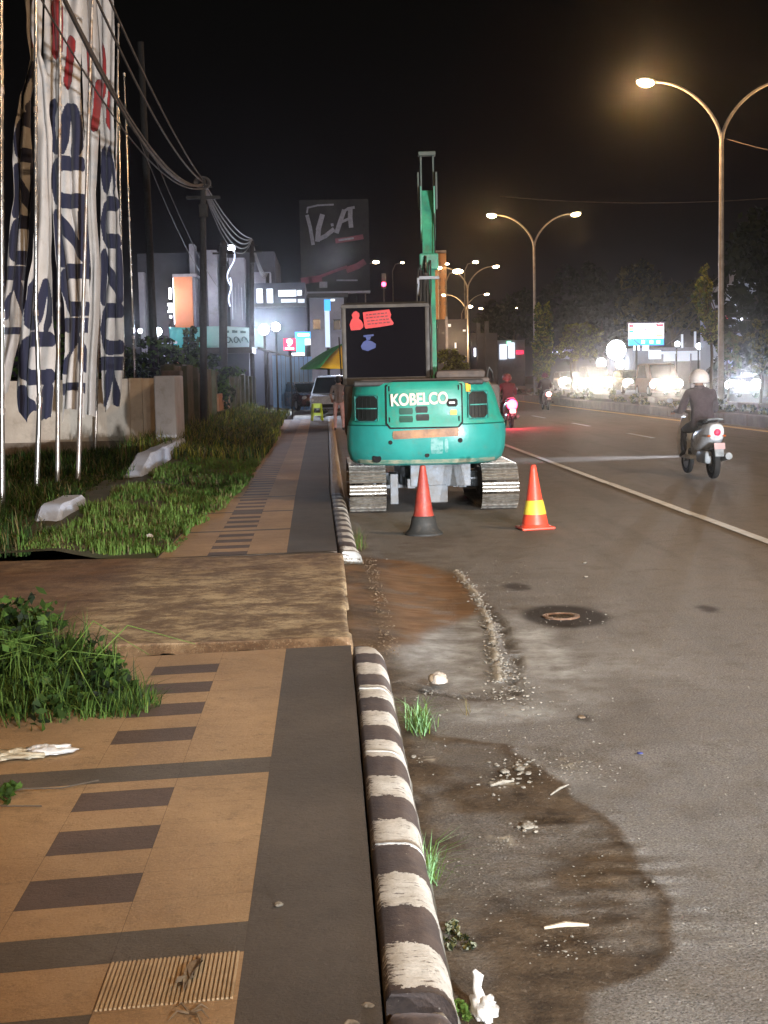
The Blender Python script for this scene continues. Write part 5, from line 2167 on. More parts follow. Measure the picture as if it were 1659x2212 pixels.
# umbrella
M_ug = mat('dark_green_umbrella', (.05, .27, .06), .7, col2=(.035, .20, .045), scale=3, bump=.2)
M_uy = mat('yellow_umbrella', (.85, .50, .03), .65, col2=(.75, .42, .03), scale=3, bump=.2)
ap = W(746, 740, 42)
ue = empty('market_umbrella', (ap.x + .1, 42, .008), 0, 'green and yellow market umbrella open over the vendor beside the pavement', 'umbrella')
mb = MB()
RU, ZT, ZR = 1.50, 2.72, 1.97
for k in range(8):
    a0, a1 = 2 * math.pi * (k + .22) / 8, 2 * math.pi * (k + 1.22) / 8
    n = 6
    V = []
    for i in range(n + 1):
        t = i / n
        zz = ZT - (ZT - ZR) * t ** 1.5
        for j in range(5):
            a = a0 + (a1 - a0) * j / 4
            rr_ = RU * t * (1 - .05 * math.sin(math.pi * j / 4))
            V.append((rr_ * math.cos(a), rr_ * math.sin(a), zz - .04 * t * math.sin(math.pi * j / 4)))
    F = [(i * 5 + j, i * 5 + j + 1, (i + 1) * 5 + j + 1, (i + 1) * 5 + j) for i in range(n) for j in range(4)]
    mb.add(V, F, 0 if k in (2, 3, 4, 0, 7) else 1)
cano = mb.build('canopy', [M_ug, M_uy], ue, True)
md_ = cano.modifiers.new('thick', 'SOLIDIFY')
md_.thickness = .006
mb = MB()
mb.tube([(0, 0, 0), (0, 0, 2.78)], .02, 8)
mb.build('pole', M_fpr, ue, True)
for k in range(8):
    a = 2 * math.pi * (k + .22) / 8
    mb = MB()
    mb.tube([(0, 0, ZT - .03), (RU * .5 * math.cos(a), RU * .5 * math.sin(a), ZT - .30), (RU * math.cos(a), RU * math.sin(a), ZR)], .008, 5)
    mb.build('rib', M_fpr, ue)

# lime stool
M_lime = mat('lime_plastic', (.48, .72, .04), .4, col2=(.42, .62, .035), scale=5)
b_ = G(685, 909, .15)
ss_ = b_.y / 48
st_ = empty('plastic_stool', (b_.x, b_.y + .15, .155), R(8), 'lime green plastic stool on the far end of the pavement', 'stool')
sh_ = .62
mb = MB()
mb.box((0, 0, sh_ - .02), (.32, .30, .035), 0, None, .015)
mb.build('seat', M_lime, st_)
for sx in (-1, 1):
    for sy in (-1, 1):
        mb = MB()
        mb.tube([(sx * .14, sy * .13, sh_ - .03), (sx * .185, sy * .175, 0)], [.035, .028], 6)
        mb.build('leg', M_lime, st_)
for sy in (-1, 1):
    mb = MB()
    mb.box((0, sy * .138, sh_ - .10), (.30, .02, .14), 0, (sy * R(-5), 0, 0))
    mb.box((0, sy * .158, .23), (.32, .02, .10), 0, (sy * R(-5), 0, 0))
    mb.build('apron', M_lime, st_)

# ================================================================ CARS
M_cwh = mat('white_car_paint', (.36, .37, .40), .25, coat=.7)
M_cdk = mat('dark_maroon_car_paint', (.10, .04, .045), .25, coat=.7)
M_cgr = mat('grey_car_paint', (.14, .14, .15), .3, coat=.6)
M_cbr = mat('brown_red_truck_paint', (.26, .12, .08), .5, col2=(.18, .08, .06))
M_cgl = mat('car_glass', (.012, .013, .016), .06, spec=.8)
M_hl = glow('headlight_lens', (1, .90, .82), 9)
M_hlc = glow('cool_headlight_lens', (.85, .93, 1), 9)
M_hlo = mat('unlit_headlight', (.6, .62, .66), .1, spec=.9)
M_tl = glow('car_tail_lens', (.6, .02, .03), .25)


def car(loc, rz, label, paint, hl=None, hr=.15, kind='hatch', group=None, s=1.0):
    e_ = empty('car', loc, rz, label, 'car', group, s)
    van = kind == 'van'
    st = [(-2.05, .70, .42, .80), (-1.98, .80, .28, .95), (-1.5, .84, .22, 1.0), (0, .86, .20, .98), (1.2, .85, .20, .95), (1.75, .80, .24, .82 if not van else .95), (2.02, .72, .30, .70 if not van else .85), (2.08, .60, .38, .6)]
    loops = []
    for (y, hw, z0, z1) in st:
        loops.append([(-hw * .96, y, z0), (-hw, y, z0 + .12), (-hw, y, z1 - .12), (-hw * .90, y, z1), (hw * .90, y, z1), (hw, y, z1 - .12), (hw, y, z0 + .12), (hw * .96, y, z0)])
    mb = MB()
    mb.loft(loops)
    ht = 1.78 if van else 1.48
    cab_ = [(-1.95, .76, .96), (-1.75, .72, ht - .08), (-1.4, .68, ht), (.1, .68, ht), (.45 if not van else .8, .70, ht - .1), (1.2 if not van else 1.6, .76, .93)]
    mb.loft([[(-hw * 1.06, y, .90), (-hw, y, z), (hw, y, z), (hw * 1.06, y, .90)] for (y, hw, z) in cab_])
    mb.build('body', paint, e_, True)
    mb = MB()
    y0, y1 = (.50, 1.18) if not van else (.85, 1.57)
    mb.add([(-.66, y0, ht - .10), (.66, y0, ht - .10), (.72, y1, .97), (-.72, y1, .97)], [(0, 1, 2, 3)], 0, Matrix.Translation((0, .03, .015)))
    mb.build('windscreen', M_cgl, e_)
    mb = MB()
    mb.add([(-.64, -1.80, ht - .12), (.64, -1.80, ht - .12), (.70, -1.97, 1.0), (-.70, -1.97, 1.0)], [(0, 1, 2, 3)], 0, Matrix.Translation((0, -.02, 0)))
    for s_ in (-1, 1):
        mb.add([(s_ * .79, -1.6, .98), (s_ * .715, -1.4, ht - .10), (s_ * .715, .1, ht - .10), (s_ * .79, .85, .98)], [(0, 1, 2, 3)], 0, Matrix.Translation((s_ * .012, 0, 0)))
    mb.build('window', M_cgl, e_)
    for sx in (-1, 1):
        for yy in (-1.3, 1.3):
            wo = wheel_mb(.31, .2).build('wheel', M_tyre, e_, True)
            wo.location = (sx * .76, yy, .31)
            mb = MB()
            mb.lathe([(.18, -.11), (.19, .0), (.18, .11)], (0, 0, 0), 16, 0, Matrix.Rotation(math.pi / 2, 4, 'Y'))
            mb.build('rim', M_rim, wo, True)
        mb = MB()
        mb.ball((sx * .60, 1.98, .66), (hr, .09, hr * .85), 14)
        mb.build('headlight', hl or M_hlo, e_, True)
        mb = MB()
        mb.box((sx * .68, -1.99, .78), (.16, .08, .28), 0, None, .03)
        mb.build('tail_light', M_tl, e_)
    mb = MB()
    mb.box((0, 2.07, .42), (1.1, .06, .16), 0, None, .02)
    mb.box((0, 2.04, .62), (.7, .05, .08), 0, None, .01)
    mb.build('grille', M_gap, e_)
    return e_


og = 'oncoming cars with headlights on'
onc = [(1238, 816, 100, 'oncoming car with the widest white headlight glare, leftmost of the oncoming queue', M_hl, .46, M_cgr, 'hatch'),
       (1296, 818, 96, 'oncoming car with tall narrow glare, second in the oncoming queue', M_hl, .42, M_cdk, 'van'),
       (1378, 823, 84, 'oncoming car with dimmer paired headlights, below the store sign', M_hl, .34, M_cgr, 'hatch'),
       (1440, 825, 74, 'oncoming brown-red van with a pale round headlight, behind the median shrubs', M_hl, .30, M_cbr, 'van'),
       (1607, 826, 64, 'oncoming car with a cold white headlight near the right edge', M_hlc, .28, M_cgr, 'hatch')]
for (px, py, y, lb, hm_, hr, pm, kd) in onc:
    p = W(px, py, y)
    x = max(15.9, min(p.x, 24))
    c = car((x, y + 2, .302 + max(0, p.z - .30 - .66)), math.pi, lb, pm, hm_, hr, kd, og)
    c.location.z = .302
    light('headlight_beam', (x, y - .35, 1.0), (1, .88, .76) if hm_ is M_hl else (.85, .92, 1), 6500, .12, None, 'SPOT', 13, (0, 0, 1.9), 1.0)

# parked vehicles beyond the pavement end
p = W(711, 880, 62)
car((p.x + .3, 64.5, .004), R(180 - 12), 'white van parked beyond the umbrella with its front toward the camera', M_cwh, None, .13, 'van', 'parked cars at the far end of the pavement')
p = W(655, 862, 70)
car((p.x, 73.5, .004), R(180 + 18), 'dark maroon car parked beside the blue fence panels', M_cdk, None, .14, 'hatch', 'parked cars at the far end of the pavement')

# an added unseen car behind the camera; its assumed low headlights rake the asphalt
car((10.4, -13, .004), 0, 'added car, unseen behind the camera, carrying assumed headlights for the asphalt', M_cgr, M_hl, .12, 'hatch', None)
light('headlight_beam', (9.8, -10.6, .72), (.90, .94, 1.0), 20000, .10, None, 'SPOT', 44, (3.4, 12, .2), .8)
light('headlight_beam', (11.0, -10.6, .72), (.90, .94, 1.0), 15000, .10, None, 'SPOT', 46, (6, 20, .6), .7)

# an added unseen motorcycle behind the camera; its headlight brightens kerb and apron
scooter((2.45, -5.2, .004), R(6), 'added motorcycle behind the camera, carrying a headlight for the kerb', M_swh, M_sgr, M_tail0, .052, None)
light('headlight_beam', (2.3, -4.1, .80), (.86, .93, 1.0), 1500, .06, None, 'SPOT', 34, (.75, 7.6, .0), 1.0)

# an added unseen motorcycle off the right edge, carrying a beam across the lane
scooter((10.6, 27.4, .008), R(93), 'added motorcycle unseen beyond the right edge, its headlight lying across the lane', M_mdark, M_mdark, M_tail0, .052, None)
light('headlight_beam', (9.5, 27.3, .85), (.80, .86, 1.0), 1500, .08, None, 'SPOT', 24, (4.6, 27.0, .0), .9)
# ================================================================ DISTANT BUILDINGS, SIGNS
M_grey = mat('pale_grey_render', (.30, .30, .34), .85, col2=(.20, .20, .24), scale=.5, bump=.3, bscale=4, dirt=.3)
M_dgry = mat('dark_grey_render', (.07, .07, .085), .9, col2=(.045, .045, .055), scale=.4)
M_ora = mat('orange_cladding', (.60, .22, .10), .6, col2=(.48, .17, .08), scale=.6)
M_roof = mat('dark_sheet_roof', (.05, .045, .045), .8, col2=(.03, .03, .03), scale=1, bump=.4)
M_bluf = mat('light_blue_fence', (.22, .38, .62), .7, col2=(.18, .32, .55), scale=1)
M_litw = glow('lit_shop_window', (.80, .88, 1.0), .75)
M_litd = glow('dim_lit_window', (.75, .80, 1.0), .28)
M_neon = glow('white_neon', (.85, .88, 1), 3)
M_flood = glow('floodlight_glass', (.80, .90, 1), 12)
M_post = mat('thin_dark_post', (.03, .03, .032), .8)


def pr(px0, py0, px1, py1, Y):
    a = W(px0, py0, Y)
    b = W(px1, py1, Y)
    return min(a.x, b.x), max(a.x, b.x), min(a.z, b.z), max(a.z, b.z)


def rbox(mb, px0, py0, px1, py1, Y, d=1.0, mi=0, toground=False, bev=0.0):
    x0, x1, z0, z1 = pr(px0, py0, px1, py1, Y)
    mb.b2((x0, Y, 0 if toground else z0), (x1, Y + d, z1), mi, bev)


def bld(name, label, cat, parts, Y, group=None):
    """parts: (name, material, [(px0,py0,px1,py1,dy,depth,toground)])"""
    e_ = empty(name, (0, 0, 0), 0, label, cat, group)
    x_, _, _, _ = pr(parts[0][2][0][0], parts[0][2][0][1], parts[0][2][0][2], parts[0][2][0][3], Y)
    e_.location = (x_, Y, 0)
    for nm, m, rs in parts:
        for r_ in rs:
            mb = MB()
            dy, d, tg = (list(r_[4:]) + [0, 1, False][len(r_) - 4:]) if len(r_) < 7 else r_[4:7]
            rbox(mb, r_[0], r_[1], r_[2], r_[3], Y + dy, d, 0, tg)
            mb.v = [(v[0] - x_, v[1] - Y, v[2]) for v in mb.v]
            mb.build(nm, m, e_)
    return e_


wins = [(501 + 7 * i, 612 + 9 * (i % 2), 502.6 + 7 * i, 690 - 14 * (i % 3), -.08, .1, False) for i in range(5)]
wins_ = [(500 + 9 * i, 600 + 17 * j, 505 + 9 * i, 608 + 17 * j, -.08, .1, False) for i in range(3) for j in range(5)]
b1 = bld('office_building', 'tall grey building with upright wall slabs and an orange clad bay, behind the teal banner', 'building', [
    ('wall', M_dgry, [(296, 548, 600, 800, 2, 14, True)]),
    ('wall_slab', M_grey, [(408, 527, 428, 800, 0, 2, True)]),
    ('wall_slab', M_grey, [(446, 540, 476, 800, .5, 2, True)]),
    ('wall_slab', M_grey, [(298, 588, 318, 800, 1, 1, True)]),
    ('wall_slab', M_grey, [(494, 557, 535, 800, 0, 2, True)]),
    ('wall_slab', M_grey, [(546, 588, 590, 800, .5, 2, True)]),
    ('orange_bay', M_ora, [(375, 596, 421, 800, -.5, 2.4, True)]),
    ('parapet', M_grey, [(372, 592, 424, 597, -.7, 2.8, False), (478, 557, 492, 563, 0, 2, False)]),
    ('lit_strip', M_neon, [(374, 600, 376.5, 700, -.62, .1, False)]),
    ('lit_strip', M_litd, wins)], 96)
mb = MB()
for (a, b, c, d) in ((364, 622, 370, 646), (362, 655, 372, 661), (364, 665, 373, 669), (362, 671, 372, 675), (366, 681, 371, 687)):
    rbox(mb, a, b, c, d, 95, .15)
tag(mb.build('neon_sign', M_neon), 'small vertical white neon sign left of the orange bay', 'neon sign')
# curving white light tubes on the facade
mb = MB()
pts = [W(499 + 8 * math.sin(t * 1.9), 532 + 84 * t / 3.2, 95.2) for t in [i * .2 for i in range(17)]]
mb.tube(pts, .05, 6)
mb.tube([W(497 + 3 * math.sin(t * 2), 600 + 62 * t / 3.2, 95.2) for t in [i * .2 for i in range(17)]], .05, 6)
tag(mb.build('light_tube', glow('facade_light_tube', (.70, .76, 1), 1.0)), 'curling white light tube climbing the grey facade beside the second utility pole', 'light')
mb = MB()
rbox(mb, 492, 529, 507, 539, 95, .4)
tag(mb.build('lit_rooftop_box', M_neon), 'small brightly lit box on top of the grey building', 'rooftop light')

bld('shop_building', 'low shop building with bright strip windows left of the billboard post', 'building', [
    ('wall', M_dgry, [(546, 612, 664, 800, 0, 10, True)]),
    ('lit_window', M_litw, [(554, 624, 568, 654, -.15, .1, False), (576, 624, 590, 654, -.15, .1, False)]),
    ('lit_window', M_litw, [(601, 627, 640, 640, -.15, .1, False), (642, 627, 652, 638, -.15, .1, False)]),
    ('lit_window', M_litd, [(607, 646, 640, 653, -.15, .1, False), (643, 646, 658, 656, -.15, .1, False)]),
    ('canopy', M_roof, [(545, 656, 662, 661, -2, 2, False)])], 88)
bld('grey_house', 'plain grey house wall behind the blue and white pylon sign', 'building', [
    ('wall', M_grey, [(668, 640, 748, 860, 0, 8, True)]),
    ('roof', M_roof, [(664, 634, 752, 641, -.6, 9, False)]),
    ('window', M_cgl, [(676, 690, 692, 712, -.1, .1, False), (720, 690, 736, 712, -.1, .1, False)])], 92)

# teal banner on posts
e_ = empty('street_banner', (0, 70, 0), 0, 'long teal and white banner strung between poles under the floodlights', 'banner')
m_, nt, b_ = base('teal_banner_cloth')
tc = nt.nodes.new('ShaderNodeTexCoord').outputs['Object']
sp = nt.nodes.new('ShaderNodeSeparateXYZ')
nt.links.new(tc, sp.inputs[0])
xa = W(364, 730, 70).x
xb = W(572, 730, 70).x
f_ = ramp(nt, mth(nt, 'ADD', sp.outputs['X'], mth(nt, 'MULTIPLY', noi(nt, tc, 1.2, 3), .8)), xa + .9 + .4, xa + 3.0 + .4)
cc_ = mixc(nt, f_, (.04, .42, .40), (.46, .62, .64))
nt.links.new(cc_, b_.inputs['Base Color'])
b_.inputs['Roughness'].default_value = .7
nx_, nz_ = 60, 8
V, F = [], []
for j in range(nz_ + 1):
    for i in range(nx_ + 1):
        t = i / nx_
        px = 364 + 208 * t + (0 if j else 0)
        top = W(px, 706 + 1.5 * math.sin(t * 9), 70)
        bot = W(px + (6 if i == 0 else 0), 752 + 1.5 * math.sin(t * 7 + 1), 70)
        p = top.lerp(bot, j / nz_)
        V.append((p.x, 70 + .05 * math.sin(t * 40 + j * .4), p.z))
for j in range(nz_):
    for i in range(nx_):
        a = j * (nx_ + 1) + i
        F.append((a, a + 1, a + nx_ + 2, a + nx_ + 1))
e_.location = (0, 0, 0)
cb = quads_obj('cloth', V, F, m_, e_, None, True)
md_ = cb.modifiers.new('thick', 'SOLIDIFY')
md_.thickness = .02
mb = MB()
M_bpr = mat('faded_banner_ink', (.08, .16, .18), .7)
gl = [(490, 716, 7, 6), (508, 716, 7, 6), (526, 717, 7, 5)]
for k, (gx_, gy_, ww, hh) in enumerate(gl):
    mb = MB()
    rbox(mb, gx_ - ww, gy_ - hh / 2, gx_ - ww * .1, gy_ + hh / 2, 69.9, .03)
    rbox(mb, gx_ - ww * .2, gy_ - hh / 3, gx_ + ww * .7, gy_ + hh / 2, 69.9, .028)
    mb.build('banner_print', M_bpr, e_)
for k in range(3):
    mb = MB()
    gx_ = 493 + k * 17
    c0 = W(gx_, 734, 69.88)
    mb.tube([c0 + Vector((.10 * math.cos(a), 0, .14 * math.sin(a))) for a in [i * math.pi / 6 for i in range(12 if k < 2 else 8)]], .03, 5, 0, False, k < 2)
    mb.tube([c0 + Vector((.10, 0, .10)), c0 + Vector((.22, 0, -.15))], .03, 5)
    mb.build('banner_print', M_bpr, e_)
text('banner_word', 'promo', .34, face_M(W(393, 729, 69.86).x, 69.86, W(393, 729, 69.86).z, 0, 0), mat('pale_teal_ink', (.3, .62, .60), .7), e_, .005, .0, 1.3, True, 1.1, .3) if False else None
mb = MB()
for px in (366, 571):
    a = W(px, 704, 70)
    mb.tube([(a.x, 70.1, 0), (a.x, 70.1, a.z + .1)], .05, 8)
mb.build('post', M_post, e_)

# floodlights
for k, (px, py, lb, r, pw) in enumerate(((341, 716, 'round white floodlight at the left end of the teal banner', .20, 1000), (570, 712, 'big white floodlight at the right end of the teal banner', .26, 1500),
                                         (596, 706, 'white floodlight on a thin post right of the teal banner', .22, 1300), (303, 715, 'small white lamp far left behind the flag poles', .11, 200))):
    p = W(px, py, 68.5)
    e_ = empty('floodlight', (p.x, 68.5, 0), 0, lb, 'floodlight', 'white floodlights on the left')
    mb = MB()
    mb.tube([(0, 0, 0), (0, 0, p.z - r)], .04, 8)
    mb.build('post', mat('lit_post', (.5, .5, .52), .6) if k == 0 else M_post, e_)
    mb = MB()
    mb.ball((0, 0, p.z), (r, r * .7, r), 14)
    mb.build('lamp_glass', M_flood, e_, True)
    light('floodlight_light', (p.x, 67.9, p.z), COOL, pw * 1.5, .2, None, 'SPOT', 150, (p.x * .3, 20, 1.5), .6)
light('facade_light', W(455, 640, 84), COOL, 900, .4)
light('facade_light', W(381, 640, 93.6), (1, .85, .75), 130, .3)
light('facade_light', W(530, 700, 86), COOL, 380, .3)
light('sign_light', W(700, 760, 84), COOL, 420, .3)

# shacks and fence at the left
e_ = empty('shack', (0, 0, 0), 0, 'dark roadside shack with a sheet roof under the teal banner', 'shack')
mb = MB()
rbox(mb, 372, 753, 545, 762, 64, 3.5)
mb.build('roof', M_roof, e_)
mb = MB()
rbox(mb, 400, 764, 540, 840, 65, 2.5, 0, True)
mb.build('wall', M_dgry, e_)
mb = MB()
rbox(mb, 385, 768, 423, 781, 64.8, .1)
mb.build('lit_opening', M_litd, e_)
e_ = empty('lit_kiosk', (0, 0, 0), 0, 'small bluish lit kiosk between the bushes under the left floodlight', 'kiosk')
mb = MB()
rbox(mb, 334, 740, 366, 782, 63, 2, 0, True)
mb.build('wall', mat('white_kiosk_paint', (.6, .64, .72), .7), e_)
mb = MB()
rbox(mb, 331, 735, 370, 740, 62.6, 2.6)
mb.build('roof', M_roof, e_)
light('kiosk_light', W(350, 750, 61.5), COOL, 60, .1)
e_ = empty('lean_to', (0, 0, 0), 0, 'open lean-to with a sloping dark roof on thin posts beside the blue fence', 'shelter')
mb = MB()
a, b = W(556, 749, 57), W(630, 768, 57)
mb.prism([(a.x, a.z), (b.x, b.z), (b.x, b.z - .06), (a.x, a.z - .08)], 1, 57, 60)
mb.build('roof', M_roof, e_)
for px in (578, 597, 628):
    t = W(px, 760, 57.2)
    mb = MB()
    mb.tube([(t.x, 57.2, 0), (t.x, 57.2, t.z)], .05 if px < 590 else .03, 6)
    mb.build('post', M_post, e_)
e_ = empty('blue_fence', (0, 0, 0), 0, 'light blue sheet metal fence panels lit by the floodlights', 'fence')
x0, x1, z0, z1 = pr(587, 772, 676, 850, 74)
n = 9
for k in range(n):
    mb = MB()
    xa_, xb_ = x0 + (x1 - x0) * k / n, x0 + (x1 - x0) * (k + 1) / n
    mb.b2((xa_ + .02, 74 + .04 * (k % 2), 0), (xb_ - .01, 74.05 + .04 * (k % 2), z1 + .1 * (k < 5)))
    mb.build('fence_panel', M_bluf, e_)


def sign(name, label, Y, rects, cat='sign', post=None, group=None):
    e_ = empty(name, (W(rects[0][1][0], 700, Y).x, Y, 0), 0, label, cat, group)
    ox = e_.location.x
    for nm, r_, m, dy in rects:
        mb = MB()
        rbox(mb, r_[0], r_[1], r_[2], r_[3], Y + dy, .12)
        mb.v = [(v[0] - ox, v[1] - Y, v[2]) for v in mb.v]
        mb.build(nm, m, e_)
    if post:
        t = W(post, rects[0][1][3], Y)
        mb = MB()
        mb.tube([(t.x - ox, .2, 0), (t.x - ox, .2, t.z)], .08, 8)
        mb.build('post', M_post, e_)
    return e_


G_red = glow('lit_red_sign', (.85, .03, .09), 1.1)
G_teal = glow('lit_teal_sign', (.10, .75, .78), 1.0)
G_blu = glow('lit_blue_sign', (.05, .34, .85), 1.0)
G_wht = glow('lit_white_sign', (.85, .93, 1), 1.3)
G_dimw = glow('dim_white_pylon', (.55, .68, .85), .55)
s_ = sign('red_shop_sign', 'lit red shop sign with a white round numeral, in front of the teal sign', 76, [('panel', (612, 731, 639, 757), G_red, 0)], 'sign', 626)
t_ = W(625.5, 741, 75.9)
text('numeral', '9', .52, face_M(t_.x - s_.location.x, -.03, t_.z), G_wht, s_, .01, .03, 1.2)
mb = MB()
rbox(mb, 616, 751, 635, 754.5, 75.95, .05)
mb.v = [(v[0] - s_.location.x, v[1] - 76, v[2]) for v in mb.v]
mb.build('caption_line', G_wht, s_)
sign('teal_shop_sign', 'lit teal sign panel with a white foot, right of the red sign', 77, [('panel', (639.5, 731, 658, 762), G_teal, 0), ('panel_foot', (630, 762.5, 658, 768), G_wht, 0)], 'sign', 650)
s_ = sign('blue_shop_sign', 'lit blue shop sign with a white bar, above the teal sign', 78, [('panel', (637, 717, 671, 730.5), G_blu, 0), ('white_bar', (643, 721, 668, 726), G_wht, -.06), ('small_panel', (658.5, 732, 671, 745), G_wht, 0)], 'sign', 664)
sign('pylon_sign', 'tall narrow pylon sign, blue on top and whitish below, left of the cab', 80, [('blue_head', (700, 647, 714, 671), G_blu, 0), ('white_column', (701, 671.5, 713.5, 750), G_dimw, 0), ('lamp', (714.5, 646, 723, 650), G_wht, 0)], 'sign', 707)

# billboard
bb = empty('billboard', (0, 0, 0), 0, 'large dark billboard with slanted pale letters LA and dull red ribbons, unlit above the shops', 'billboard')
YB = 105
m_bb = mat('dark_billboard_print', (.010, .010, .012), .8, col2=(.028, .027, .022), scale=.5, lo=.45, hi=.75)
mb = MB()
rbox(mb, 646, 432, 800, 632, YB, .4)
mb.build('panel', m_bb, bb)


def bq(cx_, cy_):
    return (605 + cx_ * .1354, 414.7 + cy_ * .1354)


def stroke(mb, pts, wpx, Y, rnd=True):
    for (a, b) in zip(pts[:-1], pts[1:]):
        pa, pb = W(*bq(*a), Y), W(*bq(*b), Y)
        d = (pb - pa)
        n = Vector((-d.z, 0, d.x)).normalized() * (wpx / 3000 * Y / 2)
        d = d.normalized() * (wpx / 3000 * Y * .25)
        lp = [pa + n - d, pa - n - d, pb - n + d, pb + n + d]
        mb.loft([[p for p in lp], [p + Vector((0, .05, 0)) for p in lp]])


M_let2 = mat('grey_billboard_letters', (.26, .26, .29), .8)
M_rib2 = mat('dull_red_ribbon', (.20, .055, .075), .8, col2=(.12, .04, .05), scale=2)
mb = MB()
stroke(mb, [(432, 380), (480, 560), (525, 830)], 7.5, YB - .1)
stroke(mb, [(430, 330), (440, 250), (600, 212), (850, 200)], 3.5, YB - .1)
stroke(mb, [(672, 375), (612, 590)], 10.5, YB - .14)
stroke(mb, [(618, 560), (598, 770)], 10.5, YB - .1)
stroke(mb, [(600, 760), (720, 705), (850, 600)], 9, YB - .16)
stroke(mb, [(905, 640), (960, 470), (1020, 300)], 9.5, YB - .1)
stroke(mb, [(1000, 320), (1085, 265), (1180, 245)], 5.5, YB - .14)
stroke(mb, [(1120, 270), (1118, 400), (1132, 550)], 9.5, YB - .18)
stroke(mb, [(985, 475), (1110, 420)], 5.5, YB - .2)
stroke(mb, [(822, 525), (842, 522)], 6, YB - .1)
mb.build('lettering', M_let2, bb)
mb = MB()
stroke(mb, [(900, 780), (1100, 752), (1310, 715)], 10, YB - .1)
mb.build('ribbon', M_rib2, bb)
mb = MB()
stroke(mb, [(650, 1345), (900, 1250), (1060, 1195)], 6, YB - .1)
stroke(mb, [(1080, 1240), (1240, 1180), (1335, 1120)], 13, YB - .12)
stroke(mb, [(360, 1420), (480, 1400), (640, 1380)], 14, YB - .1)
mb.build('ribbon', M_rib2, bb)
mb = MB()
for k in range(13):
    stroke(mb, [(905 + k * 26, 1408), (920 + k * 26, 1408)], 3, YB - .1)
for k in range(8):
    stroke(mb, [(940 + k * 30, 770 - k * 4.4), (956 + k * 30, 767 - k * 4.4)], 4, YB - .22)
stroke(mb, [(650, 1480), (730, 1480)], 13, YB - .1)
mb.build('small_print', M_let2, bb)
mb = MB()
rbox(mb, 646, 630.5, 800, 632.5, YB - .9, 1)
mb.build('walkway', M_grey, bb)
mb = MB()
rbox(mb, 659, 633, 668, 860, YB + .3, .5, 0, True)
rbox(mb, 770, 633, 778, 860, YB + .3, .5, 0, True)
mb.build('support_post', M_post, bb)
light('billboard_fill', W(690, 690, YB - 7), COOL, 420, .4)  # added fill lamps; the billboard has no lamp of its own
light('billboard_fill', W(725, 560, YB - 9), (.85, .85, 1), 300, .4)

# orange lit tower block far away
tw = bld('tower_block', 'narrow tower block lit orange, rising behind the excavator boom', 'building', [
    ('wall', mat('orange_lit_tower_render', (.42, .25, .14), .85, col2=(.36, .20, .11), scale=.2), [(930, 548, 969, 860, 0, 12, True)]),  # orange of the lamplight is also put into the wall colour
    ('roof', M_grey, [(934, 541, 964, 548, .5, 6, False)]),
    ('window', mat('dim_tower_window', (.30, .18, .11), .5), [(937 + 11 * i, 566 + 17 * j, 942 + 11 * i, 574 + 17 * j, -.1, .15, False) for i in range(3) for j in range(6)])], 190)
light('tower_light', W(940, 700, 160), (1, .6, .3), 22000, .5, None, 'SPOT', 40, W(950, 640, 190), .5)
# structures seen right of the cab
bld('grey_block', 'dull grey building with scattered small lights right of the cab', 'building', [
    ('wall', M_dgry, [(944, 690, 1012, 860, 0, 8, True)]),
    ('column', M_grey, [(962, 684, 970, 860, -.4, .5, True)]),
    ('lit_window', M_litd, [(968, 700, 974, 706, -.5, .1, False), (1000, 712, 1006, 716, -.5, .1, False), (982, 740, 986, 752, -.5, .1, False)])], 135)
light('block_light', W(985, 730, 128), WARM, 900, .4)
bld('dark_house', 'dark pair of house fronts between the third lamp pole and the columnar tree', 'building', [
    ('wall', M_dgry, [(1016, 720, 1076, 860, 0, 8, True)]),
    ('column', M_dgry, [(1030, 698, 1040, 860, -.5, .6, True), (1048, 694, 1058, 860, -.5, .6, True)]),
    ('lit_window', M_neon, [(1024, 752, 1028, 770, -.6, .1, False)])], 140)
bld('lit_shop', 'brightly lit white shop front far down the road left of the columnar tree', 'shop', [
    ('wall', M_grey, [(1076, 735, 1135, 860, 0, 6, True)]),
    ('lit_front', M_litw, [(1079, 744, 1095, 776, -.2, .1, False), (1098, 740, 1112, 774, -.2, .1, False)]),
    ('red_sign', G_red, [(1115, 757, 1131, 765, -.2, .1, False)]),
    ('green_sign', glow('lit_green_sign', (.3, .9, .55), 1.5), [(1095, 737, 1104, 746, -.3, .1, False)])], 150)
# row of white party lamps
e_ = empty('lamp_row', (0, 0, 0), 0, 'row of small white lamps strung under the trees right of the columnar tree', 'string light')
for k in range(7):
    p = W(1178 + k * 6.6, 762 + (k % 2) * 2, 140)
    mb = MB()
    mb.ball(p, .16, 8)
    mb.build('bulb', M_neon, e_, True)
mb = MB()
mb.tube([W(1174, 759, 140), W(1198, 761, 140), W(1222, 759, 140)], .03, 5)
mb.build('wire', M_post, e_)
e_ = empty('gabled_tent', (0, 0, 0), 0, 'small pale gabled tent between the string lights and the big floodlight', 'tent')
Yt = 135
a, b, c = W(1222, 775, Yt), W(1234, 742, Yt), W(1250, 775, Yt)
mb = MB()
mb.prism([(a.x, a.z), (b.x, b.z), (c.x, c.z)], 1, Yt, Yt + 3)
mb.build('canvas', mat('pale_canvas', (.4, .4, .45), .8), e_)
mb = MB()
a, b, c = W(1230, 775, Yt - .1), W(1236, 755, Yt - .1), W(1243, 775, Yt - .1)
mb.prism([(a.x, a.z), (b.x, b.z), (c.x, c.z)], 1, Yt - .1, Yt - .02)
mb.build('opening', M_gap, e_)
light('tent_light', W(1236, 765, Yt - 2), COOL, 30, .2)

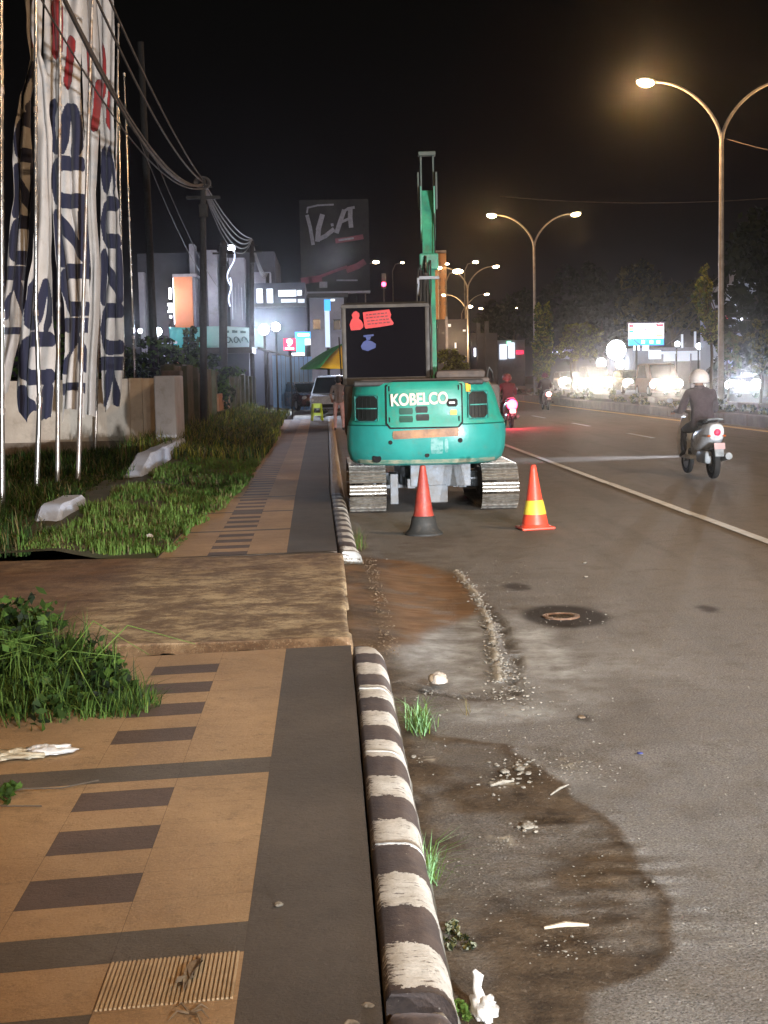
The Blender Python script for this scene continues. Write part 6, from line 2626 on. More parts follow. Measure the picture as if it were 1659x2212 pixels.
# convenience store with its striped sign
YS = 104
sg = sign('store_sign', 'large lit convenience store sign with red, yellow and blue stripes over a blue band', YS, [
    ('face', (1358, 699, 1434, 731), glow('store_sign_white', (.95, .92, 1), 1.9), 0),
    ('blue_band', (1358, 731.5, 1434, 745), glow('store_sign_blue', (.04, .30, 1), 1.4), 0),
    ('frame', (1355, 696, 1437, 698.6), M_grey, 0)], 'sign', 1376)
ox = sg.location.x
for nm, col, ya, yb, xa_, xb_ in (('red_stripe', (1, .05, .08), 701, 707, 1359, 1369), ('yellow_stripe', (1, .7, .1), 708.5, 713, 1359, 1369), ('blue_stripe', (.05, .35, 1), 714, 719, 1359, 1369),
                                ('red_stripe', (1, .05, .08), 700, 705, 1418, 1433), ('yellow_stripe', (1, .7, .1), 722, 726, 1418, 1433)):
    mb = MB()
    rbox(mb, xa_, ya, xb_, yb, YS - .1, .06)
    mb.v = [(v[0] - ox, v[1] - YS, v[2]) for v in mb.v]
    mb.build(nm, glow('lit_' + nm, col, 1.3), sg)
G_lil = glow('lit_lilac_print', (.55, .35, .85), .9)
mb = MB()
for k, (xx, ww) in enumerate(((1373, 6), (1382, 4), (1389, 7), (1399, 3), (1405, 6), (1413, 3))):
    mb = MB()
    rbox(mb, xx, 709 + (k % 2) * 3, xx + ww, 712 + (k % 2) * 3, YS - .12, .05)
    mb.v = [(v[0] - ox, v[1] - YS, v[2]) for v in mb.v]
    mb.build('print', G_lil, sg)
for k, xx in enumerate((1386, 1404, 1419)):
    mb = MB()
    rbox(mb, xx, 735, xx + 7, 742, YS - .1, .05)
    mb.v = [(v[0] - ox, v[1] - YS, v[2]) for v in mb.v]
    mb.build('white_print', G_wht, sg)
bld('convenience_store', 'convenience store with a bright front under the striped sign', 'shop', [
    ('wall', M_grey, [(1366, 752, 1540, 860, 0, 10, True)]),
    ('canopy_fascia', M_litd, [(1432, 759, 1522, 763, -1.2, 1, False)]),
    ('lit_front', M_litw, [(1369, 740, 1382, 757, -.3, .1, False), (1388, 740, 1402, 757, -.3, .1, False), (1402, 757, 1428, 775, -.3, .1, False)]),
    ('lit_front', M_litd, [(1434, 764, 1460, 780, -.3, .1, False), (1463, 764, 1492, 780, -.3, .1, False), (1494, 764, 1520, 778, -.3, .1, False)]),
    ('pillar', M_grey, [(1460, 752, 1463, 860, -.6, .2, True), (1492, 752, 1494, 860, -.6, .2, True)])], 110)
for k, (px, py, y, r, pw, lb) in enumerate(((1331, 756, 106, .75, 1500, 'largest dazzling white floodlight left of the store sign'), (1510, 748, 100, .22, 500, 'small cool white lamp right of the store'),
                                     (1463, 743, 104, .20, 300, 'small white lamp over the store canopy'), (1299, 784, 118, .42, 300, 'round white lamp above the second oncoming car'), (1340, 786, 112, .40, 200, 'dimmer round lamp below the dazzling floodlight'))):
    p = W(px, py, y)
    e_ = empty('floodlight', (p.x, y, 0), 0, lb, 'floodlight', 'white floodlights by the store')
    mb = MB()
    mb.tube([(0, .2, 0), (0, .2, p.z - r * .5)], .05, 8)
    mb.build('post', M_post, e_)
    mb = MB()
    mb.ball((0, 0, p.z), (r, r * .5, r), 18)
    mb.build('lamp_glass', M_flood, e_, True)
    light('floodlight_light', (p.x, y - 1.2, p.z), COOL, pw * .5, .3, None, 'SPOT', 100, (p.x * .5, y * .5, 1), .6)
for k, (px, y0_, y1_) in enumerate(((1472, 722, 752), (1500, 716, 750))):
    mb = MB()
    rbox(mb, px, y0_, px + 4, y1_, 108, .15)
    tag(mb.build('tube_sign', M_litd), ('narrow upright lit strip right of the store sign', 'second upright lit strip farther right over the store')[k], 'sign')

# tall white building at the right
Yw = 92
wb = empty('white_building', (0, 0, 0), 0, 'white multi-storey building with a slanting side and lit signs at the right edge', 'building')
mb = MB()
pl = [(1574, 860), (1574, 632), (1590, 610), (1638, 611), (1620, 670), (1606, 722), (1606, 860)]
mb.prism([(W(a, b, Yw).x, W(a, b, Yw).z) for a, b in pl], 1, Yw, Yw + 7)
mb.build('wall', mat('white_blue_render', (.42, .46, .54), .8, col2=(.34, .38, .46), scale=.4), wb)
mb = MB()
rbox(mb, 1603, 581, 1617, 610, Yw + .5, 3)
rbox(mb, 1589, 604, 1597, 611, Yw - .3, 1)
mb.build('roof_box', M_grey, wb)
mb = MB()
rbox(mb, 1594, 648, 1604, 660, Yw - .2, .15)
rbox(mb, 1608, 646, 1612, 672, Yw - .2, .15)
rbox(mb, 1596, 686, 1612, 692, Yw - .2, .15)
mb.build('lit_sign', M_neon, wb)
mb = MB()
for k in range(5):
    rbox(mb, 1576, 634 + k * 18, 1590, 646 + k * 18, Yw - .15, .1)
mb.build('lit_panel', M_litd, wb)
mb = MB()
rbox(mb, 1570, 662, 1573.6, 690, Yw - .3, .2)
mb.build('red_strip', G_red, wb)
light('building_light', W(1585, 660, Yw - 7), COOL, 500, .3, None, 'SPOT', 120, W(1590, 665, Yw), .6)
mb = MB()
rbox(mb, 1612, 742, 1637, 782, 90, .3)
tag(mb.build('lilac_poster', glow('lilac_lit_poster', (.45, .38, .55), .5)), 'pale lilac lit poster panel low at the right edge', 'poster')
# far dark blocks closing the view
for (a, b, c, y, lb) in ((1190, 716, 1330, 230, 'dark distant block right of the columnar tree'), (1440, 712, 1580, 150, 'dark building behind the store canopy'), (760, 700, 930, 240, 'dark distant block behind the cab')):
    bld('dark_block', lb, 'building', [('wall', M_dgry, [(a, b, c, 860, 0, 10, True)]), ('roof', M_roof, [(a - 2, b - 5, c + 2, b, -.5, 11, False)])], y)

# ================================================================ TREES AND PLANTS
M_l1 = leafmat('leaf_green', (.06, .11, .025))
M_l2 = leafmat('leaf_dark_green', (.012, .022, .008), .2)
M_l3 = leafmat('leaf_yellow_green', (.33, .34, .06))
M_l4 = leafmat('leaf_olive', (.13, .12, .035))
M_bark = mat('bark', (.09, .07, .05), .9, bump=1, bscale=15)
M_g1 = leafmat('grass_green', (.085, .16, .028), .3)
M_g2 = leafmat('grass_bright_green', (.14, .23, .048), .3)
M_g3 = leafmat('grass_dry', (.17, .14, .06), .3)
M_g4 = leafmat('grass_dark', (.028, .06, .012), .3)


def tree(name, x, y, base_z, trunk, blobs, n, size, mats, label, group=None, cat='tree'):
    e_ = empty(name, (x, y, base_z), 0, label, cat, group)
    mb = MB()
    th = trunk[0]
    mb.tube([(0, 0, 0), (.05, .03, th * .4), (-.04, 0, th * .75), (0, 0, th)], [trunk[1], trunk[1] * .8, trunk[1] * .6, trunk[1] * .35], 8)
    for k in range(5):
        a = k * 1.3
        h0 = th * (.5 + .09 * k)
        b = blobs[k % len(blobs)]
        mb.tube([(0, 0, h0), (b[0] * .5 + .3 * math.cos(a), b[1] * .5 + .3 * math.sin(a), (h0 + b[2]) / 2), (b[0] + b[3] * .5 * math.cos(a), b[1] + b[4] * .5 * math.sin(a), b[2])], [trunk[1] * .4, trunk[1] * .25, trunk[1] * .08], 6)
    mb.build('trunk', M_bark, e_, True)
    crown('crown', blobs, n, size, mats, e_)
    return e_


tg = 'trees and shrubs on the median'
# columnar tree by lamp two, on the median
p = W(1163, 800, 84)
hT = W(1160, 660, 84).z
tree('columnar_tree', 12.95, 82, .3, (hT - 1, .09), [(-.0, 0, hT * .78, .50, .5, hT * .22), (.1, 0, hT * .5, .62, .6, hT * .25), (-.05, 0, hT * .28, .5, .5, hT * .16)], 5200, .13, [M_l3, M_l4, M_l1], 'yellow-green columnar tree on the median at the foot of the second lamp', tg)
p = W(1205, 740, 80)
tree('round_tree', 13.9, 78, .3, (2.6, .08), [(.6, 0, 3.4, 1.2, 1, .75), (.0, .2, 2.7, .8, .8, .6), (1.1, 0, 2.6, .6, .6, .5)], 4000, .12, [M_l4, M_l4, M_l3], 'spreading olive tree right of the columnar tree on the median', tg)
p = W(1545, 700, 50)
tree('slender_tree', 14.15, 50.5, .3, (4.6, .07), [(-.25, 0, 4.0, .38, .4, .85), (-.05, 0, 2.9, .32, .35, .7), (-.2, 0, 4.9, .25, .25, .4)], 3200, .10, [M_l4, M_l3, M_l1], 'slender yellowish tree against the tallest lamp pole', tg)
p = W(1590, 750, 49)
tree('small_tree', p.x, 50, .3, (2.0, .05), [(0, 0, 2.2, .38, .4, .55), (.15, 0, 1.6, .3, .3, .4)], 1500, .10, [M_l4, M_l1], 'small leafy tree right of the tallest lamp pole', tg)
tree('small_tree', 14.4, 45.5, .3, (2.2, .05), [(0, 0, 2.3, .6, .5, .7), (.2, 0, 1.4, .5, .4, .5)], 1500, .10, [M_l4, M_l2], 'dark bushy tree on the median near the right edge', tg)
p = W(978, 770, 100)
tree('hedge_tree', p.x, 100, .0, (2.2, .12), [(-.2, 0, 2.6, 1.0, .8, 1.0), (.4, 0, 2.0, .8, .8, .9)], 2600, .14, [M_l3, M_l4], 'yellowish clipped tree right behind the excavator cab', None)

# median shrubs: one low row, individual plants
k = 0
for i in range(26):
    y = 36 + i * 3.0 + RG.uniform(-.6, .6)
    h = RG.uniform(.15, .42)
    x = 13.5 + RG.uniform(-.3, .3)
    e_ = empty('median_shrub', (x, y, .3), 0, 'low dusty shrub in the planting row on the median', 'shrub', 'low shrubs on the median')
    crown('foliage', [(0, 0, h * .5, .45, .6, h * .55)], 260, .10, [M_l4, M_l2], e_)
    mb = MB()
    for q in range(3):
        mb.tube([(0, 0, -.05), (.12 * math.cos(q * 2), .12 * math.sin(q * 2), h * .7)], .012, 5)
    mb.build('stem', M_bark, e_)

# distant trees on the right
for (px, py, y, rx, rz, ms, lb, n) in ((1382, 648, 125, 1.9, 3.3, [M_l4, M_l2, M_l2], 'tall upright tree above the store sign, faintly lit', 3000), (1453, 660, 118, 3.2, 1.9, [M_l4, M_l4, M_l2], 'wide olive tree crown to the right above the store sign', 4500),
                                   (1300, 690, 150, 4.5, 4.5, [M_l2, M_l2], 'dark tree mass left of the store sign', 3500), (1240, 660, 170, 5, 5, [M_l2, M_l2], 'darkest tall tree between the second lamp and the store', 3000),
                                   (1110, 690, 160, 4.5, 3.2, [M_l2, M_l2], 'dark tree behind the lit shop left of the columnar tree', 2500), (1655, 640, 66, 2.2, 4.2, [M_l2, M_l2], 'big dark tree at the right edge beside the white building', 5500),
                                   (1545, 660, 130, 3.0, 2.6, [M_l2, M_l2], 'dark tree behind the tallest lamp pole', 2500)):
    p = W(px, py, y)
    tree('tree', p.x, y, 0, (p.z, .22), [(0, 0, p.z, rx, rx, rz), (rx * .5, 0, p.z - rz * .5, rx * .7, rx * .7, rz * .6), (-rx * .5, .3, p.z - rz * .4, rx * .7, rx * .7, rz * .6)], n, .38 if y > 80 else .25, ms, lb, 'trees beyond the opposite road')

# left: bushes behind the wall and under the banner
for (px, py, y, rx, rz, lb) in ((318, 775, 52, 1.1, .8, 'dark bush below the left floodlight behind the cream wall'), (372, 790, 48, 1.0, .6, 'dark bush at the top of the mossy wall'), (460, 800, 46, 1.2, .45, 'low creeper on top of the mossy wall'),
                               (410, 746, 60, .35, .6, 'spiky dark plant before the teal banner, left'), (420, 742, 60, .25, .7, 'thin dark plant before the teal banner, right'), (250, 800, 40, 2.6, 1.0, 'long dark hedge behind the cream wall'), (60, 780, 40, 2.6, 1.6, 'dark foliage behind the leftmost banners')):
    p = W(px, py, y)
    e_ = empty('bush', (p.x, y, 0), 0, lb, 'bush', 'dark bushes behind the walls')
    crown('foliage', [(0, 0, p.z, rx, rx * .7, rz), (-rx * .3, 0, p.z * .55, rx * .8, rx * .6, p.z * .5)], 1700, .12, [M_l2, M_l1], e_)
    mb = MB()
    mb.tube([(0, 0, 0), (.05, 0, p.z * .9)], .05, 6)
    mb.build('stem', M_bark, e_)


# grass of the verge
def scatter(n, x0, x1, y0, y1, keep=None):
    X = RG.uniform(x0, x1, n)
    Y = RG.uniform(y0, y1, n)
    if keep is not None:
        k = keep(X, Y)
        X, Y = X[k], Y[k]
    return X, Y


def zverge(X, Y):
    return .10 + .10 * (fbm(X, Y, 1.2, 4, 4)) + .08 * sm(X, -1.7, -2.6) - .06 * sm(X, -1.62, -1.47)


X, Y = scatter(64000, -3.0, -1.15, 12.3, 26, lambda x, y: (x < -1.38 - .18 * (fbm(x, y, 1.5, 3, 6) - .3) + .22 * sm(y, 14, 18)) & (RG.uniform(0, 1, len(x)) < .12 + .88 * sm(fbm(x, y, 1.8, 4, 14), .35, .55)) & (y > 12.45 + .7 * fbm(x, y, 2.5, 3, 88) - .3) & (x > -2.95 + .5 * fbm(x, y, 1, 3, 19)))
Z = np.where(X < -1.46, zverge(X, Y), .15) - .01
H = RG.uniform(.02, .13, len(X)) * (.25 + 1.3 * sm(fbm(X, Y, 1.6, 4, 77), .25, .75))
pick = np.where(RG.uniform(0, 1, len(X)) < .12 + .3 * sm(fbm(X, Y, 2.5, 3, 41), .5, .7), 2, np.where(fbm(X, Y, 1.6, 3, 5) > .5, 1, 0))
o = blades('verge_grass', np.stack([X, Y, Z], -1), H, .009 + .0004 * Y, .9, [M_g1, M_g2, M_g3], None, pick)
tag(o, 'lit green grass beside the far pavement', 'grass', None, 'stuff')
X, Y = scatter(26000, -3.9, -1.2, 26, 60, lambda x, y: x < -1.3 - .35 * sm(y, 30, 52) + .25 * fbm(x, y, .8, 3, 2))
Z = np.where(X < -1.6, zverge(X, Y), .15) - .01
H = RG.uniform(.08, .32, len(X)) * (.5 + fbm(X, Y, .8, 3, 7)) * (1 + .9 * sm(X, -2.2, -3.4))
o = blades('far_verge_grass', np.stack([X, Y, Z], -1), H, .016 + .0003 * Y, .9, [M_g1, M_g4, M_g3, M_l3], None, None)
tag(o, 'taller weedy grass along the foot of the mossy wall', 'grass', None, 'stuff')
X, Y = scatter(44000, -8, -2.7, 12.3, 30.5, lambda x, y: (x < -3.05) | (y < 13.6))
Z = .02 + .12 * fbm(X, Y, .9, 4, 5) + np.where(X > -3.3, .1, 0)
H = RG.uniform(.05, .30, len(X)) * (.3 + 1.1 * sm(fbm(X, Y, .7, 3, 9), .35, .7))
pick = RG.integers(0, 10, len(X))
pick = np.where(pick < 6, 0, np.where(pick < 8, 1, 2))
o = blades('lot_grass', np.stack([X, Y, Z], -1), H, .012 + .0003 * Y, 1.0, [M_g4, M_g3, M_g1], None, pick)
tag(o, 'dark rough grass around the flag poles', 'grass', None, 'stuff')

# big weedy bush in the left foreground
e_ = empty('weed_bush', (-1.55, 7.0, .1), 0, 'large sprawling green weed bush spilling over the pavement in the left foreground', 'bush')
bl = [(-.05, -.05, .10, .55, .75, .22), (-.45, .25, .16, .6, .8, .32), (.30, -.30, .05, .38, .42, .12), (-.2, .55, .12, .5, .5, .24), (.52, -.42, .04, .20, .24, .07), (-.8, -.3, .14, .5, .6, .3)]
crown('foliage', bl, 9000, .034, [M_l1, M_l2, M_g1, M_g4], e_)
n = 3400
q = RG.integers(0, len(bl), n)
B = np.array(bl)[q]
an = RG.uniform(0, 2 * math.pi, n)
rr_ = np.sqrt(RG.uniform(0, 1, n))
P = np.stack([B[:, 0] + B[:, 3] * rr_ * np.cos(an), B[:, 1] + B[:, 4] * rr_ * np.sin(an), np.full(n, .0)], -1)
blades('grass_stalk', P, (B[:, 5] * 1.25) * RG.uniform(.5, 1.25, n) + .05, .007, 1.2, [M_g1, M_g2, M_g4], e_)
n = 26
st_ = MB()
for i in range(n):
    a = RG.uniform(-.8, 1.6)
    x, y = RG.uniform(-.9, .3), RG.uniform(-.5, .5)
    L_ = RG.uniform(.3, .75)
    st_ = MB()
    st_.tube([(x, y, .08), (x + L_ * .4 * math.cos(a), y - L_ * .4 * math.sin(a), .30 * RG.uniform(.6, 1.3)), (x + L_ * math.cos(a) * .9, y - L_ * math.sin(a) * .7, RG.uniform(.12, .34))], [.004, .003, .0015], 5)
    st_.build('runner', M_g2, e_)
# small weed at the left edge on the tiles
p = G(8, 1725, .15)
e_ = empty('weed', (p.x - .05, p.y, .15), 0, 'small weed tuft at the left edge on the tiles', 'weed', 'weeds growing in the cracks')
crown('foliage', [(0, 0, .03, .10, .10, .04), (.05, -.05, .02, .06, .06, .02)], 260, .022, [M_l1, M_g1], e_)
mb = MB()
mb.tube([(0, 0, .01), (.12, .02, .03), (.25, .08, .01), (.38, .16, .012)], .003, 5)
mb.tube([(-.02, -.1, .01), (.1, -.16, .02), (.22, -.14, .01)], .003, 5)
mb.build('stem', M_bark, e_)


# weeds by the kerb
def tuft(px, py, n, h, lean, mats, lb, spread=.05, z=0.0, w_=.0042):
    p = G(px, py, z)
    P = np.stack([p.x + RG.normal(0, spread * .5, n), p.y + RG.normal(0, spread * 1.2, n), np.full(n, z)], -1)
    o = blades('weed_tuft', P, RG.uniform(.4, 1.2, n) * h, w_, lean, mats)
    return tag(o, lb, 'weed', 'weeds growing in the cracks')


M_gp = mat('pale_lit_grass', (.22, .40, .18), .55)
tuft(905, 1578, 190, .17, 1.5, [M_gp, M_g2], 'bright grass tuft against the kerb below the pale stone', .055)
tuft(925, 1905, 80, .19, 1.5, [M_gp, M_g2], 'grass tuft with long thin blades against the middle of the kerb', .035)
tuft(770, 1185, 120, .22, .9, [M_g3, M_g1], 'dry brownish weed at the start of the far kerb', .10)
tuft(1010, 1545, 8, .16, 1.4, [M_g3], 'few dry bent straws right of the bright grass tuft', .03)
p = G(978, 2035)
e_ = empty('clover_patch', (p.x, p.y, .0), 0, 'small dull leafy plant at the kerb foot, low in the picture', 'weed', 'weeds growing in the cracks')
crown('foliage', [(0, 0, .022, .045, .09, .022), (.03, -.05, .02, .03, .05, .018)], 420, .011, [M_l4, M_l2, mat('pale_grey_leaf', (.2, .2, .13), .7)], e_)
p = G(985, 2195)
e_ = empty('clover_patch', (p.x, p.y, .0), 0, 'bright green leafy plant at the bottom of the kerb by the white rag', 'weed', 'weeds growing in the cracks')
crown('foliage', [(0, 0, .025, .038, .08, .028)], 420, .012, [M_g1, M_g2], e_)

# ================================================================ LITTER
M_bag = mat('white_plastic_bag', (.66, .64, .62), .35, col2=(.5, .48, .46), scale=12, bump=.6)
M_bagy = mat('dirty_plastic_bag', (.55, .48, .36), .45, col2=(.38, .32, .22), scale=20, bump=.8)
M_stone = mat('pale_stone', (.52, .45, .38), .85, col2=(.35, .28, .22), scale=30, bump=1)
M_leaf = mat('dry_leaf', (.20, .14, .08), .8, col2=(.12, .08, .05), scale=30, bump=.5)
M_chip = mat('broken_concrete', (.29, .26, .21), .9, col2=(.17, .145, .115), scale=40, bump=1)


def crumple(name, c, r, m, lb, seed, cat='litter', n=22, sharp=.35, group=None, rz=0):
    V, F = [], []
    m_ = n // 2 + 2
    for i in range(m_ + 1):
        th = math.pi * i / m_
        for j in range(n):
            a = 2 * math.pi * j / n
            d = Vector((math.sin(th) * math.cos(a), math.sin(th) * math.sin(a), math.cos(th)))
            k = 1 + sharp * noise.noise(d * 2.3 + Vector((seed, 0, 0))) + sharp * .5 * noise.noise(d * 6 + Vector((0, seed, 0)))
            V.append((d.x * r[0] * k, d.y * r[1] * k, max(-.25 * r[2], d.z * r[2] * k)))
    for i in range(m_):
        for j in range(n):
            j2 = (j + 1) % n
            F.append((i * n + j, (i + 1) * n + j, (i + 1) * n + j2, i * n + j2))
    o = quads_obj(name, V, F, m, None, None, True)
    o.location = c
    o.rotation_euler.z = rz
    return tag(o, lb, cat, group)


p = G(95, 1630, .15)
crumple('plastic_bag', (p.x + .02, p.y, .165), (.10, .055, .022), M_bag, 'white crumpled plastic bag end lying on the tiles at the left', 3, 'litter', 28, .6)
p = G(20, 1640, .15)
crumple('paper_wrapper', (p.x, p.y, .165), (.12, .055, .02), M_bagy, 'cream crumpled wrapper touching the plastic bag at the left edge', 8, 'litter', 28, .8)
p = G(1045, 2190)
o = crumple('white_rag', (p.x, p.y, .012), (.035, .065, .03), M_bag, 'white twisted rag standing at the bottom edge beside the kerb', 5, 'litter', 28, .5)
mb = MB()
mb.tube([(p.x - .012, p.y + .0, .01), (p.x - .006, p.y + .015, .035), (p.x - .014, p.y + .03, .06), (p.x - .008, p.y + .045, .085), (p.x - .02, p.y + .05, .10)], [.026, .016, .012, .015, .006], 12)
o2_ = mb.build('rag_tip', M_bag, o, True)
o2_.location = (-o.location.x, -o.location.y, -o.location.z)
p = G(948, 1487)
crumple('pale_stone', (p.x, p.y, .045), (.048, .05, .042), M_stone, 'pale rounded stone with a dark side at the edge of the concrete apron', 2, 'stone', 20, .25)
mb = MB()
mb.ball((p.x - .036, p.y + .005, .055), (.022, .03, .026), 12)
tag(mb.build('husk', M_leaf, None, True), 'small dark husk stuck beside the pale stone', 'husk')
# leaf or insect-like debris on the ribbed tile
p = G(405, 2110, .156)
mb = MB()
for k, (dx, dy, L_, a) in enumerate(((0, 0, .10, 1.25), (.015, .02, .09, 1.45), (-.02, -.02, .08, 1.0))):
    V = []
    for i in range(9):
        t = i / 8
        w_ = .016 * math.sin(math.pi * min(1, t * 1.02 + .02)) + .001
        x = dx + L_ * t * math.cos(a)
        y = dy + L_ * 1.9 * (t - .5) * math.sin(a)
        z = .008 + .022 * math.sin(t * 3 + k)
        V += [(p.x + x - w_, p.y + y, z + .156), (p.x + x, p.y + y, z + .150), (p.x + x + w_, p.y + y + .01, z + .162)]
    mb.add(V, [(3 * i + j, 3 * i + j + 1, 3 * i + j + 4, 3 * i + j + 3) for i in range(8) for j in range(2)])
tag(mb.build('dry_leaf', M_leaf, None, True), 'curled dry leaf lying on the ribbed tile', 'leaf', 'dry leaves on the pavement')
p = G(408, 2160 + 40, .15)
mb = MB()
for a in (-.7, -.1, .5, 2.4, 3.3):
    mb.tube([(p.x, p.y + .02, .155), (p.x + .03 * math.cos(a), p.y + .05 * math.sin(a) + .02, .165), (p.x + .05 * math.cos(a), p.y + .09 * math.sin(a), .153)], [.004, .003, .001], 5)
tag(mb.build('twig', M_leaf), 'small forked dark twig at the bottom edge of the tiles', 'twig')
# sticks, chips, leaves on the road
for k, (a, b, r_, lb) in enumerate((((1190, 1722), (1228, 1700), .006, 'short pale stick on the wet earth beside the road'), ((1175, 2012), (1272, 2005), .011, 'longer pale stick lying across the brown earth low in the picture'), ((1060, 1702), (1110, 1692), .010, 'flat pale splinter above the brown earth'))):
    A, B_ = G(*a), G(*b)
    mb = MB()
    mid = A.lerp(B_, .5) + Vector((0, .01, .012))
    mb.tube([A + Vector((0, 0, .010)), mid, B_ + Vector((0, 0, .010))], [r_ * .5, r_, r_ * .4], 6)
    tag(mb.build('stick', M_chip if k != 1 else mat('pale_stick', (.46, .38, .28), .8, bump=.5), None, True), lb, 'stick')
lab = ['pale broken concrete chip near the splinter', 'small white chip on the dark earth', 'flat chip right of the splinter', 'jagged light chip lower on the earth', 'round white pebble left on the earth', 'tiny pebble beside the round one',
       'chip beside the manhole stain', 'small chip on the asphalt by the second cone', 'bluish bottle cap on the asphalt', 'pebble by the kerb foot', 'brown crumpled leaf on the asphalt', 'tiny white speck of grit low right', 'white pebble on the dark strip of pavement']
sp_ = [(1122, 1662, .022, .010), (1140, 1672, .014, .008), (1090, 1668, .02, .010), (1138, 1786, .026, .010), (1066, 1718, .008, .006), (1077, 1728, .006, .005), (1265, 1246, .02, .008), (1262, 1216, .02, .008), (1382, 1627, .014, .005), (893, 1636, .012, .008), (1256, 1550, .02, .008), (1410, 1905, .007, .005), (602, 1955, .012, .006)]
for k, (px, py, r_, h) in enumerate(sp_):
    z0_ = .155 if k == 12 else .008
    p = G(px, py, z0_)
    m = {8: mat('blue_cap', (.06, .07, .22), .4), 10: M_leaf}.get(k, M_chip)
    crumple('debris_chip', (p.x, p.y, z0_ + h * .3), (r_, r_ * 1.3, h), m, lab[k], k * 3.1, 'debris', 12, .5)
# scattered grit too fine to count
n = 900
X = RG.uniform(.35, 2.4, n)
Y = RG.uniform(3.2, 13, n)
kk = RG.uniform(0, 1, n) < np.clip(1.3 - X * .35, .15, 1)
X, Y = X[kk], Y[kk]
V, F = [], []
for x, y in zip(X, Y):
    s_ = random.uniform(.001, .004) * (1.5 if random.random() < .06 else 1)
    o_ = len(V)
    z = .010
    for dx, dy, dz in ((-1, -.8, 0), (1, -.6, 0), (.8, 1, 0), (-.9, .9, 0), (0, 0, 1.1)):
        V.append((x + dx * s_, y + dy * s_, z - .004 + dz * s_))
    F += [(o_, o_ + 1, o_ + 4), (o_ + 1, o_ + 2, o_ + 4), (o_ + 2, o_ + 3, o_ + 4), (o_ + 3, o_, o_ + 4)]
tag(quads_obj('road_grit', V, F, M_chip), 'fine grit strewn over the road edge', 'grit', None, 'stuff')
# pale litter bits at the grass edge by the crossing
for k, (px, py) in enumerate(((205, 1185), (232, 1186), (250, 1192), (322, 1162), (208, 1180), (55, 1180))):
    p = G(px, py, .14)
    crumple('litter_scrap', (p.x, p.y, .15), (.045, .04, .03), M_bag, ['first', 'second', 'third', 'fourth', 'fifth', 'sixth'][k] + ' pale scrap from the left... ' if False else ['white scrap in the grass edge left of the crossing', 'white scrap right of the first at the grass edge', 'elongated white scrap nearest the pavement at the grass edge', 'pale scrap higher in the grass by the tiles', 'small scrap behind the first white one', 'scrap at the foot of the low blue wall'][k], k * 5.0, 'litter', 12, .6)
# manhole cover in its dark stain
p = G(1212, 1334)
e_ = empty('manhole', (p.x, p.y, .0), 0, 'small sunken rusty manhole in the middle of the round dark stain', 'manhole')
mb = MB()
mb.lathe([(.13, .004), (.13, .016), (.10, .016), (.09, .006)], (0, 0, 0), 28)
mb.build('ring', mat('rusty_iron', (.20, .11, .06), .6, metal=.3, col2=(.10, .05, .03), scale=30, bump=1), e_)
mb = MB()
mb.lathe([(.088, .004), (.088, .009)], (0, 0, 0), 24)
for k in range(-3, 4):
    mb.b2((k * .022 - .003, -.06, .0095), (k * .022 + .003, .06, .013))
mb.build('cover', mat('dark_iron', (.04, .03, .025), .5, metal=.4, bump=1), e_)


# rubble strip along the edge of the apron and crumbs too many to count
def stones(name, X, Y, S, m, lb, z=.004, flat=.6):
    V, F = [], []
    ico = [(0, 0, 1), (.89, 0, .45), (.28, .85, .45), (-.72, .53, .45), (-.72, -.53, .45), (.28, -.85, .45), (.72, .53, -.45), (-.28, .85, -.45), (-.89, 0, -.45), (-.28, -.85, -.45), (.72, -.53, -.45), (0, 0, -1)]
    fc = [(0, 1, 2), (0, 2, 3), (0, 3, 4), (0, 4, 5), (0, 5, 1), (1, 6, 2), (2, 7, 3), (3, 8, 4), (4, 9, 5), (5, 10, 1), (6, 7, 2), (7, 8, 3), (8, 9, 4), (9, 10, 5), (10, 6, 1), (6, 11, 7), (7, 11, 8), (8, 11, 9), (9, 11, 10), (10, 11, 6)]
    for x, y, s_ in zip(X, Y, S):
        o_ = len(V)
        a = random.uniform(0, 6.28)
        ca, sa = math.cos(a), math.sin(a)
        ax = random.uniform(.8, 1.7)
        for (p, q, r_) in ico:
            k = random.uniform(.7, 1.25) * s_
            u_, v_ = p * k * ax, q * k
            V.append((x + u_ * ca - v_ * sa, y + u_ * sa + v_ * ca, z + s_ * flat * .5 + r_ * k * flat))
        F += [tuple(i + o_ for i in f) for f in fc]
    return tag(quads_obj(name, V, F, m), lb, 'rubble', None, 'stuff')


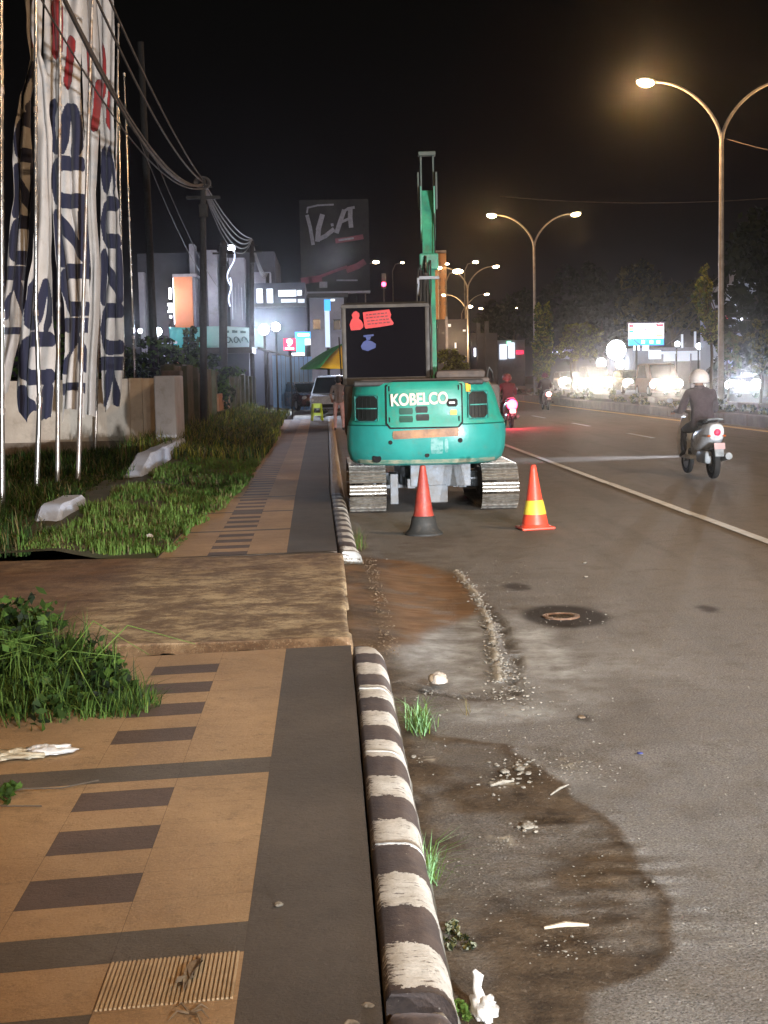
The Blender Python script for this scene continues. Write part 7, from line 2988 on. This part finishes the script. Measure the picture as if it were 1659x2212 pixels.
rb = [(G(a, b).x, G(a, b).y) for a, b in [(985, 1235), (1030, 1290), (1058, 1350), (1070, 1420), (1078, 1475)]]
n = 650
seg = RG.integers(0, len(rb) - 1, n)
t = RG.uniform(0, 1, n)
P = np.array(rb)
q = P[seg] * (1 - t[:, None]) + P[seg + 1] * t[:, None]
stones('rubble', q[:, 0] + RG.normal(0, .028, n), q[:, 1] + RG.normal(0, .05, n), RG.uniform(.003, .011, n), M_chip, 'line of pale broken concrete along the edge of the apron', .010, .45)
cl = [(1120, 1655, .10, .10, 40, .012), (1085, 1690, .10, .05, 40, .011), (1245, 1660, .12, .14, 110, .006), (1140, 1787, .05, .05, 14, .012), (1085, 1825, .06, .05, 40, .006), (895, 1640, .04, .07, 16, .008), (1100, 1455, .07, .45, 120, .011),
      (1090, 1500, .12, .10, 90, .010), (1170, 1560, .35, .4, 160, .005), (1150, 1930, .35, .25, 160, .004), (1260, 2050, .10, .06, 40, .006), (1290, 1380, .6, 1.2, 160, .006), (930, 1500, .15, .2, 50, .007), (1130, 1250, .4, 1.2, 90, .007), (800, 1330, .25, 1.2, 140, .008), (1300, 1900, .5, .5, 160, .0035)]
X, Y, S = [], [], []
for (px, py, sx, sy, n, s_) in cl:
    p = G(px, py)
    X += list(p.x + RG.normal(0, sx * .6, n))
    Y += list(p.y + RG.normal(0, sy, n))
    S += list(s_ * RG.uniform(.25, 1.0, n) ** 1.5)
X, Y, S = np.array(X), np.array(Y), np.array(S)
k = (X > .36)
stones('concrete_crumbs', X[k], Y[k], S[k], M_chip, 'small pale concrete crumbs strewn on the dirty road edge', .006, .5)
k = RG.uniform(0, 1, 700)
X = RG.uniform(.14, .42, 700) + 0 * k
Y = RG.uniform(8.0, 12.4, 700)
stones('slab_edge_crumbs', X, Y, RG.uniform(.002, .007, 700), M_leaf, 'crumbling bits along the broken outer edge of the driveway slab', .07, .6)
X = RG.uniform(-1.5, .1, 260)
stones('gap_crumbs', np.concatenate([X, RG.uniform(-1.4, .1, 260)]), np.concatenate([7.98 + .13 * X + RG.normal(0, .05, 260), RG.uniform(12.27, 12.38, 260)]), RG.uniform(.003, .010, 520), M_leaf, 'crumbs lying in the gaps between slab and pavement', .075, .6)
# ================================================================ thin night haze over the street
mb = MB()
mb.b2((-140, -60, -1.3), (180, 460, 46))
hz = mb.build('haze', [bpy.data.materials.new('night_haze')])
hm_ = hz.data.materials[0]
hm_.use_nodes = True
hm_.node_tree.nodes.clear()
ho = hm_.node_tree.nodes.new('ShaderNodeOutputMaterial')
hv = hm_.node_tree.nodes.new('ShaderNodeVolumePrincipled')
hv.inputs['Color'].default_value = (.86, .84, .84, 1)
hv.inputs['Density'].default_value = .00019
hv.inputs['Anisotropy'].default_value = .968
hm_.node_tree.links.new(hv.outputs[0], ho.inputs['Volume'])
tag(hz, 'thin night haze over the street', 'haze', None, 'stuff')
